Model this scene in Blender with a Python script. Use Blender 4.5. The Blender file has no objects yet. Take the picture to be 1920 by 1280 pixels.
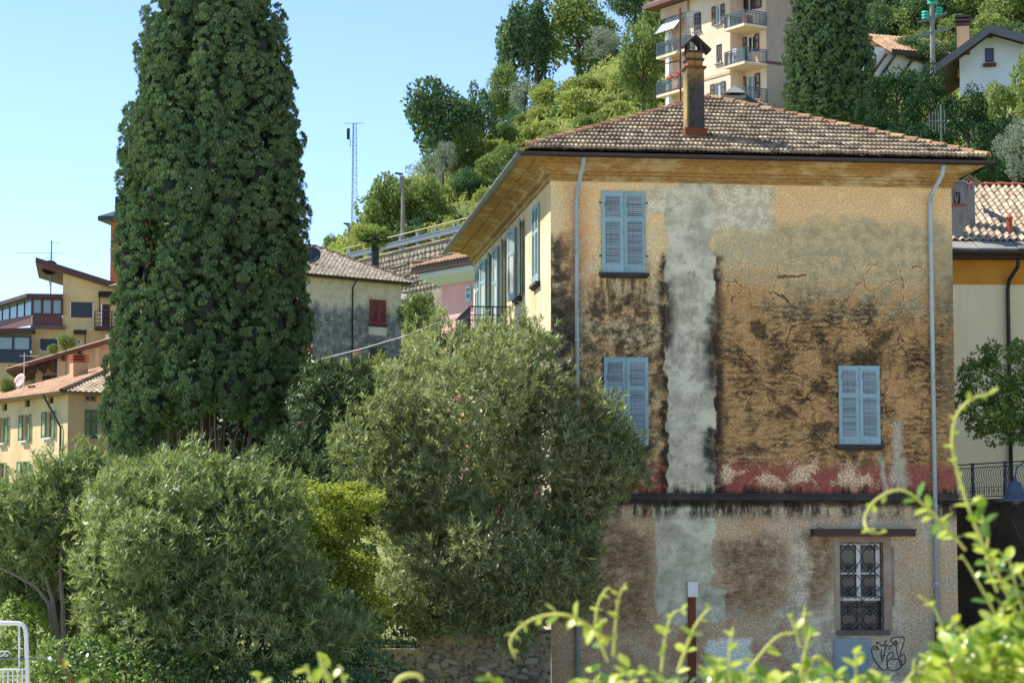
import bpy, math, random
import numpy as np
from mathutils import Vector, Matrix

random.seed(7)
RNG = np.random.default_rng(7)
R = math.radians
scene = bpy.context.scene
COL = scene.collection

# ------------------------------------------------------------------ camera, sky, sun, exposure
F = 4400.0                       # focal length in units of a 1920 wide frame
PITCH = math.atan(380.0 / F)     # eye level falls low in the frame: the camera looks up a little
EYE = Vector((0.0, 0.0, 3.5))
cam_d = bpy.data.cameras.new('camera')
cam = bpy.data.objects.new('camera', cam_d)
COL.objects.link(cam)
cam.location = EYE
cam.rotation_euler = (math.pi / 2 + PITCH, 0, 0)
cam_d.sensor_width = 36.0
cam_d.lens = 36.0 * F / 1920.0
cam_d.clip_start = 0.1
cam_d.clip_end = 9000.0
cam_d.dof.use_dof = True
cam_d.dof.focus_distance = 56.0
cam_d.dof.aperture_fstop = 13.0
scene.camera = cam

SUN_H = Vector((-0.95, 0.31, 0.0)).normalized()
SUN_EL = R(51.0)
sun_dir = (SUN_H * math.cos(SUN_EL) + Vector((0, 0, math.sin(SUN_EL)))).normalized()
world = bpy.data.worlds.new('World')
scene.world = world
world.use_nodes = True
wn = world.node_tree.nodes
bg = wn['Background']
sky = wn.new('ShaderNodeTexSky')
sky.sky_type = 'NISHITA'
sky.sun_disc = False
sky.sun_elevation = SUN_EL
sky.sun_rotation = math.atan2(sun_dir.x, sun_dir.y)
sky.air_density = 0.65
sky.dust_density = 0.0
sky.ozone_density = 2.2
sky.altitude = 300
bg.inputs['Strength'].default_value = 0.108
world.node_tree.links.new(sky.outputs[0], bg.inputs[0])
sun_l = bpy.data.lights.new('sun', 'SUN')
sun = bpy.data.objects.new('sun', sun_l)
COL.objects.link(sun)
sun.location = (-60, 40, 90)
sun.rotation_euler = sun_dir.to_track_quat('Z', 'Y').to_euler()
sun_l.energy = 3.2
sun_l.angle = R(0.53)
sun_l.color = (1.0, 0.94, 0.84)
vs = scene.view_settings
vs.view_transform = 'Standard'
vs.look = 'None'
vs.gamma = 1.0
vs.use_curve_mapping = False
vs.exposure = 1.43

# ------------------------------------------------------------------ geometry helpers
CT, ST = math.cos(PITCH), math.sin(PITCH)


def ray(px, py):
    ux, uz = (px - 960.0) / F, (640.0 - py) / F
    return Vector((ux, CT - uz * ST, ST + uz * CT))


def at(px, py, Y):
    d = ray(px, py)
    return EYE + d * (Y / d.y)


class Fr:
    """A house frame: corner, heading and base height; front()/side() read positions on its walls."""

    def __init__(s, p, yaw, zb):
        s.p = Vector((p[0], p[1], 0))
        s.yaw, s.zb = yaw, zb
        s.u = Vector((math.cos(yaw), math.sin(yaw), 0))
        s.v = Vector((-math.sin(yaw), math.cos(yaw), 0))

    def _hit(s, px, py, p, n):
        d = ray(px, py)
        k = (p - EYE).dot(n) / d.dot(n)
        return EYE + d * k

    def front(s, px, py, off=0.0):
        h = s._hit(px, py, s.p + s.v * off, s.v)
        return (h - s.p).dot(s.u), h.z - s.zb

    def side(s, px, py, off=0.0):
        h = s._hit(px, py, s.p + s.u * off, s.u)
        return (h - s.p).dot(s.v), h.z - s.zb


def tag(o, label=None, cat=None, group=None, kind=None):
    if label: o['label'] = label
    if cat: o['category'] = cat
    if group: o['group'] = group
    if kind: o['kind'] = kind
    return o


def thing(name, label, cat, loc=(0, 0, 0), rz=0.0, group=None):
    o = bpy.data.objects.new(name, None)
    o.empty_display_size = 0.3
    COL.objects.link(o)
    o.location = loc
    o.rotation_euler = (0, 0, rz)
    return tag(o, label, cat, group)


def frthing(name, label, cat, fr):
    return thing(name, label, cat, (fr.p.x, fr.p.y, fr.zb), fr.yaw)


def link(name, me, m=None, parent=None, mw=None):
    if m is not None and not me.materials:
        me.materials.append(m)
    o = bpy.data.objects.new(name, me)
    COL.objects.link(o)
    if parent is not None: o.parent = parent
    if mw is not None: o.matrix_local = mw
    return o


def T(x, y, z): return Matrix.Translation((x, y, z))


class MB:
    def __init__(s): s.v, s.f = [], []

    def add(s, vs_, fs):
        k = len(s.v)
        s.v += [tuple(a) for a in vs_]
        s.f += [tuple(i + k for i in q) for q in fs]
        return s

    def poly(s, *pts): return s.add(pts, [tuple(range(len(pts)))])

    def box(s, x0, x1, y0, y1, z0, z1):
        v = [(x0, y0, z0), (x1, y0, z0), (x1, y1, z0), (x0, y1, z0), (x0, y0, z1), (x1, y0, z1), (x1, y1, z1), (x0, y1, z1)]
        return s.add(v, [(0, 3, 2, 1), (4, 5, 6, 7), (0, 1, 5, 4), (1, 2, 6, 5), (2, 3, 7, 6), (3, 0, 4, 7)])

    def beam(s, a, b, w, h, up=(0, 0, 1)):
        a, b = Vector(a), Vector(b)
        d = (b - a).normalized()
        sd = d.cross(Vector(up))
        if sd.length < 1e-4: sd = d.cross(Vector((0, 1, 0)))
        sd.normalize()
        u = sd.cross(d).normalized()
        q = [sd * (i * w / 2) + u * (j * h / 2) for i, j in ((-1, -1), (1, -1), (1, 1), (-1, 1))]
        return s.add([a + c for c in q] + [b + c for c in q],
                     [(0, 3, 2, 1), (4, 5, 6, 7), (0, 1, 5, 4), (1, 2, 6, 5), (2, 3, 7, 6), (3, 0, 4, 7)])

    def tube(s, pts, r, n=6, caps=True):
        pts = [Vector(p) for p in pts]
        rs = r if isinstance(r, (list, tuple)) else [r] * len(pts)
        rings = []
        prev = None
        for i, p in enumerate(pts):
            d = (pts[min(i + 1, len(pts) - 1)] - pts[max(i - 1, 0)]).normalized()
            if prev is None:
                a = d.cross(Vector((0, 0, 1)))
                if a.length < 1e-3: a = d.cross(Vector((0, 1, 0)))
            else:
                a = prev - d * prev.dot(d)
            a.normalize()
            prev = a
            b = d.cross(a)
            rings.append([p + (a * math.cos(t) + b * math.sin(t)) * rs[i] for t in [2 * math.pi * k / n for k in range(n)]])
        vs_ = [q for ring in rings for q in ring]
        fs = []
        for i in range(len(pts) - 1):
            for k in range(n):
                fs.append((i * n + k, i * n + (k + 1) % n, (i + 1) * n + (k + 1) % n, (i + 1) * n + k))
        if caps:
            fs.append(tuple(reversed(range(n))))
            fs.append(tuple((len(pts) - 1) * n + k for k in range(n)))
        return s.add(vs_, fs)

    def loft(s, rings, closed=True, caps=True):
        n = len(rings[0])
        vs_ = [q for r_ in rings for q in r_]
        fs = []
        for i in range(len(rings) - 1):
            for k in range(n if closed else n - 1):
                fs.append((i * n + k, i * n + (k + 1) % n, (i + 1) * n + (k + 1) % n, (i + 1) * n + k))
        if caps and closed:
            fs.append(tuple(reversed(range(n))))
            fs.append(tuple((len(rings) - 1) * n + k for k in range(n)))
        return s.add(vs_, fs)

    def lathe(s, prof, c=(0, 0, 0), n=12):
        rings = [[(c[0] + r_ * math.cos(2 * math.pi * k / n), c[1] + r_ * math.sin(2 * math.pi * k / n), c[2] + z) for k in range(n)] for r_, z in prof]
        return s.loft(rings)

    def wall(s, m, x0, x1, z0, z1, holes=(), depth=0.2):
        """A wall sheet with real openings and reveals; m(t, d, z) places it (d goes inwards)."""
        xs = sorted({x0, x1, *[h[i] for h in holes for i in (0, 1)]})
        zs = sorted({z0, z1, *[h[i] for h in holes for i in (2, 3)]})
        xs = [x for x in xs if x0 <= x <= x1]
        zs = [z for z in zs if z0 <= z <= z1]
        for a, b in zip(xs, xs[1:]):
            for c, d in zip(zs, zs[1:]):
                cx, cz = (a + b) / 2, (c + d) / 2
                if any(h[0] < cx < h[1] and h[2] < cz < h[3] for h in holes): continue
                s.poly(m(a, 0, c), m(b, 0, c), m(b, 0, d), m(a, 0, d))
        for h in holes:
            a, b, c, d = h[:4]
            s.poly(m(a, 0, c), m(a, 0, d), m(a, depth, d), m(a, depth, c))
            s.poly(m(b, 0, c), m(b, depth, c), m(b, depth, d), m(b, 0, d))
            s.poly(m(a, 0, c), m(a, depth, c), m(b, depth, c), m(b, 0, c))
            s.poly(m(a, 0, d), m(b, 0, d), m(b, depth, d), m(a, depth, d))
        return s

    def mesh(s, name, m=None, smooth=False):
        me = bpy.data.meshes.new(name)
        me.from_pydata([tuple(p) for p in s.v], [], s.f)
        if smooth:
            me.polygons.foreach_set('use_smooth', [True] * len(me.polygons))
        if m is not None: me.materials.append(m)
        return me

    def build(s, name, m, parent=None, smooth=False, mw=None):
        return link(name, s.mesh(name, m, smooth), None, parent, mw)


def quadmesh(name, V, m, smooth=False):
    """V: (n, 4, 3) array of separate quads."""
    n = len(V)
    me = bpy.data.meshes.new(name)
    me.vertices.add(n * 4)
    me.vertices.foreach_set('co', np.ascontiguousarray(V, dtype=np.float32).ravel())
    me.loops.add(n * 4)
    me.loops.foreach_set('vertex_index', np.arange(n * 4, dtype=np.int32))
    me.polygons.add(n)
    me.polygons.foreach_set('loop_start', np.arange(0, n * 4, 4, dtype=np.int32))
    me.materials.append(m)
    me.update(calc_edges=True)
    return me


def nrm(a): return a / np.maximum(np.linalg.norm(a, axis=-1, keepdims=True), 1e-9)


def rdir(n): return nrm(RNG.normal(size=(n, 3)))


def leaves(P, D, L, W, N=None, fold=0.12):
    """Leaf quads: base P, axis D, length L, width W."""
    n = len(P)
    L = np.broadcast_to(np.asarray(L, float), (n,))[:, None]
    W = np.broadcast_to(np.asarray(W, float), (n,))[:, None]
    D = nrm(D)
    if N is None: N = rdir(n)
    S = nrm(np.cross(D, N))
    U = np.cross(S, D)
    a = P
    c = P + D * L
    mid = P + D * L * 0.48 + U * W * fold
    return np.stack([a, mid + S * W * 0.5, c, mid - S * W * 0.5], axis=1)


# ------------------------------------------------------------------ material helpers
def lin(r, g, b, k=1.0):
    def c(x):
        x /= 255.0
        return (x / 12.92 if x <= 0.04045 else ((x + 0.055) / 1.055) ** 2.4) * k
    return (c(r), c(g), c(b), 1.0)


class Mt:
    """Small node-graph writer."""

    def __init__(s, name):
        s.m = bpy.data.materials.new(name)
        s.m.use_nodes = True
        s.nt = s.m.node_tree
        s.nt.nodes.clear()
        s.out = s.nt.nodes.new('ShaderNodeOutputMaterial')
        s.tc = None

    def n(s, t, **kw):
        x = s.nt.nodes.new(t)
        for k, v in kw.items(): setattr(x, k, v)
        return x

    def put(s, sock, v):
        if v is None: return
        if isinstance(v, bpy.types.NodeSocket): s.nt.links.new(v, sock)
        else: sock.default_value = v

    def obj(s):
        if s.tc is None: s.tc = s.n('ShaderNodeTexCoord')
        return s.tc.outputs['Object']

    def math(s, op, a, b=None, c=None, clamp=False):
        x = s.n('ShaderNodeMath', operation=op, use_clamp=clamp)
        s.put(x.inputs[0], a); s.put(x.inputs[1], b); s.put(x.inputs[2], c)
        return x.outputs[0]

    def add(s, a, b): return s.math('ADD', a, b)
    def sub(s, a, b): return s.math('SUBTRACT', a, b)
    def mul(s, a, b): return s.math('MULTIPLY', a, b)
    def mad(s, a, b, c): return s.math('MULTIPLY_ADD', a, b, c)
    def mx(s, a, b): return s.math('MAXIMUM', a, b)

    def ss(s, e0, e1, x, lo=0.0, hi=1.0):
        r_ = s.n('ShaderNodeMapRange', interpolation_type='SMOOTHSTEP')
        if e0 > e1: e0, e1, lo, hi = e1, e0, hi, lo
        s.put(r_.inputs[0], x)
        r_.inputs[1].default_value, r_.inputs[2].default_value = e0, e1
        r_.inputs[3].default_value, r_.inputs[4].default_value = lo, hi
        return r_.outputs[0]

    def boxm(s, X, Y, x0, x1, y0, y1, so=8):
        a = s.mul(s.ss(x0 - so, x0 + so, X), s.ss(x1 + so, x1 - so, X))
        b = s.mul(s.ss(y0 - so, y0 + so, Y), s.ss(y1 + so, y1 - so, Y))
        return s.mul(a, b)

    def xyz(s, vec):
        x = s.n('ShaderNodeSeparateXYZ')
        s.put(x.inputs[0], vec)
        return x.outputs

    def comb(s, x, y, z=0.0):
        c = s.n('ShaderNodeCombineXYZ')
        s.put(c.inputs[0], x); s.put(c.inputs[1], y); s.put(c.inputs[2], z)
        return c.outputs[0]

    def mapv(s, vec, scale=(1, 1, 1), loc=(0, 0, 0)):
        x = s.n('ShaderNodeMapping')
        s.put(x.inputs[0], vec)
        x.inputs['Scale'].default_value = scale
        x.inputs['Location'].default_value = loc
        return x.outputs[0]

    def noise(s, vec, scale, detail=4, rough=0.55, dist=0.0):
        x = s.n('ShaderNodeTexNoise')
        s.put(x.inputs['Vector'], vec)
        x.inputs['Scale'].default_value = scale
        x.inputs['Detail'].default_value = detail
        x.inputs['Roughness'].default_value = rough
        x.inputs['Distortion'].default_value = dist
        return x.outputs[0]

    def voro(s, vec, scale, feature='F1'):
        x = s.n('ShaderNodeTexVoronoi', feature=feature)
        s.put(x.inputs['Vector'], vec)
        x.inputs['Scale'].default_value = scale
        return x.outputs['Distance']

    def mix(s, a, b, f, mode='MIX'):
        x = s.n('ShaderNodeMix', data_type='RGBA', blend_type=mode, clamp_factor=True)
        s.put(x.inputs[0], f); s.put(x.inputs[6], a); s.put(x.inputs[7], b)
        return x.outputs[2]

    def rand(s, island=False):
        if island: return s.n('ShaderNodeNewGeometry').outputs['Random Per Island']
        return s.n('ShaderNodeObjectInfo').outputs['Random']

    def val(s, col, v):
        x = s.n('ShaderNodeHueSaturation')
        s.put(x.inputs['Color'], col); s.put(x.inputs['Value'], v)
        return x.outputs[0]

    def bump(s, h, strength=0.3, dist=0.02):
        x = s.n('ShaderNodeBump')
        s.put(x.inputs['Height'], h)
        x.inputs['Strength'].default_value = strength
        x.inputs['Distance'].default_value = dist
        return x.outputs[0]

    def princ(s, col, rough=0.8, metal=0.0, normal=None, spec=None, **kw):
        p = s.n('ShaderNodeBsdfPrincipled')
        s.put(p.inputs['Base Color'], col)
        s.put(p.inputs['Roughness'], rough)
        p.inputs['Metallic'].default_value = metal
        if spec is not None: p.inputs['Specular IOR Level'].default_value = spec
        if normal is not None: s.put(p.inputs['Normal'], normal)
        for k, v in kw.items(): s.put(p.inputs[k], v)
        return p.outputs[0]

    def end(s, sh):
        s.nt.links.new(sh, s.out.inputs[0])
        return s.m


def m_plaster(name, c1, c2, c3=None, scale=0.6, streak=0.35, dirt=0.35, zdirt=None, bumpk=0.25):
    """Weathered render: two tones, vertical streaks, speckle; zdirt=(z0,z1) a damp tone c3 below that height."""
    m = Mt(name)
    o = m.obj()
    a = m.noise(o, scale, 6, 0.6)
    st = m.noise(m.mapv(o, (5, 5, 0.35)), 1.0, 5, 0.6)
    fine = m.noise(o, 14, 4, 0.7)
    col = m.mix(c1, c2, m.ss(0.38, 0.66, a))
    col = m.mix(col, c3 or lin(70, 66, 58), m.mul(m.ss(0.55, 0.8, st), streak))
    col = m.mix(col, lin(60, 56, 48), m.mul(m.ss(0.6, 0.78, fine), dirt))
    if zdirt:
        z = m.xyz(o)[2]
        w = m.add(z, m.mul(m.sub(a, 0.5), 3.0))
        w = m.add(w, m.mul(m.sub(m.noise(m.mapv(o, (2.5, 2.5, 0.6)), 1, 4), 0.5), 2.0))
        k = m.ss(zdirt[1], zdirt[0], w)
        col = m.mix(col, m.mix(c3, lin(150, 148, 140), m.ss(0.45, 0.75, m.noise(o, 3, 8, 0.75))), m.mul(k, 0.9))
    return m.end(m.princ(col, 0.92, normal=m.bump(m.add(fine, m.mul(a, 0.6)), bumpk, 0.02)))


def m_paint(name, c, wear=None, rough=0.55, amt=0.4, scale=6.0, var=0.12, metal=0.0):
    m = Mt(name)
    o = m.obj()
    a = m.noise(m.mapv(o, (1, 1, 0.3)), scale, 6, 0.65)
    b = m.noise(o, scale * 0.25, 3)
    col = m.val(c, m.mad(m.add(b, m.mul(m.rand(), 0.6)), var * 2, 1 - var * 1.5))
    if wear: col = m.mix(col, wear, m.mul(m.ss(0.55, 0.75, a), amt))
    return m.end(m.princ(col, rough, metal, m.bump(a, 0.15, 0.004)))


def m_tile(name, cols, moss=None, mossk=0.4, island=False):
    m = Mt(name)
    o = m.obj()
    wp = m.n('ShaderNodeNewGeometry').outputs['Position']
    r_ = m.rand(island)
    col = m.mix(cols[0], cols[1], m.ss(0.1, 0.9, r_))
    col = m.mix(col, cols[2], m.ss(0.72, 0.95, m.math('FRACT', m.mul(r_, 7.13))))
    big = m.noise(wp, 0.7, 4, 0.6)
    sp = m.noise(wp, 16, 5, 0.7)
    col = m.mix(col, moss or lin(62, 54, 44), m.mul(m.ss(0.48, 0.68, m.mad(big, 0.6, m.mul(sp, 0.4))), mossk))
    col = m.mix(col, lin(48, 40, 32), m.mul(m.ss(0.6, 0.72, sp), 0.5))
    return m.end(m.princ(col, 0.9, normal=m.bump(sp, 0.3, 0.01)))


def m_leaf(name, dark, light, tip=None, trans=0.3, rough=0.5, nscale=0.5, spec=0.35, tcol=None):
    """Leaf colour from leaf to leaf, plus drifts of lighter and darker growth."""
    m = Mt(name)
    wp = m.n('ShaderNodeNewGeometry').outputs['Position']
    r_ = m.rand(True)
    big = m.noise(wp, nscale, 3, 0.5)
    col = m.mix(dark, light, m.math('ADD', m.mul(r_, 0.65), m.mul(m.ss(0.35, 0.65, big), 0.35)))
    if tip: col = m.mix(col, tip, m.mul(m.ss(0.82, 0.98, m.math('FRACT', m.mul(r_, 9.7))), 0.8))
    p = m.princ(col, rough, spec=spec)
    t = m.n('ShaderNodeBsdfTranslucent')
    m.put(t.inputs[0], m.mix(col, tcol, 0.5) if tcol else m.val(col, 1.5))
    x = m.n('ShaderNodeMixShader')
    x.inputs[0].default_value = trans
    m.nt.links.new(p, x.inputs[1])
    m.nt.links.new(t.outputs[0], x.inputs[2])
    return m.end(x.outputs[0])


def m_glass(name, c=(0.02, 0.03, 0.04, 1), rough=0.08):
    m = Mt(name)
    return m.end(m.princ(c, rough, spec=0.6))


M = {}
M['void'] = m_paint('dark_interior', (0.012, 0.012, 0.012, 1), None, 0.9)
M['glass'] = m_glass('window_glass')
M['glass_sky'] = m_glass('veranda_glass', lin(120, 150, 160), 0.05)
M['blue'] = m_paint('blue_shutter_paint', lin(132, 162, 166), lin(88, 94, 90), 0.75, 0.9, 12, 0.25)
M['blue_slat'] = m_paint('blue_slat_paint', lin(158, 172, 172), lin(90, 92, 88), 0.75, 0.9, 14, 0.4)
M['green'] = m_paint('green_shutter_paint', lin(28, 104, 78), lin(20, 70, 60), 0.55, 0.3)
M['green_lt'] = m_paint('pale_green_shutter_paint', lin(70, 128, 92), lin(40, 96, 70), 0.55, 0.3)
M['red'] = m_paint('red_shutter_paint', lin(122, 30, 42), lin(80, 20, 30), 0.55, 0.3)
M['brown'] = m_paint('brown_shutter_paint', lin(70, 52, 54), lin(44, 34, 36), 0.6, 0.3)
M['maroon'] = m_paint('maroon_panel', lin(96, 56, 58), lin(70, 40, 44), 0.6, 0.3)
M['wood'] = m_paint('dark_roof_timber', lin(66, 44, 38), lin(40, 28, 26), 0.7, 0.4)
M['fascia'] = m_paint('fascia_paint', lin(104, 66, 58), lin(70, 46, 44), 0.6, 0.3)
M['gutter'] = m_paint('dark_brown_gutter', lin(46, 36, 36), lin(28, 24, 26), 0.42, 0.4, 3, metal=0.15)
M['gutter_g'] = m_paint('grey_gutter', lin(84, 80, 82), lin(52, 50, 52), 0.42, 0.4, 3, metal=0.2)
M['zinc'] = m_paint('zinc_downpipe', lin(156, 170, 170), lin(104, 98, 84), 0.55, 0.8, 5, 0.2, metal=0.1)
M['greenpipe'] = m_paint('green_pipe', lin(40, 66, 60), None, 0.5)
M['black'] = m_paint('black_iron', (0.014, 0.014, 0.016, 1), None, 0.5)
M['rust'] = m_paint('rusty_steel', lin(110, 58, 28), lin(60, 34, 22), 0.85, 0.8, 8)
M['white'] = m_paint('white_paint', lin(215, 215, 208), lin(160, 158, 150), 0.55, 0.3)
M['grey_metal'] = m_paint('galvanised_steel', lin(112, 118, 120), lin(80, 82, 82), 0.45, 0.4, metal=0.4)
M['box_grey'] = m_paint('grey_cabinet_paint', lin(138, 152, 158), lin(110, 116, 116), 0.55, 0.4, 4)
M['slate'] = m_paint('dark_blue_shutter', lin(34, 52, 66), None, 0.5)
M['rail_green'] = m_paint('blue_green_railing', lin(62, 88, 94), lin(44, 60, 66), 0.5, 0.4)
M['rail_iron'] = m_paint('grey_blue_iron', lin(66, 78, 92), lin(40, 48, 58), 0.5, 0.4)
M['concrete'] = m_plaster('concrete', lin(150, 146, 138), lin(120, 116, 108), bumpk=0.3)
M['terracotta'] = m_paint('terracotta', lin(168, 84, 62), lin(120, 60, 46), 0.85, 0.5)
M['bark'] = m_paint('bark', lin(88, 74, 60), lin(50, 42, 34), 0.95, 0.7, 10)
M['bark_grey'] = m_paint('grey_bark', lin(120, 112, 100), lin(70, 64, 56), 0.95, 0.7, 10)
M['cable'] = m_paint('white_cable', lin(205, 205, 205), None, 0.5)
M['skyblue'] = m_glass('skylight_glass', lin(110, 160, 190), 0.1)
M['insul'] = m_paint('green_glass_insulator', lin(60, 190, 170), None, 0.2)
# ------------------------------------------------------------------ ground
CTRL = [(0, -40, 1.9), (-40, -40, 1.9), (40, -40, 1.9), (0, 3, 1.85), (-9, 3, 1.85), (9, 3, 1.85), (0, 7, 1.6), (-12, 7, 1.6), (12, 7, 1.6),
        (0, 15, 0), (-15, 15, 0), (15, 15, 0), (0, 30, -.1), (-15, 30, -.1), (15, 30, -.1), (-12, 44, 0), (-4, 46, 0), (4, 46, 0), (12, 46, 0), (20, 46, 0),
        (0.5, 53, 0), (6, 54, 0), (12, 55, 0), (5, 66, 0), (10, 62, .2), (-1, 60, 1.2), (-2, 70, 1.4), (-6, 54, 1.2), (-6, 62, 1.2), (-14, 56, 1.0), (-13, 66, 1.3),
        (-30, 60, 0), (-60, 80, 0), (16, 72, 4), (24, 70, 4.5), (12, 80, 6), (24, 84, 8), (-10, 95, 4), (2, 100, 7), (-20, 120, 4), (-40, 130, 3.5), (-5, 132, 8), (-16, 140, 7.5),
        (-34, 140, 4), (-50, 150, 5), (-34, 165, 10), (-60, 170, 10), (-40, 205, 14), (-14, 160, 14), (-4, 152, 18), (-6.5, 147, 19), (4, 150, 20), (-8, 190, 25.5), (0, 190, 27), (8, 180, 28),
        (-30, 195, 17), (-32, 240, 18), (-45, 300, 15), (14, 120, 18), (24, 115, 21), (36, 118, 22), (24, 150, 30.6), (20, 178, 36), (34, 170, 35), (44, 180, 36), (38, 215, 46),
        (-12, 230, 38), (-5, 230, 42.5), (2, 235, 47), (10, 255, 56), (-6.5, 214, 36.5), (-3, 225, 40.8), (0, 235, 44.6), (5, 250, 50.7), (11.3, 262, 56.5), (17, 270, 60.5), (-11.8, 200, 31.2), (-13.4, 200, 29.5), (-20, 205, 23), (19, 285, 66), (30, 300, 76), (50, 300, 84), (80, 300, 95), (60, 230, 60), (80, 180, 45), (60, 120, 28), (60, 80, 12), (60, 40, 2),
        (-120, 60, 0), (-150, 160, 3), (-150, 320, 5), (-60, 420, 0), (0, 420, 40), (60, 420, 110), (150, 300, 120), (200, 150, 60), (200, 0, 8), (-200, -100, 0), (0, -200, 0), (200, -150, 0),
        (-600, 300, 0), (-500, 900, 0), (0, 900, 60), (500, 900, 140), (700, 300, 120), (600, -400, 0), (-600, -400, 0), (-2500, 0, -5), (-2500, 2500, -5), (0, 3000, 20), (2500, 2500, 60), (2500, 0, 20), (2500, -2500, 0), (0, -2500, 0), (-2500, -2500, 0)]
_C = np.array(CTRL, float)
_D = np.linalg.norm(_C[:, None, :2] - _C[None, :, :2], axis=2)
_A = np.zeros((len(_C) + 1, len(_C) + 1))
_A[:-1, :-1] = _D
_A[:-1, -1] = 1
_A[-1, :-1] = 1
_w = np.linalg.solve(_A, np.concatenate([_C[:, 2], [0]]))


def hgt(x, y):
    q = np.stack([np.asarray(x, float).ravel(), np.asarray(y, float).ravel()], 1)
    d = np.linalg.norm(q[:, None, :] - _C[None, :, :2], axis=2)
    return d @ _w[:-1] + _w[-1]


def gz(x, y): return float(hgt([x], [y])[0])


def axis(lo, hi, step, far):
    a = list(np.arange(lo, hi + 0.1, step))
    s = step
    while a[-1] < far: s *= 1.5; a.append(a[-1] + s)
    s = step
    while a[0] > -far: s *= 1.5; a.insert(0, a[0] - s)
    return np.array(a)


gx, gy = axis(-70, 90, 2.5, 4000), axis(-20, 340, 2.5, 4000)
GX, GY = np.meshgrid(gx, gy)
GZ = np.concatenate([hgt(GX.ravel()[i:i + 4000], GY.ravel()[i:i + 4000]) for i in range(0, GX.size, 4000)]) - 0.15
nx, ny = len(gx), len(gy)
vv = np.stack([GX.ravel(), GY.ravel(), GZ], 1)
ff = [(j * nx + i, j * nx + i + 1, (j + 1) * nx + i + 1, (j + 1) * nx + i) for j in range(ny - 1) for i in range(nx - 1)]
gm = Mt('grassy_earth')
wp_ = gm.obj()
n1 = gm.noise(wp_, 0.15, 5, 0.6)
n2 = gm.noise(wp_, 2.5, 6, 0.7)
c_ = gm.mix(lin(92, 104, 48), lin(122, 128, 66), gm.ss(0.4, 0.6, n1))
c_ = gm.mix(c_, lin(96, 84, 60), gm.ss(0.55, 0.7, n2))
c_ = gm.mix(c_, gm.mix(lin(190, 180, 158), lin(166, 156, 134), n2), gm.ss(50, 44, gm.xyz(wp_)[1]))  # ground before the villa turned pale to bounce light onto the facade
me = bpy.data.meshes.new('ground')
me.from_pydata(vv.tolist(), [], ff)
me.polygons.foreach_set('use_smooth', [True] * len(me.polygons))
tag(link('ground', me, gm.end(gm.princ(c_, 0.95, normal=gm.bump(n2, 0.6, 0.1)))), kind='structure')

# ------------------------------------------------------------------ roof tiles
_tm = {}


def tile_mesh(w, l, waves, amp, th, m, key, n=None):
    k = (key, w, l)
    if k in _tm: return _tm[k]
    n = n or waves * 4
    b = MB()
    prof = [(-w / 2 + w * i / n, amp * (0.5 - 0.5 * math.cos(2 * math.pi * waves * i / n))) for i in range(n + 1)]
    top = [(x, 0.0, z) for x, z in prof] + [(x, l, z - 0.004) for x, z in prof]
    bot = [(x, 0.0, z * 0.8 - th) for x, z in prof]
    q = n + 1
    b.add(top + bot, [(i, i + 1, q + i + 1, q + i) for i in range(n)] + [(2 * q + i, 2 * q + i + 1, i + 1, i) for i in range(n)])
    me = b.mesh('roof_tile', m)
    _tm[k] = me
    return me


def hip_tile_mesh(r, l, m, key):
    k = (key, r, l)
    if k in _tm: return _tm[k]
    b = MB()
    n = 6
    rings = []
    for y, rr in ((0, r * 1.12), (l, r * 0.9)):
        rings.append([(rr * math.cos(math.pi * i / n), y, rr * 0.8 * math.sin(math.pi * i / n)) for i in range(n + 1)])
    inner = [(r * 0.9 * math.cos(math.pi * i / n), 0, r * 0.58 * math.sin(math.pi * i / n) - 0.01) for i in range(n + 1)]
    b.loft(rings, closed=False)
    b.add(rings[0] + inner, [(n + 1 + i, n + 2 + i, i + 1, i) for i in range(n)])
    _tm[k] = b.mesh('ridge_tile', m)
    return _tm[k]


def basis(o, x, y):
    x, y = Vector(x).normalized(), Vector(y).normalized()
    z = x.cross(y).normalized()
    y = z.cross(x)
    m = Matrix((x, y, z)).transposed().to_4x4()
    m.translation = Vector(o)
    return m


def tile_slope(parent, o, xd, up, inside, W, H, tw, ex, tl, me, mstuff, limit=300, jit=0.008, name='roof_tile', order=None, step=0.028):
    """Lay overlapping tiles on the plane (o, xd, up); the first `limit` are objects, the rest one joined mesh."""
    base = basis(o, xd, up)
    spots = []
    rows = int(H / ex) + 1
    for j in range(rows):
        cols = int(W / tw) + 1
        for i in range(cols):
            x = (i + 0.5) * tw
            y = j * ex
            if inside(x, y + ex * 0.5):
                spots.append((x, y))
    if order: spots.sort(key=order)
    sv, sf = [], []
    tilt = math.atan2(step, tl)
    for k, (x, y) in enumerate(spots):
        mt = base @ T(x + random.uniform(-jit, jit), y + random.uniform(-jit, jit) * 2, 0.017 + step + random.uniform(-.004, .006)) @ Matrix.Rotation(-tilt + random.uniform(-.01, .01), 4, 'X') @ Matrix.Rotation(random.uniform(-.015, .015), 4, 'Z')
        if k < limit:
            link(name, me, None, parent, mt)
        else:
            b0 = len(sv)
            sv += [tuple(mt @ v.co) for v in me.vertices]
            sf += [tuple(b0 + q for q in p.vertices) for p in me.polygons]
    if sv:
        m2 = bpy.data.meshes.new('roof_tiles')
        m2.from_pydata(sv, [], sf)
        tag(link('roof_tiles', m2, mstuff, parent), kind='stuff')


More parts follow.
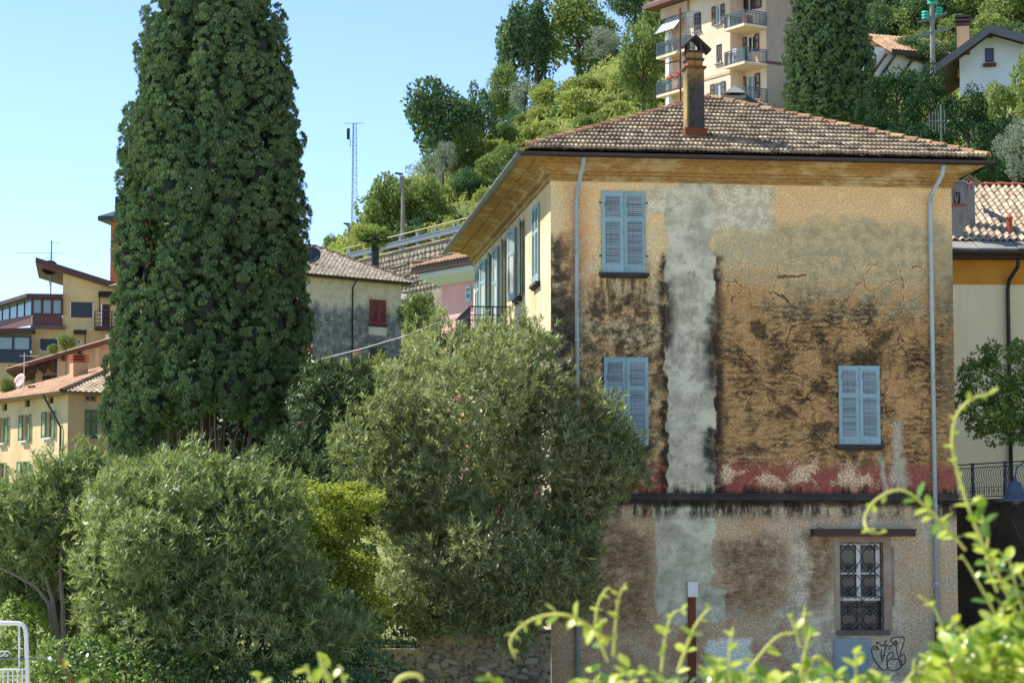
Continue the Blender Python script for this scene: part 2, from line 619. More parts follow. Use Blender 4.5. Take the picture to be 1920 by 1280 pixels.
def hip_line(parent, a, b, r, l, ex, me, lift=0.03, name='ridge_tile'):
    a, b = Vector(a), Vector(b)
    d = (b - a).normalized()
    s = d.cross(Vector((0, 0, 1))).normalized()
    n = int((b - a).length / ex)
    for i in range(n):
        p = a + d * (i * ex)
        mt = basis(p + Vector((0, 0, lift + random.uniform(-.006, .008))), s, d) @ Matrix.Rotation(random.uniform(-.03, .03), 4, 'Z') @ Matrix.Rotation(-0.04, 4, 'X')
        link(name, me, None, parent, mt)


M['tile_old'] = m_tile('old_brown_tile', (lin(144, 128, 104), lin(108, 90, 72), lin(168, 154, 128)), lin(62, 56, 48), 0.6)
M['tile_old_i'] = m_tile('old_brown_tile_run', (lin(144, 128, 104), lin(108, 90, 72), lin(168, 154, 128)), lin(62, 56, 48), 0.6, True)
M['tile_hip'] = m_tile('old_ridge_tile', (lin(160, 122, 86), lin(134, 94, 66), lin(176, 146, 104)), lin(90, 72, 50), 0.5)
M['tile_cream'] = m_tile('cream_tile', (lin(176, 160, 132), lin(154, 132, 110), lin(190, 176, 148)), lin(98, 84, 72), 0.45)
M['tile_cream_i'] = m_tile('cream_tile_run', (lin(176, 160, 132), lin(154, 132, 110), lin(190, 176, 148)), lin(98, 84, 72), 0.45, True)
M['tile_orange'] = m_tile('orange_tile', (lin(188, 152, 118), lin(168, 128, 98), lin(198, 168, 134)), lin(120, 98, 74), 0.35, True)
M['tile_grey'] = m_tile('greyish_tile', (lin(150, 138, 120), lin(128, 116, 100), lin(168, 156, 136)), lin(80, 76, 66), 0.35, True)

# ------------------------------------------------------------------ main house
YAW = R(7.0)
HF = Fr(at(1033, 800, 54.0), YAW, 0.0)
HW, HL, OV = 9.6, 16.9, 0.69
a0, a1 = HF.front(1100, 400), HF.front(1700, 400)
KX = 600.0 / (a1[0] - a0[0])
b0, b1 = HF.front(1400, 400), HF.front(1400, 1200)
KZ = 800.0 / (b0[1] - b1[1])
X0 = 1100 - a0[0] * KX + 4
Z0 = 400 + b0[1] * KZ          # facade rows: row = Z0 - KZ * z
print('facade scale', KX, KZ, X0, Z0)

house = frthing('old_villa', 'old stained ochre villa with blue shutters, brown tiled hip roof and tall chimney', 'house', HF)


def facade_material():
    m = Mt('stained_facade_render')
    x_, y_, z_ = m.xyz(m.obj())
    X = m.mad(x_, KX, X0)
    Y = m.mad(z_, -KZ, Z0)
    p = m.comb(m.mul(X, 0.01), m.mul(Y, 0.01))
    n1 = m.noise(p, 1.1, 5, 0.55)
    n2 = m.noise(p, 4.5, 9, 0.68)
    n3 = m.noise(p, 28, 6, 0.75)
    nb = m.noise(m.mapv(p, (1, 1, 1), (7, 3, 0)), 2.2, 8, 0.62)
    nh = m.noise(m.mapv(p, (4.2, 9.5, 1)), 1.6, 8, 0.74)          # short horizontal smears
    st = m.noise(m.mapv(p, (7, 0.9, 1)), 1.0, 7, 0.72)            # vertical drips
    n1c, n2c, nbc = m.sub(n1, 0.5), m.sub(n2, 0.5), m.sub(nb, 0.5)
    Xd = m.add(X, m.add(m.mul(n1c, 34), m.mul(n2c, 30)))
    Yd = m.add(Y, m.add(m.mul(nbc, 120), m.mul(n2c, 40)))
    Xe = m.add(X, m.add(m.mul(n1c, 26), m.add(m.mul(nbc, 34), m.mul(n2c, 16))))          # crisp patch edges
    Ye = m.add(Y, m.add(m.mul(nbc, 46), m.mul(n2c, 16)))
    right = m.ss(1290, 1340, X)
    # upper wall
    col = m.mix(lin(172, 144, 100), lin(148, 137, 112), m.ss(395, 450, Yd))
    col = m.mix(col, lin(196, 168, 116), m.mul(m.ss(0.5, 0.66, nb), 0.35))
    col = m.mix(col, lin(152, 118, 62), m.ss(495, 545, Yd))
    grey_r = m.mul(m.boxm(Xd, Yd, 1440, 1800, 415, 600, 16), m.ss(0.40, 0.52, m.add(nb, m.mul(m.ss(560, 440, Y), 0.2))))
    col = m.mix(col, m.mix(lin(134, 124, 100), lin(156, 140, 108), m.ss(0.4, 0.6, n2)), m.mul(grey_r, 0.9))
    # left third: pale beige
    left = m.mul(m.ss(1275, 1225, Xd), m.ss(960, 920, Y))
    beige = m.mix(lin(172, 154, 120), lin(186, 150, 96), m.ss(0.42, 0.6, nb))
    col = m.mix(col, beige, m.mul(left, m.ss(900, 560, Yd, 0.35, 1.0)))
    # pale bare patches either side of the repair
    pale = m.mx(m.boxm(Xe, Ye, 1212, 1290, 350, 408, 10), m.boxm(Xe, Ye, 1335, 1452, 338, 432, 12))
    col = m.mix(col, m.mix(lin(172, 168, 156), lin(148, 144, 132), m.ss(0.4, 0.6, n2)), m.mul(pale, 0.9))
    # black mould: strong on the corner strip and around the lower left window, speckled in the ochre
    mould = m.mul(m.boxm(Xd, Yd, 1000, 1092, 455, 760, 20), m.ss(0.30, 0.52, m.add(n2, m.mul(n1c, 0.5))))
    col = m.mix(col, m.mix(lin(104, 98, 86), lin(46, 42, 38), m.ss(0.36, 0.60, n2)), m.mul(mould, 0.95))
    m2 = m.mul(m.boxm(Xd, Yd, 1082, 1250, 545, 960, 30), m.ss(0.40, 0.62, m.add(m.mul(n2, 0.75), m.mul(nh, 0.3))))
    col = m.mix(col, lin(56, 47, 37), m.mul(m2, 0.88))
    m3 = m.mul(m.mul(m.boxm(Xd, Yd, 1340, 1800, 565, 930, 36), m.ss(0.36, 0.56, m.add(m.mul(nb, 0.5), m.mul(n1, 0.5)), 0.3, 1.0)), m.ss(0.44, 0.60, m.add(m.mul(nh, 0.8), m.mul(n1, 0.22))))
    col = m.mix(col, lin(58, 45, 32), m.mul(m3, 0.9))
    m3b = m.mul(m.boxm(Xd, Yd, 1340, 1700, 590, 880, 36), m.ss(0.50, 0.62, nb))
    col = m.mix(col, lin(52, 42, 32), m.mul(m3b, 0.7))
    dk = m.mul(m.boxm(Xe, Ye, 1535, 1660, 655, 690, 14), m.ss(0.35, 0.55, n2))
    col = m.mix(col, lin(60, 50, 38), m.mul(dk, 0.7))
    edge = m.mul(m.ss(1735, 1790, Xd), m.mul(m.boxm(X, Yd, 1700, 1830, 470, 860, 40), m.ss(0.35, 0.6, n2)))
    col = m.mix(col, lin(96, 88, 70), m.mul(edge, 0.8))
    # red painted dado
    rb = m.boxm(m.add(X, 0.0), m.add(Y, m.add(m.mul(n2c, 44), m.add(m.mul(nbc, 40), m.mul(m.sub(st, 0.5), 60)))), 960, 1830, 872, 960, 14)
    redc = m.mix(lin(134, 52, 40), lin(108, 44, 34), m.ss(0.4, 0.62, n2))
    col = m.mix(col, redc, m.mul(rb, m.ss(0.60, 0.47, m.add(m.mul(n2, 0.5), m.add(m.mul(nb, 0.3), m.mul(st, 0.2))))))
    flake = m.mul(m.boxm(Xe, m.add(Y, m.mul(n2c, 70)), 960, 1640, 868, 916, 18), m.ss(0.50, 0.57, m.add(m.mul(nb, 0.72), m.mul(n2, 0.3))))
    col = m.mix(col, m.mix(lin(180, 158, 134), lin(150, 120, 92), m.ss(0.4, 0.6, n3)), flake)
    # below the string course
    low = m.ss(938, 944, Y)
    lowc = m.mix(lin(160, 138, 112), lin(152, 140, 124), m.ss(0.42, 0.6, nb))
    lowc = m.mix(lowc, lin(152, 118, 82), m.mul(m.ss(0.52, 0.66, n1), 0.6))
    brown = m.mx(m.boxm(Xd, Yd, 1340, 1470, 1010, 1150, 26), m.boxm(Xd, Yd, 1500, 1560, 1000, 1140, 16))
    brown = m.mx(brown, m.boxm(Xd, Yd, 1085, 1225, 990, 1180, 26))
    lowc = m.mix(lowc, m.mix(lin(126, 98, 66), lin(86, 68, 50), m.ss(0.42, 0.62, nh)), m.mul(m.mul(brown, 0.9), m.ss(0.34, 0.54, m.add(m.mul(n2, 0.5), m.mul(nb, 0.5)))))
    lgrey = m.mx(m.boxm(Xe, Yd, 1474, 1506, 1000, 1190, 12), m.boxm(Xe, Ye, 1545, 1690, 1100, 1330, 24))
    lgrey = m.mx(lgrey, m.mx(m.boxm(Xe, Ye, 1440, 1560, 1140, 1340, 20), m.boxm(Xe, Ye, 1700, 1745, 1215, 1262, 10)))
    lgrey = m.mx(lgrey, m.mx(m.boxm(Xe, Ye, 1585, 1640, 962, 992, 12), m.boxm(Xe, Ye, 1725, 1770, 970, 1020, 12)))
    lowc = m.mix(lowc, m.mix(lin(168, 160, 148), lin(138, 132, 122), m.ss(0.4, 0.62, n2)), m.mul(lgrey, 0.85))
    scorn = m.mul(m.ss(1250, 1345, Yd), m.ss(0.40, 0.6, n2))
    lowc = m.mix(lowc, lin(70, 66, 62), m.mul(scorn, 0.5))
    bricky = m.mul(m.boxm(Xd, Yd, 1090, 1480, 1175, 1300, 20), m.ss(0.46, 0.58, nb))
    lowc = m.mix(lowc, lin(150, 92, 58), m.mul(bricky, 0.6))
    col = m.mix(col, lowc, low)
    # the grey cement repair running up the middle
    cem = m.boxm(Xe, Ye, 1250, 1340, 352, 960, 2)
    cem = m.mx(cem, m.boxm(Xe, Ye, 1274, 1338, 338, 420, 2))
    cem = m.mx(cem, m.boxm(Xe, Ye, 1229, 1332, 940, 1150, 2))
    cem = m.mx(cem, m.boxm(Xe, Ye, 1240, 1356, 1105, 1166, 3))
    stain_d = m.mx(m.boxm(Xe, Yd, 1326, 1352, 560, 740, 14), m.mx(m.boxm(Xe, Yd, 1240, 1262, 530, 660, 10), m.boxm(Xe, Yd, 1322, 1346, 800, 900, 10)))
    cemc = m.mix(lin(160, 160, 150), lin(134, 134, 124), m.ss(0.36, 0.64, nb))
    cemc = m.mix(cemc, lin(104, 102, 94), m.mul(m.ss(0.5, 0.68, n2), 0.55))
    cemc = m.mix(cemc, lin(52, 50, 46), m.mul(stain_d, m.ss(0.36, 0.55, n2, 0.55, 0.97)))
    rim = m.mul(m.boxm(Xe, Ye, 1237, 1354, 480, 960, 8), m.sub(1.0, cem))
    col = m.mix(col, lin(52, 46, 40), m.mul(rim, m.ss(0.34, 0.52, n2, 0.3, 0.95)))
    col = m.mix(col, cemc, cem)
    patch = m.boxm(Xe, Ye, 1322, 1405, 1195, 1290, 5)
    col = m.mix(col, lin(178, 182, 182), m.mul(patch, m.ss(1150, 1200, m.add(Ye, m.mul(m.sub(X, 1365), 0.25)))))
    g2 = m.boxm(Xe, Ye, 1672, 1688, 790, 930, 7)
    g2 = m.mx(g2, m.boxm(m.add(Xe, m.mul(m.sub(Y, 880), -0.25)), Ye, 1644, 1656, 850, 925, 5))
    g2 = m.mx(g2, m.boxm(Xe, Ye, 1668, 1700, 860, 925, 8))
    col = m.mix(col, lin(150, 150, 142), m.mul(g2, 0.8))
    # drips below sills and string course, light streak under a sill
    for (xa, xb, ya, yb, k, cc) in ((1120, 1222, 512, 590, 0.75, lin(44, 40, 36)), (1555, 1662, 838, 880, 0.6, lin(62, 50, 40)), (1110, 1810, 936, 975, 0.9, lin(34, 30, 28)), (1125, 1215, 832, 900, 0.5, lin(60, 50, 42)), (1060, 1800, 560, 720, 0.25, lin(60, 48, 36))):
        d = m.mul(m.boxm(X, m.add(Y, m.mul(m.sub(st, 0.5), (yb - ya) * 1.2)), xa, xb, ya - 20, yb, (yb - ya) * 0.3), m.ss(0.40, 0.58, st))
        d = m.mul(d, m.ss(0.36, 0.56, nb, 0.15, 1.0))
        col = m.mix(col, cc, m.mul(d, k))
    band = m.mul(m.boxm(X, m.add(Y, m.mul(n2c, 20)), 1000, 1830, 930, 952, 6), 0.85)
    col = m.mix(col, lin(34, 30, 28), band)
    # warm rust beside the corner pipe
    col = m.mix(col, lin(160, 112, 60), m.mul(m.boxm(Xd, Yd, 1062, 1110, 340, 560, 14), m.ss(0.35, 0.6, nb, 0.1, 0.6)))
    # crazing
    pv = m.comb(m.add(m.mul(X, 0.01), m.mul(n2c, 0.5)), m.add(m.mul(Y, 0.01), m.mul(nbc, 0.5)))
    cr = m.voro(pv, 1.5, 'DISTANCE_TO_EDGE')
    cr2 = m.voro(m.mapv(pv, (1, 1, 1), (3.3, 5.1, 0)), 3.6, 'DISTANCE_TO_EDGE')
    crm = m.mul(m.boxm(Xd, Yd, 1345, 1760, 490, 790, 40), m.sub(1.0, cem))
    crm = m.mx(crm, m.mul(m.boxm(Xd, Yd, 1100, 1240, 600, 680, 20), 0.9))
    crack = m.mul(m.mx(m.ss(0.013, 0.003, cr), m.mul(m.ss(0.016, 0.004, cr2), m.ss(0.5, 0.6, n1))), crm)
    halo = m.mul(m.mul(m.ss(0.09, 0.02, cr), m.boxm(Xd, Yd, 1345, 1760, 470, 640, 30)), 0.4)
    col = m.mix(col, lin(184, 144, 86), m.mul(halo, 0.6))
    col = m.mix(col, lin(40, 30, 22), m.mul(crack, 0.85))
    # grain
    g = m.mul(m.ss(0.36, 0.66, n3), m.sub(1.0, m.mul(cem, 0.6)))
    col = m.mix(col, m.val(col, 0.36), m.mul(g, m.ss(440, 620, Y, 0.42, 0.62)))
    col = m.mix(col, m.val(col, 1.35), m.mul(m.ss(0.46, 0.34, n3, 0.0, 0.8), m.sub(1.0, m.mul(cem, 0.6))))
    hs_ = m.n('ShaderNodeHueSaturation')
    gm2 = m.n('ShaderNodeGamma')
    m.put(gm2.inputs[0], col)
    gm2.inputs[1].default_value = 1.22
    m.put(hs_.inputs['Color'], gm2.outputs[0])
    hs_.inputs['Saturation'].default_value = 0.78
    hs_.inputs['Value'].default_value = 2.45
    col = m.mix(hs_.outputs[0], (1.0, 0.965, 0.79, 1), 1.0, 'MULTIPLY')
    h = m.add(m.mul(n3, 0.5), m.mul(n2, 0.8))
    return m.end(m.princ(col, 0.93, normal=m.bump(h, 0.55, 0.03), spec=0.2))


M['facade'] = facade_material()
# sunlit side wall: cream limewash, bare patches low down
mm = Mt('cream_side_render')
o_ = mm.obj()
zz = mm.xyz(o_)[2]
na, nb_ = mm.noise(o_, 0.5, 6, 0.6), mm.noise(o_, 3, 8, 0.7)
sk = mm.noise(mm.mapv(o_, (4, 4, 0.3)), 1, 5)
cc_ = mm.mix(lin(212, 198, 162), lin(200, 178, 134), mm.ss(0.4, 0.62, na))
cc_ = mm.mix(cc_, lin(160, 158, 148), mm.mul(mm.ss(8.6, 7.6, mm.add(zz, mm.mul(mm.sub(nb_, 0.5), 2.5))), mm.ss(0.45, 0.6, na)))
cc_ = mm.mix(cc_, lin(214, 208, 196), mm.mul(mm.ss(8.2, 7.2, zz), mm.ss(0.5, 0.42, na)))
cc_ = mm.mix(cc_, lin(120, 104, 78), mm.mul(mm.ss(0.52, 0.72, sk), 0.5))
M['side'] = mm.end(mm.princ(cc_, 0.92, normal=mm.bump(nb_, 0.3, 0.02)))
# ochre cornice with worn patches
mm = Mt('ochre_cornice')
o_ = mm.obj()
na, nb_ = mm.noise(mm.mapv(o_, (1, 1, 3)), 0.9, 7, 0.7), mm.noise(mm.mapv(o_, (1.2, 1.2, 4)), 7, 8, 0.78)
cc_ = mm.mix(lin(172, 138, 74), lin(140, 104, 56), mm.ss(0.42, 0.6, nb_))
cc_ = mm.mix(cc_, lin(192, 172, 126), mm.mul(mm.ss(0.5, 0.6, na), 0.8))
cc_ = mm.mix(cc_, lin(84, 64, 38), mm.mul(mm.ss(0.56, 0.7, nb_), 0.7))
M['cornice'] = mm.end(mm.princ(cc_, 0.9, normal=mm.bump(nb_, 0.4, 0.02)))
M['dark_stone'] = m_plaster('mouldy_stone', lin(70, 66, 60), lin(48, 45, 42), bumpk=0.5)
M['stone_sill'] = m_plaster('stone_sill', lin(120, 114, 102), lin(84, 78, 70), bumpk=0.5)

EAVE = HF.front(1400, 296, -OV)[1]          # gutter height
CB = HF.front(1400, 346)[1]                 # foot of the cornice
ZSC = HF.front(1450, 932)[1]                # string course


def fbox(px0, px1, py0, py1, fr=HF, side=False, off=0.0):
    g = fr.side if side else fr.front
    cx, cy = (px0 + px1) / 2, (py0 + py1) / 2
    a, b = g(px0, cy, off)[0], g(px1, cy, off)[0]
    c, d = g(cx, py1, off)[1], g(cx, py0, off)[1]
    return (min(a, b), max(a, b), min(c, d), max(c, d))


W1, W2, W3 = fbox(1128, 1210, 359, 512), fbox(1132, 1215, 669, 836), fbox(1572, 1649, 685, 834)
W4 = fbox(1575, 1656, 1016, 1181)
ZT = EAVE - 0.02
fm = lambda t, d, z: (t, d, z)
sm = lambda t, d, z: (d, t, z)
ins = lambda h, k=0.03: (h[0] + k, h[1] - k, h[2] + k, h[3] - k)
MB().wall(fm, 0, HW, -0.6, ZT, [ins(W1), ins(W2), ins(W3), W4], 0.22).build('front_wall', M['facade'], house)
za, zb_ = W1[2], W1[3]
DZ0 = za - 1.0
SW = [(1.85, 2.95, za, zb_), (5.25, 6.35, za, zb_), (9.1, 10.2, DZ0, zb_), (12.1, 13.2, za, zb_), (15.0, 16.05, za, zb_)]
lz0, lz1 = W2[2], W2[3]
SW2 = [(s0, s1, lz0, lz1) for (s0, s1) in ((1.85, 2.95), (5.25, 6.35), (9.1, 10.2), (12.1, 13.2), (15.0, 16.05))]
SW3 = [(s0, s1, 0.9, 3.0) for (s0, s1) in ((1.85, 2.95), (5.25, 6.35), (12.1, 13.2))]
b = MB().wall(sm, 0, HL, -0.6, ZT, [ins(h) for h in SW + SW2 + SW3], 0.22)
b.build('side_wall', M['side'], house)
MB().poly((0, HL, -.6), (HW, HL, -.6), (HW, HL, ZT), (0, HL, ZT)).build('rear_wall', M['side'], house)
MB().poly((HW, 0, -.6), (HW, HL, -.6), (HW, HL, ZT), (HW, 0, ZT)).build('flank_wall', M['facade'], house)
MB().poly((0.02, 0.02, ZT - .05), (HW - .02, 0.02, ZT - .05), (HW - .02, HL - .02, ZT - .05), (0.02, HL - .02, ZT - .05)).build('attic_floor', M['void'], house)
MB().box(0.9, HW - 0.5, 0.9, 1.0, 0, ZT - .1).build('inner_partition', M['void'], house)

# cornice: a moulded profile swept round the front and the side
ch = EAVE - CB
prof = [(0.0, 0.0), (0.05, 0.0), (0.05, 0.05), (0.03, 0.07), (0.03, 0.13), (0.13, 0.15), (0.13, 0.20), (0.10, 0.22), (0.12, 0.30), (0.22, 0.37), (0.38, 0.40), (0.38, 0.46), (0.34, 0.47), (0.40, ch - 0.06), (OV + 0.02, ch - 0.02), (OV + 0.02, ch + 0.05), (0, ch + 0.05)]
prof = [(o, CB + min(z, ch + 0.05)) for o, z in prof]
ring = lambda fx, fy: [(fx(o), fy(o), z) for o, z in prof]
cn = MB()
cn.loft([ring(lambda o: HW + o, lambda o: HL + o), ring(lambda o: HW + o, lambda o: -o), ring(lambda o: -o, lambda o: -o), ring(lambda o: -o, lambda o: HL + o), ring(lambda o: HW + o, lambda o: HL + o)], caps=False)
cn.build('cornice', M['cornice'], house)

# string course
MB().box(-0.03, HW + 0.03, -0.07, -0.003, ZSC - 0.07, ZSC + 0.05).box(-0.05, HW + 0.05, -0.10, -0.003, ZSC + 0.052, ZSC + 0.09).build('string_course', M['dark_stone'], house)
MB().box(-0.07, -0.003, 0, HL, ZSC - 0.06, ZSC + 0.06).build('string_course', M['stone_sill'], house)

# roof
EZ = EAVE + 0.10
HALF = (HW + 2 * OV) / 2
AP = HF.front(1332, 187, HALF - OV)
RISE = AP[1] - EZ
e = [(-OV, -OV, EZ), (HW + OV, -OV, EZ), (HW + OV, HL + OV, EZ), (-OV, HL + OV, EZ)]
ap1, ap2 = (HW / 2, HALF - OV, EZ + RISE), (HW / 2, HL + OV - HALF, EZ + RISE)
M['roofbed'] = m_paint('roof_bed', lin(96, 76, 60), lin(60, 50, 42), 0.9)
rb_ = MB()
rb_.poly(e[0], e[1], ap1).poly(e[1], e[2], ap2, ap1).poly(e[2], e[3], ap2).poly(e[3], e[0], ap1, ap2)
roof = rb_.build('roof', M['roofbed'], house)
slope = math.hypot(HALF, RISE)
upv = Vector((0, HALF, RISE)).normalized()
TW, EX, TL = 0.213, 0.40, 0.45
tme = tile_mesh(TW, TL, 2, 0.036, 0.07, M['tile_old'], 'main')
ins_front = lambda x, y: (y * HALF / slope - 0.10) < x < (2 * HALF - y * HALF / slope + 0.10) and y < slope - 0.05
_nrow = int(slope / EX)
tile_slope(roof, (-OV, -OV - 0.05, EZ), (1, 0, 0), upv, ins_front, 2 * HALF, slope, TW, EX, TL, tme, M['tile_old_i'], 300, 0.012, order=lambda s: s[1], step=0.075)
hme = hip_tile_mesh(0.125, 0.43, M['tile_hip'], 'main')
hip_line(roof, e[0], ap1, .12, .43, .385, hme, 0.05)
hip_line(roof, e[1], ap1, .12, .43, .385, hme, 0.05)
hip_line(roof, ap1, ap2, .12, .43, .385, hme, 0.05)

# gutters (half round, open at the top) with joints
def gutter(parent, a, b, r, m, name='gutter', out=None, joints=0):
    a, b = Vector(a), Vector(b)
    d = (b - a).normalized()
    s = Vector(out)
    g = MB()
    n = 8
    def rg(p, rr): return [p + s * (rr * math.cos(math.pi + math.pi * i / n)) + Vector((0, 0, rr * math.sin(math.pi + math.pi * i / n))) for i in range(n + 1)]
    ro, ri = [rg(p, r) for p in (a, b)], [rg(p, r * 0.86) for p in (a, b)]
    g.loft(ro, closed=False).loft(ri, closed=False)
    g.add([ro[0][0], ro[1][0], ri[1][0], ri[0][0], ro[0][n], ro[1][n], ri[1][n], ri[0][n]], [(0, 1, 2, 3), (4, 5, 6, 7)])
    for p_o, p_i in ((ro[0], ri[0]), (ro[1], ri[1])): g.poly(*p_o)
    o = g.build(name, m, parent)
    for i in range(joints):
        c = a + d * ((i + 0.5) * (b - a).length / joints)
        j = MB()
        j.loft([rg(c - d * .03, r * 1.07), rg(c + d * .03, r * 1.07)], closed=False)
        j.build('gutter_joint', m, o)
    return o


GR = 0.10
gutter(house, (-OV - GR, -OV - GR, EAVE + .02), (HW + OV + GR, -OV - GR, EAVE + .02), GR, M['gutter'], out=(0, 1, 0), joints=5)
gutter(house, (-OV - GR, -OV - GR + .01, EAVE + .02), (-OV - GR, HL + OV, EAVE + .02), GR, M['gutter_g'], out=(1, 0, 0), joints=11)


def downpipe(parent, pts, r, m, brackets=(), name='downpipe'):
    o = MB().tube(pts, r, 8).build(name, m, parent, True)
    for z, x in brackets:
        MB().lathe([(r * 1.25, z - .025), (r * 1.25, z + .025)], (x, pts[-1][1], 0), 8).build('pipe_collar', m, o)
    return o


xl = HF.front(1081, 700)[0]
xr_t, xr_b = HF.front(1742, 400)[0], HF.front(1755, 1160)[0]
zr = HF.front(1755, 1166)[1]
downpipe(house, [(xl + .08, -OV - .06, EAVE - .06), (xl + .07, -OV + .02, EAVE - .2), (xl + .02, -.16, CB - .15), (xl, -.09, CB - .5), (xl, -.09, -.3)], .052, M['zinc'], [(CB - .5, xl), (8.2, xl), (5.6, xl), (1.9, xl)])
downpipe(house, [(xr_t + .14, -OV - .06, EAVE - .08), (xr_t + .12, -OV + .02, EAVE - .3), (xr_t, -.14, CB - .22), (xr_t, -.09, CB - .5), (xr_b, -.09, zr)], .055, M['zinc'], [(CB - .45, xr_t), (9.0, xr_t), (7.0, (xr_t + xr_b) / 2), (4.4, xr_b), (2.6, xr_b)])
downpipe(house, [(xr_b, -.09, zr - .002), (xr_b + .02, -.09, -.3)], .064, M['rust'])


# louvred shutters
_sl = {}


def shutter(parent, mt, w, h, m, mslat, mid=0.66, pieces=True, st=0.085, tr=0.12, br=0.19, mr=0.09, th=0.045, pitch=0.047, name='shutter', solid=False):
    """One leaf: x from the hinge, outer face towards -y, z up."""
    f = MB()
    zm = br + (h - br - tr) * mid
    f.box(0, st, -th, 0, 0, h).box(w - st, w, -th, 0, 0, h)
    f.box(st, w - st, -th + .003, -.003, 0, br).box(st, w - st, -th + .003, -.003, h - tr, h).box(st, w - st, -th + .003, -.003, zm - mr / 2, zm + mr / 2)
    f.box(st - .01, w - st + .01, -.0025, -.001, br - .01, h - tr + .01) if solid else None
    o = f.build(name, m, parent, mw=mt)
    k = (round(w, 3), th, mslat.name)
    if k not in _sl:
        b = MB()
        a = R(52)
        t, d = 0.011, 0.040
        c, s_ = math.cos(a), math.sin(a)
        pts = [(-d / 2, -t / 2), (d / 2, -t / 2), (d / 2, t / 2), (-d / 2, t / 2)]
        pp = [(p * c - q * s_ - th / 2, p * s_ + q * c) for p, q in pts]
        b.loft([[(st, y, z) for y, z in pp], [(w - st, y, z) for y, z in pp]])
        _sl[k] = b.mesh('slat', mslat)
    zs = []
    for lo, hi in ((br, zm - mr / 2), (zm + mr / 2, h - tr)):
        n = max(1, int((hi - lo) / pitch))
        zs += [lo + (i + .5) * (hi - lo) / n for i in range(n)]
    if pieces:
        for z in zs:
            link('slat', _sl[k], None, o, T(0, random.uniform(-.002, .002), z) @ Matrix.Rotation(random.uniform(-.05, .05), 4, 'X'))
    else:
        b = MB()
        src = _sl[k]
        for z in zs:
            b.add([(v.co.x, v.co.y, v.co.z + z) for v in src.vertices], [tuple(p.vertices) for p in src.polygons])
        tag(b.build('slats', mslat, o), kind='stuff')
    return o


def sill(parent, h, m, side=False, out=0.12, over=0.07, t=0.07, name='window_sill'):
    b = MB()
    z1 = h[2] - 0.004
    if side: b.box(-out, -.003, h[0] - over, h[1] + over, z1 - t, z1).box(-out * .6, -.003, h[0] - over * .5, h[1] + over * .5, z1 - t * 1.7, z1 - t - .002)
    else: b.box(h[0] - over, h[1] + over, -out, -.003, z1 - t, z1).box(h[0] - over * .5, h[1] + over * .5, -out * .6, -.003, z1 - t * 1.7, z1 - t - .002)
    return b.build(name, m, parent)


for wi, (h, hang) in enumerate(((W1, 0), (W2, 0.02), (W3, 0))):
    w = (h[1] - h[0]) / 2 - .004
    sill(house, h, M['dark_stone'])
    shutter(house, T(h[0], -.012, h[2] + .01), w, h[3] - h[2] - .02, M['blue'], M['blue_slat'], 0.66 if wi != 2 else 0.62)
    mt = T(h[1], -.012, h[2] + .01) @ Matrix.Rotation(hang, 4, 'Z') @ T(-w, 0, 0)
    shutter(house, mt, w, h[3] - h[2] - .02, M['blue'], M['blue_slat'], 0.66 if wi != 2 else 0.62)
    for zz_ in (0.2, 0.85):
        for xx in (h[0] - .03, h[1] + .03):
            MB().box(xx - .03, xx + .03, -.03, -.002, h[2] + zz_ * (h[3] - h[2]), h[2] + zz_ * (h[3] - h[2]) + .03).build('shutter_hinge', M['black'], house)

# side wall shutters: mt maps leaf x to the wall run
def side_leaf(s_h, ang, h, w, m=M['blue'], ms=M['blue_slat']):
    """ang: 0 closed (leaf runs to larger y), near 180 folded back towards the street."""
    rot = Matrix.Rotation(math.pi / 2 + ang, 4, 'Z')
    return T(-.015, s_h, h[2] + .01) @ rot


def side_window(h, mode, pieces=False):
    w = (h[1] - h[0]) / 2 - .004
    hh = h[3] - h[2] - .02
    sill(house, h, M['dark_stone'], True) if h[2] != DZ0 else None
    # a leaf with its outer face to -x needs x along -y: hinge at the far end
    flip = Matrix.Rotation(-math.pi / 2, 4, 'Z')
    if mode == 'closed':
        shutter(house, T(-.012, h[1], h[2] + .01) @ flip, w, hh, M['blue'], M['blue_slat'], pieces=pieces)
        shutter(house, T(-.012, h[0] + w, h[2] + .01) @ flip, w, hh, M['blue'], M['blue_slat'], pieces=pieces)
    else:
        # near leaf folded towards the street corner, standing a little off the wall
        k = math.radians(random.uniform(9, 15))
        shutter(house, T(-.02, h[0], h[2] + .01) @ Matrix.Rotation(-math.pi / 2 - k, 4, 'Z'), w, hh, M['blue'], M['blue_slat'], pieces=pieces)
        k = math.radians(random.uniform(8, 14))
        shutter(house, T(-.02, h[1], h[2] + .01) @ Matrix.Rotation(-math.pi / 2 + k, 4, 'Z') @ T(-w, 0, 0), w, hh, M['blue'], M['blue_slat'], pieces=pieces)
        fr = MB()
        a, b_, c, d = h[0] + .04, h[1] - .04, h[2] + .04, h[3] - .04
        mid = (a + b_) / 2
        for y0, y1, z0, z1 in ((a, a + .06, c, d), (b_ - .06, b_, c, d), (mid - .04, mid + .04, c, d)): fr.box(.12, .17, y0, y1, z0, z1)
        for z0, z1 in ((c, c + .07), (d - .07, d)): fr.box(.123, .167, a + .06, b_ - .06, z0, z1)
        wo = fr.build('window_frame', M['white'], house)
        MB().poly((.15, a, c), (.15, b_, c), (.15, b_, d), (.15, a, d)).build('pane', M['glass'], wo)


for i, h in enumerate(SW): side_window(h, 'closed' if i in (0, 4) else 'open')
for i, h in enumerate(SW2): side_window(h, 'open' if i in (1,) else 'closed')
for i, h in enumerate(SW3): side_window(h, 'closed')

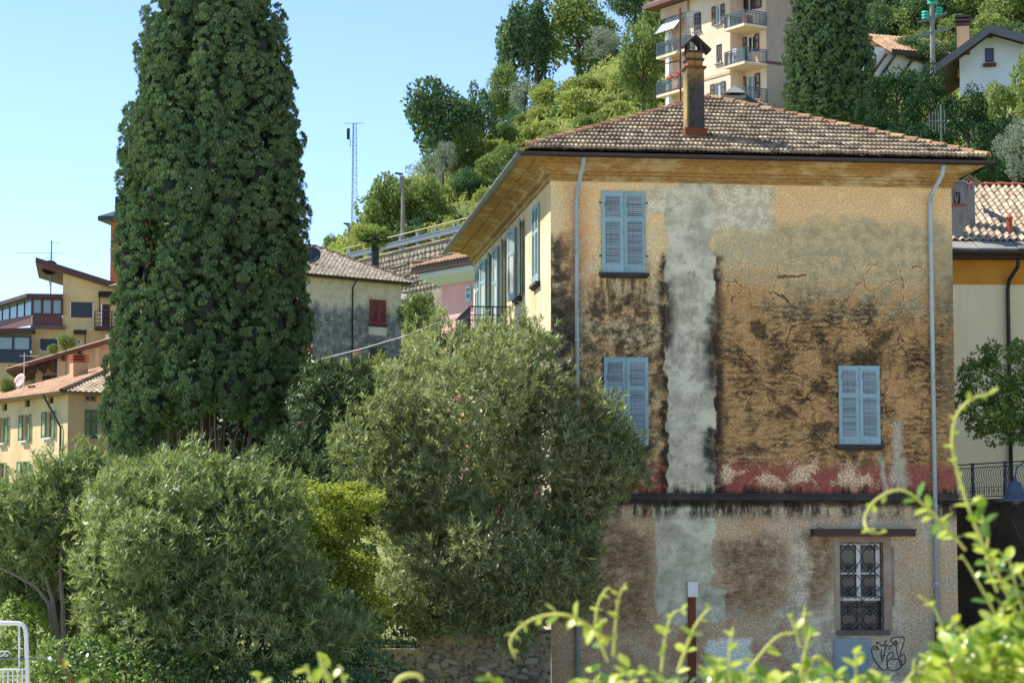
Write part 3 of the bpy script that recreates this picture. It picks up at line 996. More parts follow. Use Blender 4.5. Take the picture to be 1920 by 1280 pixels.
# balcony on the side wall
by0, by1, bx = 7.55, 11.4, 1.12
zf = DZ0 - .05
bal = MB().box(-bx, -.003, by0, by1, zf - .14, zf).build('balcony', M['stone_sill'], house)
br_ = MB()
zt = zf + 1.0
for pa, pb in (((-bx + .04, by0 + .04), (-.02, by0 + .04)), ((-bx + .04, by0 + .04), (-bx + .04, by1 - .04)), ((-bx + .04, by1 - .04), (-.02, by1 - .04))):
    br_.beam((*pa, zt), (*pb, zt), .05, .03)
    br_.beam((*pa, zt - .22), (*pb, zt - .22), .025, .02)
    br_.beam((*pa, zf + .1), (*pb, zf + .1), .03, .02)
br_.build('balcony_rail', M['black'], bal)
bs = MB().box(-.009, .009, -.009, .009, 0, 1.0).mesh('baluster', M['black'])
for i in range(10): link('baluster', bs, None, bal, T(-bx + .04 + i * (bx - .06) / 9, by0 + .04, zf))
for i in range(1, 30): link('baluster', bs, None, bal, T(-bx + .04, by0 + .04 + i * (by1 - by0 - .08) / 29, zf))

# ground floor window: timber casements, pale surround, scrolled iron grille, canopy board
a, b_, c, d = W4
wf = MB()
sp = c + (d - c) * 0.36
mx_ = (a + b_) / 2 - .03
for x0, x1, z0, z1 in ((mx_ - .05, mx_ + .05, sp, d - .02), (b_ - .13, b_ - .03, sp, d - .02), (a + .0, b_ - .03, sp - .05, sp + .03), (a + .01, mx_ - .051, sp + .56, sp + .60), (mx_ + .051, b_ - .131, sp + .56, sp + .60), (a, b_ - .131, d - .06, d - .02)):
    wf.box(x0, x1, .15, .19, z0, z1)
win = wf.build('window_frame', M['white'], house)
MB().poly((a, .21, c), (b_, .21, c), (b_, .21, d), (a, .21, d)).build('pane', M['glass'], win)
MB().box(a - .1, b_ + .12, -.13, -.003, c - .11, c - .004).build('window_sill', M['stone_sill'], house)
su = MB()
su.box(a - .13, a - .004, -.022, -.003, c, d + .14).box(b_ + .004, b_ + .20, -.022, -.003, c, d + .14).box(a - .003, b_ + .003, -.022, -.003, d + .004, d + .14)
su.box(b_ + .21, b_ + .235, -.03, -.003, c + .55, d - .1).box(b_ + .245, b_ + .26, -.03, -.003, c + .55, d - .1)
M['surround'] = m_plaster('window_surround', lin(168, 156, 138), lin(146, 116, 90), bumpk=0.4, dirt=0.5)
su.build('window_surround', M['surround'], house)
gr = MB()
yy = -.045
hgt_, wid = d - c, b_ - a
def spiral(cx, cz, r0, turns, a0, sgn=1, n=16):
    return [(cx + sgn * r0 * (1 - .8 * i / n) * math.cos(a0 + turns * 2 * math.pi * i / n), yy, cz + r0 * (1 - .8 * i / n) * math.sin(a0 + turns * 2 * math.pi * i / n)) for i in range(n + 1)]
for q in range(2):
    cx = a + wid * (q + .5) / 2
    for z0, hh in ((c, .5), (c + .5, .36), (c + .86, .5), (c + 1.36, hgt_ - 1.36)):
        for sg in (-1, 1):
            gr.tube([(cx + sg * wid * .235 * math.sin(math.pi * k / 10), yy, z0 + hh * k / 10) for k in range(11)], .0095, 4)
            gr.tube(spiral(cx + sg * .09, z0 + hh * .2, .075, 1.3, -math.pi / 2, sg), .0095, 4)
            gr.tube(spiral(cx + sg * .08, z0 + hh * .8, .07, 1.2, math.pi / 2, sg), .0095, 4)
for z in (c + .03, c + .52, c + .86, d - .03): gr.beam((a, yy, z), (b_, yy, z), .012, .012)
for x in (a + .02, (a + b_) / 2, b_ - .02): gr.beam((x, yy + .012, c), (x, yy + .012, d), .012, .012)
gr.build('window_grille', M['black'], house)
cp = fbox(1520, 1710, 992, 1005)
MB().box(cp[0], cp[1], -.30, -.003, cp[2], cp[3] - .025).box(cp[0] - .02, cp[1] + .02, -.33, -.003, cp[3] - .023, cp[3] + .012).build('window_canopy', M['wood'], house)

# cabinets and odds and ends on the wall
ub = fbox(1563, 1632, 1196, 1272)
cab = MB().box(ub[0], ub[1], -.05, -.003, ub[2], ub[3]).build('meter_cabinet', M['box_grey'], house)
MB().box(ub[0] + .04, ub[1] - .04, -.062, -.051, ub[2] + .04, ub[3] - .04).build('cabinet_door', M['box_grey'], cab)
dm = MB().box(-.007, .007, -.0655, -.0625, -.007, .007).mesh('vent_hole', M['black'])
for j in range(3):
    for i in range(12): link('vent_hole', dm, None, cab, T(ub[0] + .12 + i * .045, 0, ub[2] + .14 + j * .08))
MB().box(ub[1] - .09, ub[1] - .07, -.07, -.0625, ub[2] + .42, ub[2] + .46).build('lock', M['black'], cab)
mb_ = fbox(1288, 1307, 1091, 1118)
MB().box(mb_[0], mb_[1], -.12, -.003, mb_[2], mb_[3]).box(mb_[0] - .01, mb_[1] + .01, -.135, -.003, mb_[3] + .002, mb_[3] + .02).build('small_meter_box', M['white'], house)
rp = fbox(1290, 1304, 1119, 1240)
MB().box(rp[0], rp[1], -.06, -.003, -.4, rp[3]).build('rusty_conduit', M['rust'], house)
gt = fbox(1132, 1172, 775, 838)
ntt = Mt('green_netting')
M['net'] = ntt.end(ntt.princ(lin(96, 150, 120), 0.6, Alpha=ntt.ss(0.35, 0.6, ntt.noise(ntt.obj(), 22, 3), 0.15, 0.7)))
nb2 = MB()
gxn = 7
rows = [[(gt[0] + (gt[1] - gt[0]) * i / gxn, -.08 - .02 * math.sin(i * 2.1 + j), gt[2] + (gt[3] - gt[2]) * j / 6 * (1 - .35 * (1 - i / gxn))) for i in range(gxn + 1)] for j in range(7)]
nb2.loft(rows, closed=False)
nb2.build('green_netting', M['net'], house)

# sprayed tag beside the cabinet
GS = [[(600, 1025), (560, 1005), (540, 1012), (538, 1050), (556, 1100), (590, 1150), (625, 1182), (648, 1180), (656, 1140), (650, 1095), (668, 1056), (694, 1050), (700, 1072), (676, 1100), (652, 1112)],
      [(655, 1112), (655, 1150), (676, 1182), (712, 1184), (748, 1168), (764, 1132), (752, 1104), (716, 1098), (690, 1104)],
      [(716, 1000), (690, 970), (680, 950), (720, 934), (778, 938), (776, 980), (758, 1040), (750, 1080), (776, 1062), (790, 1100), (780, 1136), (756, 1140), (744, 1104), (724, 1030), (718, 965)],
      [(612, 1026), (606, 1072), (618, 1120)], [(644, 996), (632, 1050), (622, 1108)], [(604, 1078), (642, 1070)],
      [(548, 1016), (582, 1030), (574, 968), (618, 1000), (648, 954), (634, 992), (684, 1000), (718, 962), (730, 990)], [(664, 1018), (672, 1024)]]
gm_ = MB()
kq = 0
for s_ in GS:
    pts = []
    for x, y in s_:
        t, z = HF.front(1500 + x / 4, 960 + y / 4)
        pts.append(Vector((t, 0, z)))
    sm_ = []
    for i in range(len(pts) - 1):
        p0, p1, p2, p3 = pts[max(i - 1, 0)], pts[i], pts[i + 1], pts[min(i + 2, len(pts) - 1)]
        for k in range(5):
            t = k / 5
            sm_.append(0.5 * (2 * p1 + (p2 - p0) * t + (2 * p0 - 5 * p1 + 4 * p2 - p3) * t * t + (3 * p1 - p0 - 3 * p2 + p3) * t ** 3))
    sm_.append(pts[-1])
    kq += 1
    y = -.004 - .0006 * kq
    L_, R_ = [], []
    for i, p in enumerate(sm_):
        d_ = (sm_[min(i + 1, len(sm_) - 1)] - sm_[max(i - 1, 0)]).normalized()
        n_ = Vector((-d_.z, 0, d_.x)) * .013
        L_.append((p.x + n_.x, y - .00002 * i, p.z + n_.z)); R_.append((p.x - n_.x, y - .00002 * i, p.z - n_.z))
    gm_.add(L_ + R_, [(i, i + 1, len(L_) + i + 1, len(L_) + i) for i in range(len(L_) - 1)])
gm_.build('graffiti', M['black'], house)
g2_ = MB()
for s_ in ([(1776, 1186), (1780, 1176), (1784, 1186), (1777, 1182)], [(1786, 1174), (1786, 1186), (1789, 1186)], [(1783, 1178), (1790, 1177)], [(1792, 1180), (1796, 1180), (1796, 1187), (1791, 1187), (1792, 1180)]):
    for (xa, ya), (xb, yb) in zip(s_, s_[1:]):
        A, B = HF.front(xa, ya), HF.front(xb, yb)
        g2_.beam((A[0], -.006, A[1]), (B[0], -.006, B[1]), .012, .004, (0, 1, 0))
g2_.build('graffiti', M['black'], house)

# chimney on the front slope
def roof_z(y): return EZ + (y + OV) * RISE / HALF
cy0 = 0.55
for cy0 in (0.4, 0.6, 0.8, 1.0, 1.2, 1.4, 1.6):
    t, z = HF.front(1305, 268, cy0)
    if z <= roof_z(cy0): break
cx0, cx1 = HF.front(1288, 240, cy0)[0], HF.front(1321, 240, cy0)[0]
zt_ = [HF.front(1305, y, cy0)[1] for y in (268, 240, 128, 118, 98, 96, 74)]
cyd = cx1 - cx0
mm = Mt('chimney_render')
o_ = mm.obj()
zz = mm.xyz(o_)[2]
na, nb_ = mm.noise(o_, 2.2, 7, 0.65), mm.noise(o_, 9, 8, 0.75)
cc_ = mm.mix(lin(128, 100, 52), lin(66, 62, 56), mm.ss(zt_[2] - .1, zt_[2] - .5, mm.add(zz, mm.mul(mm.sub(na, .5), .9))))
cc_ = mm.mix(cc_, lin(40, 36, 32), mm.mul(mm.ss(0.45, 0.65, nb_), 0.85))
sunlit_tint = mm.ss(0.05, 0.02, mm.sub(mm.xyz(o_)[0], cx0))  # sunlight on the left face, put into the colour
cc_ = mm.mix(cc_, mm.mix(lin(160, 134, 76), lin(112, 90, 56), mm.ss(0.45, 0.6, na)), sunlit_tint)
M['chim'] = mm.end(mm.princ(cc_, 0.9, normal=mm.bump(nb_, 0.4, 0.02)))
ch_ = MB().box(cx0, cx1, cy0, cy0 + cyd, zt_[0] - .1, zt_[2]).build('chimney', M['chim'], house)
k = .05
MB().box(cx0 - k, cx1 + k, cy0 - k, cy0 + cyd + k, zt_[0] - .25, zt_[1]).build('chimney_foot', M['rust'], ch_)
MB().add([(cx0 - k - .25, cy0 - k - .12, zt_[0] - .12), (cx0 - k - .003, cy0 - k - .12, zt_[0] - .08), (cx0 - k - .003, cy0 + cyd, zt_[0] + .3), (cx0 - k - .2, cy0 + cyd, zt_[0] + .1)], [(0, 1, 2, 3)]).build('flashing', M['rust'], ch_)
MB().box(cx0 - k, cx1 + k, cy0 - k, cy0 + cyd + k, zt_[2] + .002, zt_[2] + .05).build('chimney_band', M['rust'], ch_)
z = zt_[2] + .052
M['chimbrick'] = m_paint('sooty_yellow_brick', lin(150, 108, 48), lin(96, 66, 36), 0.9, 0.7, 10)
for j in range(2):
    for i in range(2):
        w_ = (cyd - .06) / 2
        x = cx0 + .03 + i * (w_ + .005)
        MB().box(x, x + w_ - .01, cy0 + .03, cy0 + cyd - .03, z, z + .14).build('brick', M['chimbrick'], ch_)
    z += .14
    MB().box(cx0 - .01, cx1 + .01, cy0 - .01, cy0 + cyd + .01, z + .002, z + .05).build('chimney_band', M['black'], ch_)
    z += .052
for xx in (cx0 + .03, cx1 - .09):
    MB().box(xx, xx + .06, cy0 + .03, cy0 + .1, z + .002, z + .2).build('cap_post', M['dark_stone'], ch_)
    MB().box(xx, xx + .06, cy0 + cyd - .1, cy0 + cyd - .03, z + .002, z + .2).build('cap_post', M['dark_stone'], ch_)
cxm = (cx0 + cx1) / 2
zc = z + .36
for sg in (-1, 1):
    q = MB()
    a_ = [(cxm, cy0 - .1, zc), (cxm + sg * .37, cy0 - .1, zc - .34), (cxm + sg * .37, cy0 + cyd + .1, zc - .34), (cxm, cy0 + cyd + .1, zc)]
    q.loft([a_, [(x, y, zq - .04) for x, y, zq in a_]])
    q.build('cap_slab', M['dark_stone'], ch_)

# aerials standing on the roof
def aerial(name, label, foot, h, booms, m=M['grey_metal'], r=.022):
    t = thing(name, label, 'antenna', foot)
    MB().tube([(0, 0, -.3), (0, 0, h)], r, 6).build('mast', m, t)
    for z, a, ln, nel, el, vert in booms:
        d = Vector((math.cos(a), math.sin(a), 0))
        s = Vector((0, 0, 1)) if vert else Vector((-d.y, d.x, 0))
        b = MB().tube([Vector((0, 0, z)) - d * ln * .25, Vector((0, 0, z)) + d * ln * .75], .014, 5).build('boom', m, t)
        for i in range(nel):
            c = Vector((0, 0, z)) + d * (ln * (-.22 + .95 * i / max(1, nel - 1)))
            e_ = el * (1 - .35 * i / nel)
            MB().tube([c - s * e_ / 2, c + s * e_ / 2], .009, 4).build('element', m, b)
    return t


def hw(x, y, z):
    q = HF.p + HF.u * x + HF.v * y
    return (q.x, q.y, z)


ay = 4.0
t, z = HF.front(1276, 182, ay)
ant = aerial('tv_antenna', 'tall dark antenna mast rising behind the villa chimney', hw(t, ay, roof_z(ay)), HF.front(1276, 15, ay)[1] - roof_z(ay), [], M['rust'], .025)
zt0 = HF.front(1276, 15, ay)[1] - roof_z(ay)
for zz_, ln in ((.35, .5), (1.05, .55), (1.1, .3)): MB().tube([(-ln, 0, zz_), (0, 0, zz_ + .1)], .014, 5).build('stay', M['rust'], ant)
g_ = MB()
for i in range(8): g_.tube([(.12 + i * .05, .02, zt0 - .75), (.12 + i * .05, .02, zt0 - .05)], .005, 4)
for i in range(6): g_.tube([(-.05, .03, zt0 - .75 + i * .13), (.5, .03, zt0 - .75 + i * .13)], .005, 4)
g_.build('reflector_grid', M['grey_metal'], ant)
t2, z2 = HF.front(1765, 262, 6.0)
aerial('tv_antenna', 'pale comb-like television antenna behind the right hip of the villa roof', hw(t2, 6.0, EZ + 1.0), HF.front(1765, 196, 6.0)[1] - EZ - 1.0, [(HF.front(1765, 228, 6.0)[1] - EZ - 1.0, math.pi + .2, .45, 6, .65, True)])
# ------------------------------------------------------------------ generic pieces for the other houses
def pbox(mb, sd, t0, t1, d0, d1, z0, z1):
    return mb.box(d0, d1, t0, t1, z0, z1) if sd else mb.box(t0, t1, d0, d1, z0, z1)


def window(parent, h, sd, frame=M['white'], pane=M['glass'], fw=0.06, bars=1, off=0.0, depth=0.14, hbars=0):
    a, b, c, d = h
    f = MB()
    y0, y1 = off + depth - .05, off + depth
    for t0, t1, z0, z1 in ((a + .002, a + fw, c + .002, d - .002), (b - fw, b - .002, c + .002, d - .002)): pbox(f, sd, t0, t1, y0, y1, z0, z1)
    for z0, z1 in ((c + .002, c + fw), (d - fw, d - .002)): pbox(f, sd, a + fw, b - fw, y0 + .003, y1 - .003, z0, z1)
    for i in range(bars):
        x = a + (b - a) * (i + 1) / (bars + 1)
        pbox(f, sd, x - fw * .5, x + fw * .5, y0 + .006, y1 - .006, c + fw, d - fw)
    for i in range(hbars):
        z = c + (d - c) * (i + 1) / (hbars + 1)
        pbox(f, sd, a + fw, b - fw, y0 + .009, y1 - .009, z - .02, z + .02)
    o = f.build('window', frame, parent)
    p = MB()
    pbox(p, sd, a + .01, b - .01, off + depth - .02, off + depth - .012, c + .01, d - .01)
    p.build('pane', pane, o)
    return o


def leaf(parent, sd, t0, t1, z0, z1, d, m, tilt=0.0, hinge=None, ms=None):
    """A flat shutter leaf against a wall at depth d (negative is outwards)."""
    w = t1 - t0
    if sd:
        mt = T(d, t1 if hinge is None else hinge, z0) @ Matrix.Rotation(-math.pi / 2 + tilt, 4, 'Z')
    else:
        mt = T(t0 if hinge is None else hinge, d, z0) @ Matrix.Rotation(tilt, 4, 'Z')
    return shutter(parent, mt, w, z1 - z0, m, ms or m, 0.6, False, st=w * .14, tr=.1, br=.14, mr=.08, pitch=0.085)


def hole_pair(fr, px0, px1, py0, py1, sd, off=0.0):
    return fbox(px0, px1, py0, py1, fr, sd, off)


def zoomL(x, y, s, ox, oy): return ox + x / s, oy + y / s


# ------------------------------------------------------------------ yellow house with green shutters (low left)
YF = Fr(at(127, 800, 138.0), R(34), 3.0)
yh = frthing('farm_house', 'cream house with open green shutters and low orange tiled roof', 'house', YF)
M['cream'] = m_plaster('cream_render', lin(214, 190, 146), lin(198, 170, 124), lin(150, 130, 100), 0.3, 0.25, 0.15)
ZE = YF.front(127, 736)[1]
LL, WW = 17.0, 17.0
z3 = lambda x, y: zoomL(x, y, 4.925, 0, 660)
def zb3(x0, x1, y0, y1, sd, fr=YF):
    a_, b_ = z3(x0, y0), z3(x1, y1)
    return fbox(a_[0], b_[0], a_[1], b_[1], fr, sd)
up_open = [zb3(433, 486, 548, 788, True), zb3(218, 263, 578, 816, True), zb3(8, 56, 605, 838, True)]
lo_open = [zb3(425, 478, 985, 1215, True), zb3(205, 256, 1008, 1240, True), zb3(-8, 42, 1022, 1256, True)]
att = [zb3(446, 494, 412, 474, True), zb3(230, 276, 441, 505, True), zb3(22, 66, 476, 540, True)]
MB().wall(sm, 0, LL, -1, ZE, up_open + lo_open + att, .25).build('side_wall', M['cream'], yh)
fw_ = zb3(781, 893, 532, 778, False)
fa = zb3(785, 892, 393, 456, False)
M['cream_dk'] = m_plaster('cream_render_shaded_damp', lin(196, 166, 130), lin(178, 146, 112), lin(140, 128, 116), 0.35, 0.3, 0.2, (4.0, 6.5))  # front wall's shade put into a darker cream, damp tone low down
MB().wall(fm, 0, WW, -1, ZE, [fa], .25).build('front_wall', M['cream_dk'], yh)
window(yh, fa, False, M['surround'], M['glass'], .1)
mid = (fw_[0] + fw_[1]) / 2
leaf(yh, False, fw_[0], mid - .005, fw_[2], fw_[3], -.03, M['green'])
leaf(yh, False, mid + .005, fw_[1], fw_[2], fw_[3], -.03, M['green'])
sill(yh, fw_, M['greenpipe'], False, .12, .1)
for h in up_open + lo_open:
    wl = (h[1] - h[0]) * .62
    leaf(yh, True, h[0] - wl, h[0] - .01, h[2], h[3], -.05, M['green_lt'], -.12, h[0])
    leaf(yh, True, h[1] + .01, h[1] + wl, h[2], h[3], -.12, M['green'], .12)
    window(yh, h, True, M['surround'], M['glass'], .09, 1, 0, .2)
    sill(yh, h, M['white'], True, .22, .12, .09)
for h in att: window(yh, h, True, M['brown'], M['glass'], .06, 1, 0, .2)
OVY = .75
ey = [(-OVY, -OVY, ZE), (WW + OVY, -OVY, ZE), (WW + OVY, LL + OVY, ZE), (-OVY, LL + OVY, ZE)]
apy = (WW / 2, LL / 2, ZE + 3.0)
rf = MB().poly(ey[0], ey[1], apy).poly(ey[1], ey[2], apy).poly(ey[2], ey[3], apy).poly(ey[3], ey[0], apy)
rf.poly(*[(x, y, z - .1) for x, y, z in reversed(ey)])
for i in range(4):
    p, q = ey[i], ey[(i + 1) % 4]
    rf.poly((p[0], p[1], p[2] - .1), (q[0], q[1], q[2] - .1), q, p)
yr = rf.build('roof', M['tile_orange'], yh)
hl = WW / 2 + OVY
sl = math.hypot(hl, 3.0)
tO = tile_mesh(.34, .46, 1, .07, .04, M['tile_orange'], 'yel', 4)
tC = tile_mesh(.34, .46, 1, .07, .04, M['tile_cream_i'], 'yelc', 4)
tri = lambda x, y: y * hl / sl < x < 2 * hl - y * hl / sl
tile_slope(yr, ey[0], (1, 0, 0), (0, hl, 3.0), tri, 2 * hl, sl, .34, .40, .46, tC, M['tile_cream_i'], 0)
tile_slope(yr, ey[3], (0, -1, 0), (hl, 0, 3.0), tri, 2 * hl, sl, .34, .40, .46, tO, M['tile_orange'], 0)
hip_line(yr, ey[0], apy, .15, .5, .45, hip_tile_mesh(.16, .5, M['roofbed'], 'yel'), .06)
gutter(yh, (-OVY - .06, -OVY, ZE + .02), (-OVY - .06, LL + OVY, ZE + .02), .08, M['gutter_g'], out=(1, 0, 0))
gutter(yh, (-OVY, -OVY - .06, ZE + .02), (WW + OVY, -OVY - .06, ZE + .02), .08, M['gutter_g'], out=(0, 1, 0))
s1 = YF.side(*z3(580, 500))[0]
downpipe(yh, [(-OVY, s1 + 1.2, ZE - .05), (-OVY + .1, s1 + 1.1, ZE - .3), (-.12, s1, ZE - 2.0), (-.12, s1, ZE - 2.4), (-.12, s1, -.5)], .07, M['greenpipe'])
skp = YF.side(*z3(365, 295), off=2.2)
MB().box(-.5, .55, -.03, .03, 0, .12).build('roof_vent', M['wood'], yr, mw=basis((1.6, skp[0] - .2, ZE + 3.0 * (1.6 + OVY) / hl + .12), (0, -1, 0), (hl, 0, 3.0)))
# chimney stack at the ridge
cz = Vector(apy)
tcx = at(*z3(728, 110), 147.0)
lc = Vector(((tcx - YF.p).dot(YF.u), (tcx - YF.p).dot(YF.v), tcx.z - YF.zb))
cs = MB().box(lc.x - .5, lc.x + .5, lc.y - .3, lc.y + .3, lc.z - 1.4, lc.z + .1).build('chimney', M['cream_dk'], yh)
for j in range(3): MB().box(lc.x - .55, lc.x + .55, lc.y - .35, lc.y + .35, lc.z + .14 + j * .17, lc.z + .22 + j * .17).build('chimney_slab', M['terracotta'], cs)
MB().box(lc.x - .3, lc.x + .3, lc.y - .2, lc.y + .2, lc.z + .1, lc.z + .6).build('flue', M['void'], cs)


def dish(name, label, p, r, facing, m, pole=1.0, group=None):
    t = thing(name, label, 'satellite dish', (p[0], p[1], p[2] - pole))
    b = MB()
    prof_ = [(0.001, 0.0), (.35 * r, .03 * r), (.7 * r, .1 * r), (r, .22 * r), (r * 1.01, .25 * r), (.7 * r, .15 * r), (.35 * r, .07 * r), (.001, .05 * r)]
    b.lathe(prof_, (0, 0, 0), 18)
    q = Vector(facing).to_track_quat('Z', 'Y').to_matrix().to_4x4()
    b.build('reflector', m, t, True, T(0, 0, pole) @ q)
    f = Vector(facing).normalized()
    MB().tube([(0, 0, 0), (0, 0, pole * .9), Vector((0, 0, pole)) - f * .02], .03, 6).build('pole', M['grey_metal'], t)
    MB().tube([Vector((0, 0, pole - r * .7)) + f * .1, Vector((0, 0, pole)) + f * r * .9], .015, 5).build('feed_arm', M['grey_metal'], t)
    return t


dp = at(*z3(190, 270), 150.0)
dish('satellite_dish', 'pinkish satellite dish on the orange roof of the cream house', dp, .5, (-.5, -.7, .35), m_paint('pink_dish', lin(196, 160, 150)), 1.6)
dp = at(*z3(225, 20), 149.0)
aerial('tv_antenna', 'thin pale antenna on the orange roof of the cream house', (dp.x, dp.y, dp.z - 2.6), 2.7, [(2.5, .2, 1.2, 7, .5, False), (1.9, 2.6, .8, 5, .4, False)], M['white'])

# ------------------------------------------------------------------ timber porch house behind it
PF = Fr(at(107, 700, 160.0), R(6), 6.0)
ph = frthing('timber_porch_house', 'beige house with sloping brown verge and dark timber braced porch', 'house', PF)
z2 = lambda x, y: zoomL(x, y, 4.925, 0, 440)
V0, V1 = PF.front(*z2(60, 1240), -.6), PF.front(*z2(1020, 958), -.6)
M['beige'] = m_plaster('beige_render', lin(204, 178, 146), lin(188, 160, 126), None, 0.4, 0.3, 0.2)
vt = lambda t: V0[1] + (V1[1] - V0[1]) * (t - V0[0]) / (V1[0] - V0[0])
t_r = V1[0] + 3
MB().poly((0, 0, 0), (t_r, 0, 0), (t_r, 0, vt(t_r) - .1), (0, 0, vt(0) - .1)).poly((0, 0, 0), (0, 0, vt(0) - .1), (0, 9, vt(0) - .1), (0, 9, 0)).poly((t_r, 0, 0), (t_r, 9, 0), (t_r, 9, vt(t_r) - .1), (t_r, 0, vt(t_r) - .1)).build('wall', M['beige'], ph)
rw = MB()
A = [(V0[0], -.6, V0[1]), (t_r + .6, -.6, vt(t_r + .6)), (t_r + .6, 9.5, vt(t_r + .6)), (V0[0], 9.5, V0[1])]
rw.loft([A, [(x, y, z - .22) for x, y, z in A]])
prf = rw.build('roof', M['fascia'], ph)
MB().loft([[(x, y, z + .02) for x, y, z in A], [(x, y + .1, z + .1) for x, y, z in A]]).build('roof_covering', M['tile_orange'], prf)
p1, p2 = PF.front(*z2(880, 1120))[0], PF.front(*z2(920, 1120))[0]
MB().box(p1, p2, -.12, -.003, 0, vt(p1) - .25).build('pilaster', M['cream'], ph)
for tt_ in (.3, p1 * .55, p2 + 1.2): MB().box(tt_, tt_ + .25, -.55, 0, vt(tt_) - .5, vt(tt_) - .24).build('rafter_end', M['wood'], ph)
zA = vt(V0[0] + 1.6) - .3
for i, (xa, ya, xb, yb) in enumerate(((520, 1095, 520, 1275), (415, 1180, 415, 1275), (325, 1180, 325, 1275), (190, 1225, 420, 1225), (300, 1165, 410, 1275), (430, 1180, 500, 1265), (215, 1225, 275, 1285), (280, 1150, 520, 1180))):
    A_, B_ = PF.front(*z2(xa, ya), .3), PF.front(*z2(xb, yb), .3)
    MB().beam((A_[0], .3 + .02 * i, A_[1]), (B_[0], .3 + .02 * i, B_[1]), .22, .28, (0, 1, 0)).build('porch_beam', M['wood'], ph)
q0, q1 = PF.front(*z2(330, 1100), 1.6), PF.front(*z2(540, 1290), 1.6)
MB().box(q0[0], 0, 1.6, 1.8, 0, vt(q0[0]) - .3).build('porch_wall', M['beige'], ph)
MB().box(q0[0] + .5, q0[0] + 1.6, 1.54, 1.597, 4.2, vt(q0[0]) - .8).build('porch_door', M['wood'], ph)
dp = at(*z2(1000, 945), 163.0)
MB().box(V1[0] - .5, V1[0] + .6, 1.5, 2.4, vt(V1[0]) - .3, vt(V1[0]) + .45).build('chimney', M['white'], ph)

# ------------------------------------------------------------------ tall yellow house with glazed verandas
TF = Fr(at(117, 600, 172.0), R(10), 10.0)
th_ = frthing('veranda_house', 'tall yellow house with steep single pitch roof and glazed corner verandas', 'house', TF)
M['yellow'] = m_plaster('yellow_render', lin(212, 196, 142), lin(196, 180, 126), lin(128, 122, 88), 0.4, 0.75, 0.3)
M['pale_yellow'] = m_plaster('pale_yellow_render', lin(216, 196, 148), lin(202, 182, 132), None, 0.4, 0.2, 0.15)
f2 = lambda x, y, off=0: TF.front(*z2(x, y), off)
def b2(x0, x1, y0, y1, off=0):
    a_, b_ = f2(x0, (y0 + y1) / 2, off), f2(x1, (y0 + y1) / 2, off)
    return (a_[0], b_[0], f2((x0 + x1) / 2, y1, off)[1], f2((x0 + x1) / 2, y0, off)[1])
R0, R1 = f2(575, 352), f2(1060, 505)
rt = lambda t: R0[1] + (R1[1] - R0[1]) * (t - R0[0]) / (R1[0] - R0[0])
tr_ = R1[0] + 1.0
bw, dr = b2(652, 857, 622, 765), b2(937, 1018, 640, 855)
lw, lw2 = b2(370, 528, 960, 1085), b2(705, 750, 965, 1010)
zflo = f2(575, 862)[1]
tl0 = f2(290, 1000)[0]
w_ = MB()
zt_l = rt(tr_) - .05
w_.wall(fm, 0, tr_, zflo, zt_l, [bw, dr], .2)
w_.poly((0, 0, zt_l), (tr_, 0, zt_l), (tr_, 0, rt(tr_)), (0, 0, rt(0)))
w_.wall(fm, tl0, tr_, -3, zflo - .002, [lw, lw2], .2)
w_.build('wall', M['yellow'], th_)
sl0 = f2(485, 480)
MB().poly((-.003, 0, zflo - 6), (-.003, 0, rt(0)), (-.003, 9, rt(0)), (-.003, 9, zflo - 6)).build('side_wall', M['pale_yellow'], th_)
ro = MB()
A = [(-2.0, -.7, rt(-2.0) + .05), (tr_ + .5, -.7, rt(tr_ + .5) + .05), (tr_ + .5, 9.5, rt(tr_ + .5) + .05), (-2.0, 9.5, rt(-2.0) + .05)]
ro.loft([A, [(x, y, z + .38) for x, y, z in A]])
tro = ro.build('roof', M['fascia'], th_)
M['gable_dark'] = m_paint('dark_verge', lin(74, 46, 46))
MB().loft([[(-2.0, -.72, rt(-2) + .06), (tr_ + .5, -.72, rt(tr_ + .5) + .06), (tr_ + .5, -.72, rt(tr_ + .5) + .45), (-2.0, -.72, rt(-2) + .45)], [(-2.0, -.76, rt(-2) + .06), (tr_ + .5, -.76, rt(tr_ + .5) + .06), (tr_ + .5, -.76, rt(tr_ + .5) + .45), (-2.0, -.76, rt(-2) + .45)]]).build('verge_board', M['gable_dark'], tro)
def framed(parent, h, m, fm_, out=.02, k=.1):
    MB().box(h[0] - k, h[0] - .002, -out, -.003, h[2] - k, h[3] + k).box(h[1] + .002, h[1] + k, -out, -.003, h[2] - k, h[3] + k).box(h[0], h[1], -out, -.003, h[3] + .002, h[3] + k).box(h[0], h[1], -out, -.003, h[2] - k, h[2] - .002).build('window_surround', fm_, parent)
    return MB().box(h[0] + .01, h[1] - .01, .08, .14, h[2] + .01, h[3] - .01).build('roller_shutter', m, parent)
framed(th_, bw, M['slate'], M['cream'])
dd = MB().box(dr[0] + .02, dr[1] - .02, .05, .12, dr[2], dr[3] - .02).build('door', M['maroon'], th_)
for i in range(4): MB().box(dr[0] + .15, dr[1] - .15, .035, .048, dr[2] + .2 + i * (dr[3] - dr[2]) / 4.3, dr[2] + .75 + i * (dr[3] - dr[2]) / 4.3).build('door_panel', M['brown'], dd)
bs_ = MB().box(dr[0] - .5, dr[1] + 1.5, -1.0, -.003, dr[2] - .25, dr[2]).build('balcony', M['wood'], th_)
q = MB()
for i in range(4): q.beam((dr[0] - .5, -.95, dr[2] + .25 + i * .28), (dr[1] + 1.5, -.95, dr[2] + .25 + i * .28), .05, .05)
for x in (dr[0] - .48, dr[1] + .1, dr[1] + 1.45): q.beam((x, -.95, dr[2]), (x, -.95, dr[2] + 1.1), .07, .07)
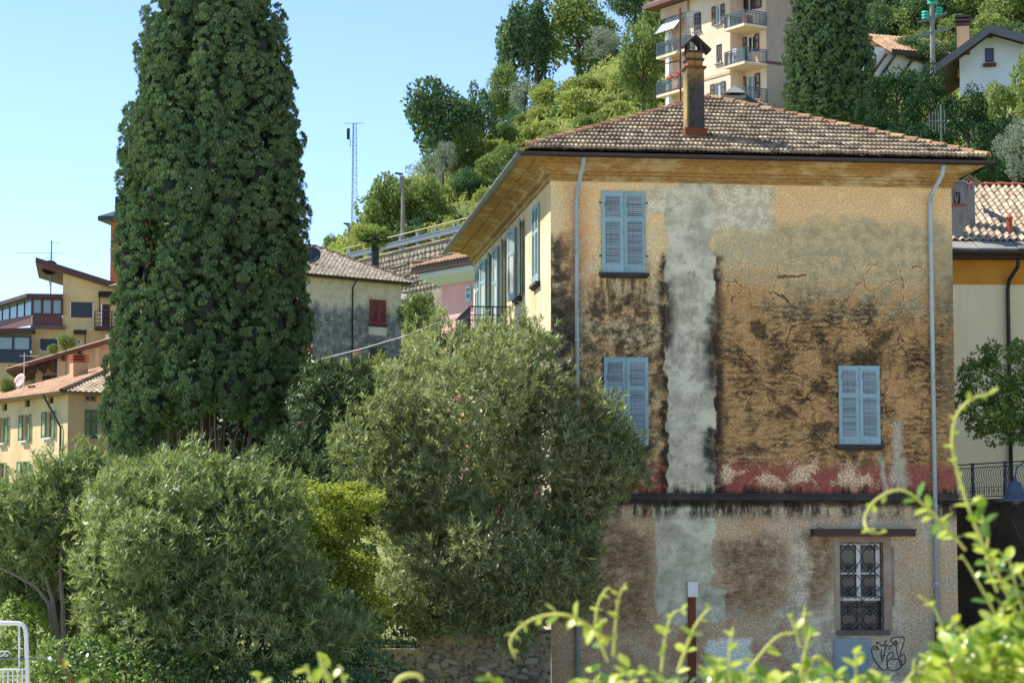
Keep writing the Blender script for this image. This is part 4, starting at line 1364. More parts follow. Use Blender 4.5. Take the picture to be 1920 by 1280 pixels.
for i in range(4): q.beam((dr[0] - .48, -.95, dr[2] + .25 + i * .28), (dr[0] - .48, -.02, dr[2] + .25 + i * .28), .05, .05)
q.build('balcony_rail', M['wood'], bs_)
aw = b2(907, 1025, 560, 592)
MB().add([(aw[0], -.9, aw[2]), (aw[1] + .8, -.9, aw[2]), (aw[1] + .8, -.003, aw[3] + .2), (aw[0], -.003, aw[3] + .2), (aw[0], -.9, aw[2] + .1), (aw[1] + .8, -.9, aw[2] + .1), (aw[1] + .8, -.003, aw[3] + .3), (aw[0], -.003, aw[3] + .3)], [(0, 1, 2, 3), (4, 7, 6, 5), (0, 4, 5, 1), (0, 3, 7, 4), (1, 5, 6, 2)]).build('door_canopy', M['wood'], th_)
MB().beam((aw[0] + .1, -.8, aw[2]), (aw[0] + .1, -.05, aw[2] - .9), .08, .1).build('canopy_brace', M['wood'], th_)
window(th_, lw, False, M['white'], M['glass'], .1, 1)
MB().box(lw[0] + .01, lw[1] - .01, .02, .07, lw[3] - .75, lw[3] - .01).build('roller_shutter', M['slate'], th_)
window(th_, lw2, False, M['white'], M['glass'], .08, 0)
aw2 = b2(680, 800, 890, 935)
MB().add([(aw2[0], -1.1, aw2[2]), (aw2[1], -1.1, aw2[2]), (aw2[1], -.003, aw2[3]), (aw2[0], -.003, aw2[3]), (aw2[0], -1.1, aw2[2] + .1), (aw2[1], -1.1, aw2[2] + .1), (aw2[1], -.003, aw2[3] + .1), (aw2[0], -.003, aw2[3] + .1)], [(0, 1, 2, 3), (4, 7, 6, 5), (0, 4, 5, 1), (0, 3, 7, 4), (1, 5, 6, 2)]).build('window_canopy', M['wood'], th_)
MB().beam((aw2[1] - .1, -1.0, aw2[2]), (aw2[1] - .1, -.05, aw2[2] - 1.0), .08, .1).build('canopy_brace', M['wood'], th_)
# upper glazed veranda: three bays to the front, a glazed return to the left
vx = lambda x, y: f2(x, y, -.3)
x0, x1 = vx(298, 700)[0], vx(572, 700)[0]
zt1, zs1, zb1 = vx(430, 590)[1], vx(430, 740)[1], vx(430, 838)[1]
xe = -abs(vx(208, 700)[0] - x0) * 1.0
MB().box(x0, x1, -.3, 2.8, zb1, zs1).build('veranda_panel', M['maroon'], th_)
MB().poly((x0 - .003, -.3, zb1), (x0 - .003, 2.8, zb1), (x0 - 3.2, 5.5, zb1), (x0 - 3.2, 5.5, zs1), (x0 - .003, -.3, zs1))
vd = MB().loft([[(x0 - .01, -.3, zb1), (x0 - .01, -.3, zs1)], [(x0 - 2.9, 5.5, zb1), (x0 - 2.9, 5.5, zs1)]], closed=False).build('veranda_panel', M['fascia'], th_)
vf = MB()
n3_ = 3
for i in range(n3_ + 1):
    x = x0 + (x1 - x0) * i / n3_
    vf.box(x - .09, x + .09, -.32, -.2, zs1 + .002, zt1)
vf.box(x0, x1, -.325, -.21, zs1 + .003, zs1 + .12).box(x0, x1, -.325, -.21, zt1 - .1, zt1)
for i in range(6):
    k_ = i / 5
    if i: MB().box(x0 - .01 - 2.89 * k_ - .06, x0 - .01 - 2.89 * k_ + .06, -.3 + 5.8 * k_, -.2 + 5.8 * k_, zs1 + .002, zt1 - .35 * k_).build('mullion', M['gable_dark'], th_)
vo = vf.build('veranda_frame', M['gable_dark'], th_)
for i in range(n3_):
    xa, xb = x0 + (x1 - x0) * i / n3_ + .09, x0 + (x1 - x0) * (i + 1) / n3_ - .09
    MB().box(xa, xb, -.26, -.25, zs1 + .12, zt1 - .1).build('pane', M['glass_sky'], vo)
for i in range(5):
    k0, k1 = i / 5 + .02, (i + 1) / 5 - .02
    MB().add([(x0 - .01 - 2.89 * k0, -.3 + 5.8 * k0, zs1), (x0 - .01 - 2.89 * k1, -.3 + 5.8 * k1, zs1), (x0 - .01 - 2.89 * k1, -.3 + 5.8 * k1, zt1 - .35 * k1), (x0 - .01 - 2.89 * k0, -.3 + 5.8 * k0, zt1 - .35 * k0)], [(0, 1, 2, 3)]).build('pane', M['glass_sky'], vo)
zr0 = vx(430, 560)[1]
A = [(x0 - .4, -.9, zt1 + .02), (x1 + .02, -.9, zt1 + .02), (x1 + .02, 3, zt1 + .5), (x1 + .02, 6.5, zt1 + .3), (x0 - 3.9, 6, zt1 - .35)]
MB().loft([A, [(x, y, z + .28) for x, y, z in A]]).build('veranda_roof', M['gable_dark'], th_)
MB().box(x0 - .1, x1 + .3, -.5, 0, zb1 - .22, zb1 - .002).build('veranda_slab', M['stone_sill'], th_)
# lower veranda
lx0, lx1 = f2(0, 1000, -2)[0] - 1.5, f2(280, 1000, -2)[0]
lzt, lzs, lzb = f2(150, 935, -2)[1], f2(150, 1070, -2)[1], f2(150, 1178, -2)[1]
MB().box(lx0, lx1, -2, 3, lzb, lzs).build('veranda_panel', M['slate'], th_)
lf_ = MB()
for k_ in range(4): lf_.box(lx0 + (lx1 - lx0) * k_ / 3 - .09, lx0 + (lx1 - lx0) * k_ / 3 + .09, -2.02, -1.9, lzs + .002, lzt)
lf_.box(lx0, lx1, -2.03, -1.91, lzs + .003, lzs + .1).box(lx0, lx1, -2.03, -1.91, lzt - .1, lzt)
lo_ = lf_.build('veranda_frame', M['slate'], th_)
for k_ in range(3): MB().box(lx0 + (lx1 - lx0) * k_ / 3 + .09, lx0 + (lx1 - lx0) * (k_ + 1) / 3 - .09, -1.96, -1.95, lzs + .1, lzt - .1).build('pane', M['glass_sky'], lo_)
A = [(lx0, -2.6, lzt + .15), (lx1 + .3, -2.6, lzt + .35), (lx1 + .3, 3, lzt + .35), (lx0, 3, lzt + .15)]
MB().loft([A, [(x, y, z + .25) for x, y, z in A]]).build('veranda_roof', M['gable_dark'], th_)
MB().box(lx0, lx1 - .05, -1.7, 3, -3, lzb - .003).build('veranda_base', M['cream'], th_)
bq = b2(75, 290, 1210, 1275, -1.7)
MB().box(bq[0], bq[1] - .2, -1.75, -1.703, bq[2], bq[3]).build('roller_shutter', M['slate'], th_)
dp = at(*z2(468, 560), 176.0)
aerial('tv_antenna', 'tall thin antenna mast beside the steep roof of the yellow house', dp, at(*z2(468, 55), 176.0).z - dp.z,
       [(at(*z2(468, 170), 176).z - dp.z, math.pi + .1, 3.6, 12, .9, False), (at(*z2(468, 215), 176).z - dp.z, 2.8, 1.0, 4, .8, True), (at(*z2(468, 75), 176).z - dp.z, .4, .8, 4, .6, False)], M['grey_metal'], .05)
dp = at(*z2(460, 312), 174.0)
dish('satellite_dish', 'black satellite dish at the top of the steep yellow house roof', dp, .62, (.15, -.9, .35), M['black'], 1.3)

# ------------------------------------------------------------------ orange block behind the big cypress
OF = Fr(at(207, 480, 215.0), R(-10), 8.0)
ob = frthing('orange_block', 'orange apartment block with overhanging slate roof half hidden by the big cypress', 'building', OF)
M['orange'] = m_plaster('orange_render', lin(206, 110, 70), lin(190, 96, 58), None, 0.3, 0.2, 0.15)
M['orange_lit'] = m_plaster('orange_render_sunlit', lin(226, 160, 124), lin(214, 144, 108), None, 0.3, 0.2, 0.15)  # lighter copy of the orange render, with the sunlight in its colour
zt = OF.front(216, 410)[1]
ow = fbox(220, 232, 418, 446, OF)
MB().wall(fm, 0, 14, -2, zt, [ow], .2).build('front_wall', M['orange'], ob)
MB().poly((0, 0, -2), (0, 0, zt), (0, 10, zt), (0, 10, -2)).build('side_wall', M['orange_lit'], ob)
window(ob, ow, False, M['red'], M['glass'], .1)
MB().loft([[(-.95, -.9, zt - .25), (15, -.9, zt - .25), (15, 11, zt - .25), (-.95, 11, zt - .25)], [(-.95, -.9, zt + .15), (15, -.9, zt + .15), (15, 11, zt + .15), (-.95, 11, zt + .15)], [(6, 5, zt + 3.4), (8, 5, zt + 3.4), (8, 5.5, zt + 3.4), (6, 5.5, zt + 3.4)]]).build('roof', M['slate'], ob)
MB().box(.3, .75, .2, .65, zt - .05, zt + 2.1).build('chimney', M['black'], ob)
zz_ = OF.front(216, 470)[1]
MB().box(-.04, 14, -.04, -.003, zz_, zz_ + .2).build('string_course', M['orange_lit'], ob)

# ------------------------------------------------------------------ grey house with red shutters
GF = Fr(at(752, 600, 140.0), R(40), 6.0)
gh = frthing('grey_house', 'damp grey plastered house with closed dark red shutters and beige tiled roof', 'house', GF)
z4 = lambda x, y: zoomL(x, y, 4.57, 560, 440)
ZG = GF.front(*z4(870, 440))[1] + .15
zdd = GF.front(*z4(300, 620))[1]
mm = Mt('damp_grey_render')
o_ = mm.obj()
zz = mm.xyz(o_)[2]
na, nb_ = mm.noise(o_, .35, 6, .6), mm.noise(o_, 2.2, 9, .75)
w = mm.add(zz, mm.add(mm.mul(mm.sub(na, .5), 2.6), mm.mul(mm.sub(mm.noise(mm.mapv(o_, (1.5, 1.5, .3)), 1, 4), .5), 2.4)))
cc_ = mm.mix(lin(210, 198, 176), lin(188, 176, 154), mm.ss(.4, .62, nb_))
gg = mm.mix(lin(98, 102, 104), lin(176, 176, 170), mm.ss(.42, .72, nb_))
cc_ = mm.mix(cc_, gg, mm.ss(zdd + .5, zdd - .3, w))
cc_ = mm.mix(cc_, lin(70, 72, 72), mm.mul(mm.ss(.55, .7, mm.noise(o_, 6, 6, .75)), .5))
M['damp'] = mm.end(mm.princ(cc_, .93, normal=mm.bump(nb_, .35, .04)))
tL = GF.front(430, 540)[0]
gw1 = fbox(*[z4(605, 555)[0], z4(745, 770)[0], z4(605, 557)[1], z4(745, 770)[1]], GF)
gw2 = fbox(*[z4(608, 965)[0], z4(745, 1150)[0], z4(605, 968)[1], z4(745, 1180)[1]], GF)
MB().wall(fm, tL, 0, -2, ZG, [ins(gw1), ins(gw2)], .2).build('front_wall', M['damp'], gh)
MB().poly((0, 0, -2), (0, 10, -2), (0, 10, ZG), (0, 0, ZG)).build('side_wall', M['damp'], gh)
MB().poly((tL, 0, -2), (tL, 0, ZG), (tL, 10, ZG), (tL, 10, -2)).build('side_wall', M['damp'], gh)
for h, mt_ in ((gw1, M['red']), (gw2, M['brown'])):
    md = (h[0] + h[1]) / 2
    leaf(gh, False, h[0], md - .005, h[2], h[3], -.02, mt_)
    leaf(gh, False, md + .005, h[1], h[2], h[3], -.02, mt_)
    sill(gh, h, M['dark_stone'], False, .12, .08, .06)
bl = fbox(*[z4(598, 790)[0], z4(752, 862)[0], z4(0, 792)[1], z4(0, 862)[1]], GF)
MB().box(bl[0], bl[1], -.02, -.003, bl[2], bl[3]).build('plaster_patch', m_plaster('pale_patch', lin(206, 200, 184), lin(178, 172, 156), None, 1.0), gh)
lg = GF.front(*z4(590, 910))
MB().box(lg[0], gw2[1] + .1, -.14, -.003, lg[1] - .05, lg[1] + .04).build('ledge', M['stone_sill'], gh)
dx = GF.front(*z4(456, 600))[0]
downpipe(gh, [(dx, -.5, ZG - .05), (dx, -.08, ZG - .5), (dx, -.08, -1)], .045, M['gutter'])
AG = GF.front(*z4(148, 108), 6.0)
og = .6
e0, e1 = (tL - og, -og, ZG), (og + .15, -og, ZG)
apx = (AG[0], 6.0, AG[1])
apl = (max(tL + 2, AG[0] - 5), 6.0, AG[1])
rg_ = MB().poly(e0, e1, apx, apl).poly(e1, (og + .15, 12.5, ZG), apx).poly(e0, apl, (tL - og, 12.5, ZG)).poly(apx, (og + .15, 12.5, ZG), (tL - og, 12.5, ZG), apl)
rg_.poly((e0[0], e0[1], ZG - .1), (e1[0], e1[1], ZG - .1), (e1[0], 12.5, ZG - .1), (e0[0], 12.5, ZG - .1))
grf = rg_.build('roof', M['tile_grey'], gh)
rise = AG[1] - ZG
slg = math.hypot(6.0 + og, rise)
def insg(x, y):
    k_ = y / slg
    return (x > k_ * (apl[0] - e0[0])) and x < (e1[0] - e0[0]) - k_ * (e1[0] - apx[0])
tG = tile_mesh(.30, .42, 1, .06, .04, M['tile_grey'], 'grey', 4)
tile_slope(grf, e0, (1, 0, 0), (0, 6.0 + og, rise), insg, e1[0] - e0[0], slg, .30, .36, .42, tG, M['tile_grey'], 0)
hip_line(grf, e1, apx, .14, .45, .42, hip_tile_mesh(.14, .45, M['roofbed'], 'gr'), .05)
hip_line(grf, apx, apl, .14, .45, .42, hip_tile_mesh(.14, .45, M['roofbed'], 'gr'), .05)
gutter(gh, (e0[0], -og - .07, ZG + .02), (e1[0], -og - .07, ZG + .02), .07, M['gutter_g'], out=(0, 1, 0))
dk = GF.front(*z4(108, 285), 1.8)
q = GF.p + GF.u * dk[0] + GF.v * 1.8
dz = GF.front(*z4(92, 178), 1.8)[1] + GF.zb
dish('satellite_dish', 'dark satellite dish standing on the beige roof of the grey house', (q.x, q.y, dz), .55, (.1, -.9, .4), M['slate'], dz - (dk[1] + GF.zb) + .1)
# the pale wire strung across in front of it
cb_ = [at(548, 684, 100), at(610, 671, 98), at(680, 653, 96), at(752, 632, 93), at(860, 590, 90)]
tag(MB().tube(cb_, .014, 5).build('overhead_cable', M['cable']), 'pale overhead cable strung across in front of the damp grey house', 'cable')

# ------------------------------------------------------------------ pink house beside the villa
pl = at(828, 545, 100.0)
KF = Fr(pl, R(35 - 90), 7.0)
# here the seen wall runs along u (towards the villa); v points away
pk = frthing('pink_house', 'pink house with white cornice and tiled eaves beside the villa balcony', 'house', KF)
z5 = lambda x, y: zoomL(x, y, 3.765, 640, 220)
M['pink'] = m_plaster('pink_render', lin(222, 168, 160), lin(210, 152, 146), None, 0.3, 0.2, 0.12)
zw = KF.front(*z5(715, 1190))[1]
pw = fbox(z5(885, 0)[0], z5(921, 0)[0], z5(0, 1192)[1], z5(0, 1300)[1], KF)
MB().wall(fm, 0, 9, -2, zw, [ins(pw)], .2).poly((0, 0, -2), (0, 8, -2), (0, 8, zw), (0, 0, zw)).build('wall', M['pink'], pk)
leaf(pk, False, pw[0], pw[1], pw[2], pw[3], -.02, m_paint('pale_blue_shutter', lin(150, 190, 200)))
MB().loft([[(-.1, -.1, zw), (9, -.1, zw), (9, 8, zw), (-.1, 8, zw)], [(-.7, -.7, zw + .35), (9, -.7, zw + .35), (9, 8, zw + .35), (-.7, 8, zw + .35)], [(-.7, -.7, zw + .55), (9, -.7, zw + .55), (9, 8, zw + .55), (-.7, 8, zw + .55)]]).build('cornice', m_plaster('white_cornice', lin(196, 206, 206), lin(182, 192, 192), None, 0.4, 0.2, 0.1), pk)
MB().loft([[(-.9, -.9, zw + .56), (9, -.9, zw + .56), (9, 8, zw + .56), (-.9, 8, zw + .56)], [(-.95, -.95, zw + .8), (9, -.95, zw + .8), (9, 8, zw + .8), (-.95, 8, zw + .8)]]).build('fascia', M['gable_dark'], pk)
prr = MB().add([(-1, -1, zw + .82), (9, -1, zw + .82), (9, 4, zw + 2.4), (3, 4, zw + 2.4), (-1, 9, zw + .82)], [(0, 1, 2, 3), (0, 3, 4)]).build('roof', M['tile_orange'], pk)
tP = tile_mesh(.24, .4, 1, .07, .04, M['tile_orange'], 'pink', 4)
sp_ = math.hypot(5, 1.58)
tile_slope(prr, (-1, -1, zw + .82), (1, 0, 0), (0, 5, 1.58), lambda x, y: x > y * 4 / sp_, 10, sp_, .24, .36, .4, tP, M['tile_orange'], 0)

# ------------------------------------------------------------------ apartment block on the hill
AF = Fr(at(1437, 100, 178.0), R(32), 34.0)
ap = frthing('apartment_block', 'peach apartment block with blue-green balconies and brown shutters above the villa roof', 'building', AF)
z6 = lambda x, y: zoomL(x, y, 5.82, 1210, 0)
M['peach'] = m_plaster('peach_apartment_render', lin(226, 204, 178), lin(216, 190, 162), None, 0.3, 0.3, 0.15)
M['apt_grey'] = m_plaster('shaded_stained_gable_render', lin(178, 160, 144), lin(164, 148, 132), lin(96, 96, 92), 0.25, 0.75, 0.25)  # gable greyer than the lit face, its shade in the colour, plus streaks
JO = -1.3
fl = lambda x, y: AF.side(*z6(x, y), JO)
lo = lambda x, y: AF.side(*z6(x, y), 0)
def lb(g, x0, x1, y0, y1):
    a_, b_ = g(x0, (y0 + y1) / 2)[0], g(x1, (y0 + y1) / 2)[0]
    xm = (x0 + x1) / 2
    return (min(a_, b_), max(a_, b_), g(xm, y1)[1], g(xm, y0)[1])
sJ = fl(925, 400)[0]
sEnd = fl(215, 250)[0]
ztop = fl(560, -22)[1]
wA = [lb(fl, 535, 607, 145, 345), lb(fl, 768, 830, 60, 265), lb(fl, 772, 838, 486, 692), lb(fl, 758, 832, 905, 1060), lb(fl, 535, 607, 560, 760)]
wL = [lb(lo, 1050, 1196, -40, 130), lb(lo, 1110, 1200, 390, 580), lb(lo, 1105, 1205, 820, 1090)]
MB().wall(lambda t, d, z: (JO + d, t, z), sJ, sEnd, -4, ztop, wA, .2).build('wall', M['peach'], ap)
MB().wall(sm, 0, sJ, -4, ztop, wL, .2).build('loggia_wall', M['peach'], ap)
MB().poly((JO, sJ, -4), (JO, sJ, ztop), (0, sJ, ztop), (0, sJ, -4)).build('return_wall', M['peach'], ap)
MB().poly((0, 0, -4), (8, 0, -4), (8, 0, ztop), (0, 0, ztop)).poly((8, 0, -4), (8, sEnd, -4), (8, sEnd, ztop), (8, 0, ztop)).poly((JO, sEnd, -4), (8, sEnd, -4), (8, sEnd, ztop), (JO, sEnd, ztop)).build('gable_wall', M['apt_grey'], ap)
zc_ = AF.front(*z6(1400, 690))[1]
MB().box(0, 8, -.06, -.003, zc_ - .1, zc_ + .12).build('string_course', M['fascia'], ap)
zc2 = fl(700, 852)[1]
MB().box(JO - .06, JO - .003, sJ, sEnd, zc2 - .1, zc2 + .12).build('string_course', M['beige'], ap)
for i, h in enumerate(wA):
    if i in (0, 4):
        md = (h[0] + h[1]) / 2
        leaf(ap, True, h[0], md, h[2], h[3], JO - .03, M['brown']); leaf(ap, True, md + .01, h[1], h[2], h[3], JO - .03, M['brown'])
    else:
        window(ap, h, True, M['white'], M['glass_sky'] if i != 2 else M['glass'], .08, 1, JO)
        wl = (h[1] - h[0]) * .6
        if i != 2:
            leaf(ap, True, h[0] - wl, h[0], h[2], h[3], JO - .04, M['brown']); leaf(ap, True, h[1], h[1] + wl, h[2], h[3], JO - .04, M['brown'])
        else:
            MB().box(JO + .06, JO + .1, h[0] + .05, h[1] - .05, h[2] + .3, h[3]).build('roller_shutter', M['brown'], ap)
    MB().box(JO - .15, JO - .003, h[0] - .1, h[1] + .1, h[2] - .1, h[2] - .004).build('window_sill', M['concrete'], ap)
for i, h in enumerate(wL):
    window(ap, h, True, M['white'], M['glass'] if i < 2 else M['glass_sky'], .1, 1)
    wl = (h[1] - h[0]) * .5
    leaf(ap, True, h[0] - wl, h[0], h[2], h[3], -.04, M['brown']); leaf(ap, True, h[1], h[1] + wl, h[2], h[3], -.04, M['brown'])
BD = -2.2


def balcony(parent, s0, s1, x0, x1, zf_, m, rail=1.05, step=.13, pot=False):
    o = MB().box(x0, x1, s0, s1, zf_ - .2, zf_).build('balcony_slab', M['peach'], parent)
    r_ = MB()
    cn_ = [(x1 - .03, s0 + .04), (x0 + .04, s0 + .04), (x0 + .04, s1 - .04), (x1 - .03, s1 - .04)]
    for (ax_, ay_), (bx_, by_) in zip(cn_, cn_[1:]):
        for z_, w__ in ((rail, .07), (rail - .16, .04), (.08, .05)): r_.beam((ax_, ay_, zf_ + z_), (bx_, by_, zf_ + z_), w__, w__)
    for (ax_, ay_) in cn_: r_.beam((ax_, ay_, zf_), (ax_, ay_, zf_ + rail), .07, .07)
    r_.build('balcony_rail', m, o)
    q_ = MB()
    for (ax_, ay_), (bx_, by_) in zip(cn_, cn_[1:]):
        L_ = math.hypot(bx_ - ax_, by_ - ay_)
        n_ = int(L_ / step)
        for k_ in range(1, n_):
            x_, y_ = ax_ + (bx_ - ax_) * k_ / n_, ay_ + (by_ - ay_) * k_ / n_
            q_.box(x_ - .018, x_ + .018, y_ - .018, y_ + .018, zf_ + .05, zf_ + rail - .1)
    tag(q_.build('balusters', m, o), kind='stuff')
    return o


zfs = [AF.side(*z6(1220, y), BD)[1] for y in (208, 625, 1058)]
sB = AF.side(*z6(858, 320), BD)[0]
for zf_ in zfs: balcony(ap, -.1, sB, BD, JO * 0 - .01 if False else -.005, zf_, M['rail_green'])
for zf_ in zfs[:1]: MB().box(-1.6, -1.0, .4, .9, zf_ + .01, zf_ + .8).build('balcony_planter', M['terracotta'], ap)
MB().box(-1.2, -.5, 2.2, 2.8, zfs[1] + .01, zfs[1] + 1.5).build('balcony_cupboard', M['white'], ap)
MB().box(-1.9, -1.3, .9, 1.7, zfs[2] + .01, zfs[2] + .8).build('balcony_bin', M['white'], ap)
# far left end: pillared balconies with awning
sV0, sV1 = AF.side(*z6(440, 500), BD)[0], AF.side(*z6(118, 520), BD)[0]
for y in (600, 1022):
    zf_ = AF.side(*z6(200, y), BD)[1]
    bo = balcony(ap, sV0, sV1, BD, JO - .004, zf_, M['rail_green'])
pcol = AF.side(*z6(250, 600), BD + .2)[0]
MB().box(BD + .1, BD + .4, pcol - .2, pcol + .2, -2, ztop - 2.2).build('balcony_pillar', M['white'], ap)
awz = AF.side(*z6(300, 190), JO)[1]
aw_ = MB()
s0_, s1_ = AF.side(*z6(440, 170), JO)[0], AF.side(*z6(225, 230), JO)[0]
ma = Mt('striped_awning')
sy = ma.xyz(ma.obj())[1]
M['awning'] = ma.end(ma.princ(ma.mix(lin(200, 204, 206), lin(84, 92, 104), ma.ss(.45, .55, ma.math('FRACT', ma.mul(sy, 2.2)))), .8))
A = [(JO - .02, s0_, awz), (JO - .02, s1_, awz), (BD - .3, s1_, awz - 1.35), (BD - .3, s0_, awz - 1.35)]
aw_.loft([A, [(x, y, z - .03) for x, y, z in A]])
aw_.build('awning', M['awning'], ap)
MB().box(JO - .25, JO - .1, s0_ - .5, s1_ + .4, awz + .02, ztop - .05).build('awning_box', M['beige'], ap)
A = [(JO - 1.2, -1.2, ztop), (9.2, -1.2, ztop), (9.2, sEnd + 1.5, ztop), (JO - 1.2, sEnd + 1.5, ztop)]
MB().loft([A, [(x, y, z + .3) for x, y, z in A], [(x * .2 + 3, y * .5 + 5, z + 3) for x, y, z in A]]).build('roof', M['fascia'], ap)
fm2 = m_paint('geranium', lin(200, 70, 50))
for y in (835, 848):
    pass
zf_ = AF.side(*z6(200, 1022), BD)[1]
for k_ in range(2):
    s_ = sV0 + .9 + k_ * (sV1 - sV0) / 4.4
    MB().box(BD - .12, BD + .03, s_, s_ + .7, zf_ + 1.06, zf_ + 1.25).build('flower_box', M['terracotta'], ap)
    P_ = np.stack([RNG.uniform(BD - .15, BD + .05, 60), RNG.uniform(s_, s_ + .7, 60), RNG.uniform(zf_ + 1.22, zf_ + 1.5, 60)], 1)
    tag(link('flowers', quadmesh('flowers', leaves(P_, rdir(60), .08, .06), fm2), None, ap), kind='stuff')

# pale chimney and dark lean-to seen just over the villa roof
lp = at(1377, 188, 120)
lt = thing('roof_lantern', 'small stone chimney with pyramid cap peeping over the villa roof', 'chimney', (lp.x, lp.y, lp.z - 3))
MB().box(-.35, .35, -.35, .35, 0, 3.0).build('stack', M['pink'], lt)
MB().box(-.5, .5, -.5, .5, 3.002, 3.15).loft([[(-.55, -.55, 3.3), (.55, -.55, 3.3), (.55, .55, 3.3), (-.55, .55, 3.3)], [(-.05, -.05, 3.75), (.05, -.05, 3.75), (.05, .05, 3.75), (-.05, .05, 3.75)]]).build('cap', M['concrete'], lt)
MB().box(-.25, .25, -.25, .25, 3.15, 3.3).build('vent', M['void'], lt)
g0 = at(1400, 183, 122)
ob_ = thing('dark_roofed_shed', 'dark slate gable roof peeping over the villa roof beside the apartment balconies', 'shed', (g0.x, g0.y, g0.z - 5))
MB().loft([[(-1.6, -.5, 3.9), (1.9, -.5, 3.9), (0, -.5, 5)], [(-1.6, 6, 3.9), (1.9, 6, 3.9), (0, 6, 5)]]).build('roof', M['slate'], ob_)
MB().box(-1.3, 1.6, -.2, 5.8, 0, 3.898).build('wall', M['beige'], ob_)

# ------------------------------------------------------------------ chalet with orange roof, white gabled house
z7 = lambda x, y: zoomL(x, y, 3.765, 1600, 0)
CF = Fr(at(*z7(105, 420), 215), R(20), 44.0)
cl = frthing('chalet', 'white chalet with orange tiled roof and slanting dark eaves braces', 'house', CF)
E0, E1 = CF.front(*z7(205, 345), -1.2), CF.front(*z7(660, 398), -1.2)
T0 = CF.front(*z7(100, 248), 3.0)
zE = E0[1]
M['white_wall'] = m_plaster('white_render', lin(226, 224, 214), lin(212, 208, 198), None, 0.3, 0.15, 0.1)
MB().box(0, E1[0] + 4, 0, 8, -3, zE + .4).build('wall', M['white_wall'], cl)
hx = E1[0] + 5
A = [(T0[0] + .2, -1.2, zE), (hx, -1.2, zE), (hx, 3.4, T0[1] + .1), (T0[0] + .2, 3.4, T0[1] + .1)]
crf = MB().loft([A, [(x, y, z - .25) for x, y, z in A]]).poly(A[3], A[2], (hx, 9, zE), (T0[0] + .2, 9, zE)).build('roof', M['tile_orange'], cl)
MB().box(T0[0] + .2, hx, -1.26, -1.203, zE - .5, zE + .02).build('fascia', M['wood'], cl)
tH = tile_mesh(.36, .5, 1, .08, .05, M['tile_orange'], 'chal', 4)
sc_ = math.hypot(4.6, T0[1] + .1 - zE)
tile_slope(crf, A[0], (1, 0, 0), (0, 4.6, T0[1] + .1 - zE), lambda x, y: True, hx - T0[0] - .3, sc_ - .1, .36, .45, .5, tH, M['tile_orange'], 0)
for xx, yy_ in ((160, 385), (225, 385), (360, 400), (490, 415), (620, 425)):
    t_ = CF.front(*z7(xx, yy_))[0]
    MB().beam((t_ - .5, -.05, zE - 2.3), (t_ + .5, -1.1, zE - .4), .2, .2).build('brace', M['wood'], cl)
for xx, yb_, yt_ in ((428, 305, 260), (500, 320, 290), (535, 325, 275)):
    q = CF.front(*z7(xx, yt_), 2.6)
    MB().box(q[0] - .22, q[0] + .22, 2.4, 2.8, q[1] - 2.2, q[1]).build('chimney', M['terracotta'], cl)

WF = Fr(at(*z7(750, 500), 165), R(-12), 30.0)
wh = frthing('white_gable_house', 'white house with wide overhanging gable roof and small dark window on the hill', 'house', WF)
Ap, El = WF.front(*z7(965, 190), -1.4), WF.front(*z7(590, 470), -1.4)
Er = WF.front(2000, 92, -1.4)
ww_ = fbox(z7(930, 0)[0], z7(992, 0)[0], z7(0, 342)[1], z7(0, 440)[1], WF)
k_ = (Ap[1] - El[1]) / (Ap[0] - El[0])
k2_ = (Ap[1] - Er[1]) / (Er[0] - Ap[0])
gz_ = lambda t: Ap[1] - (Ap[0] - t) * k_ - .3 if t < Ap[0] else Ap[1] - (t - Ap[0]) * k2_ - .3
xr2 = Er[0] - .8
b = MB().wall(fm, 0, xr2, -6, gz_(0) - .05, [ww_] if ww_[3] < gz_(0) - .05 else [], .2)
if not ww_[3] < gz_(0) - .05:
    b = MB().wall(fm, 0, xr2, -6, ww_[3] + .1 if False else gz_(0) - .05, [], .2)
b.poly((0, 0, gz_(0) - .05), (xr2, 0, gz_(0) - .05), (xr2, 0, gz_(xr2)), (Ap[0], 0, gz_(Ap[0])))
b.poly((0, 0, -6), (0, 0, gz_(0)), (0, 10, gz_(0)), (0, 10, -6)).poly((xr2, 0, -6), (xr2, 10, -6), (xr2, 10, gz_(xr2)), (xr2, 0, gz_(xr2)))
b.build('wall', m_plaster('cool_white_render', lin(214, 220, 224), lin(200, 206, 210), None, 0.3, 0.1, 0.08), wh)
h = ww_
fr_ = MB().box(h[0], h[1], -.05, -.003, h[2], h[3]).build('window', M['brown'], wh)
MB().box(h[0] + .1, h[1] - .1, -.06, -.052, h[2] + .1, h[3] - .1).build('pane', M['glass'], fr_)
MB().box(h[0] - .15, h[1] + .15, -.3, -.003, h[2] - .35, h[2] - .1).build('flower_box', M['wood'], wh)
for sg, E in ((-1, El), (1, Er)):
    A = [(Ap[0], -1.4, Ap[1]), (E[0], -1.4, E[1]), (E[0], 10.5, E[1]), (Ap[0], 10.5, Ap[1])]
    r_ = MB().loft([A, [(x, y, z - .22) for x, y, z in A]]).build('roof', M['wood'], wh)
    MB().loft([[(x, y, z + .12) for x, y, z in A], [(x, y, z + .003) for x, y, z in A]]).build('roof_covering', M['tile_orange'], r_)
    B = [(Ap[0], -1.45, Ap[1] + .16), (E[0] - .1 * sg * -1, -1.45, E[1] + .16), (E[0] - .1 * sg * -1, -1.45, E[1] - .45), (Ap[0], -1.45, Ap[1] - .45)]
    MB().loft([B, [(x, y + .04, z) for x, y, z in B]]).build('verge_board', m_paint('grey_verge', lin(96, 96, 100)), r_)
for t_ in (.6, Ap[0], xr2 - .6): MB().beam((t_, -1.2, gz_(t_) - .05), (t_, .1, gz_(t_) - .05), .3, .35).build('purlin', M['wood'], wh)
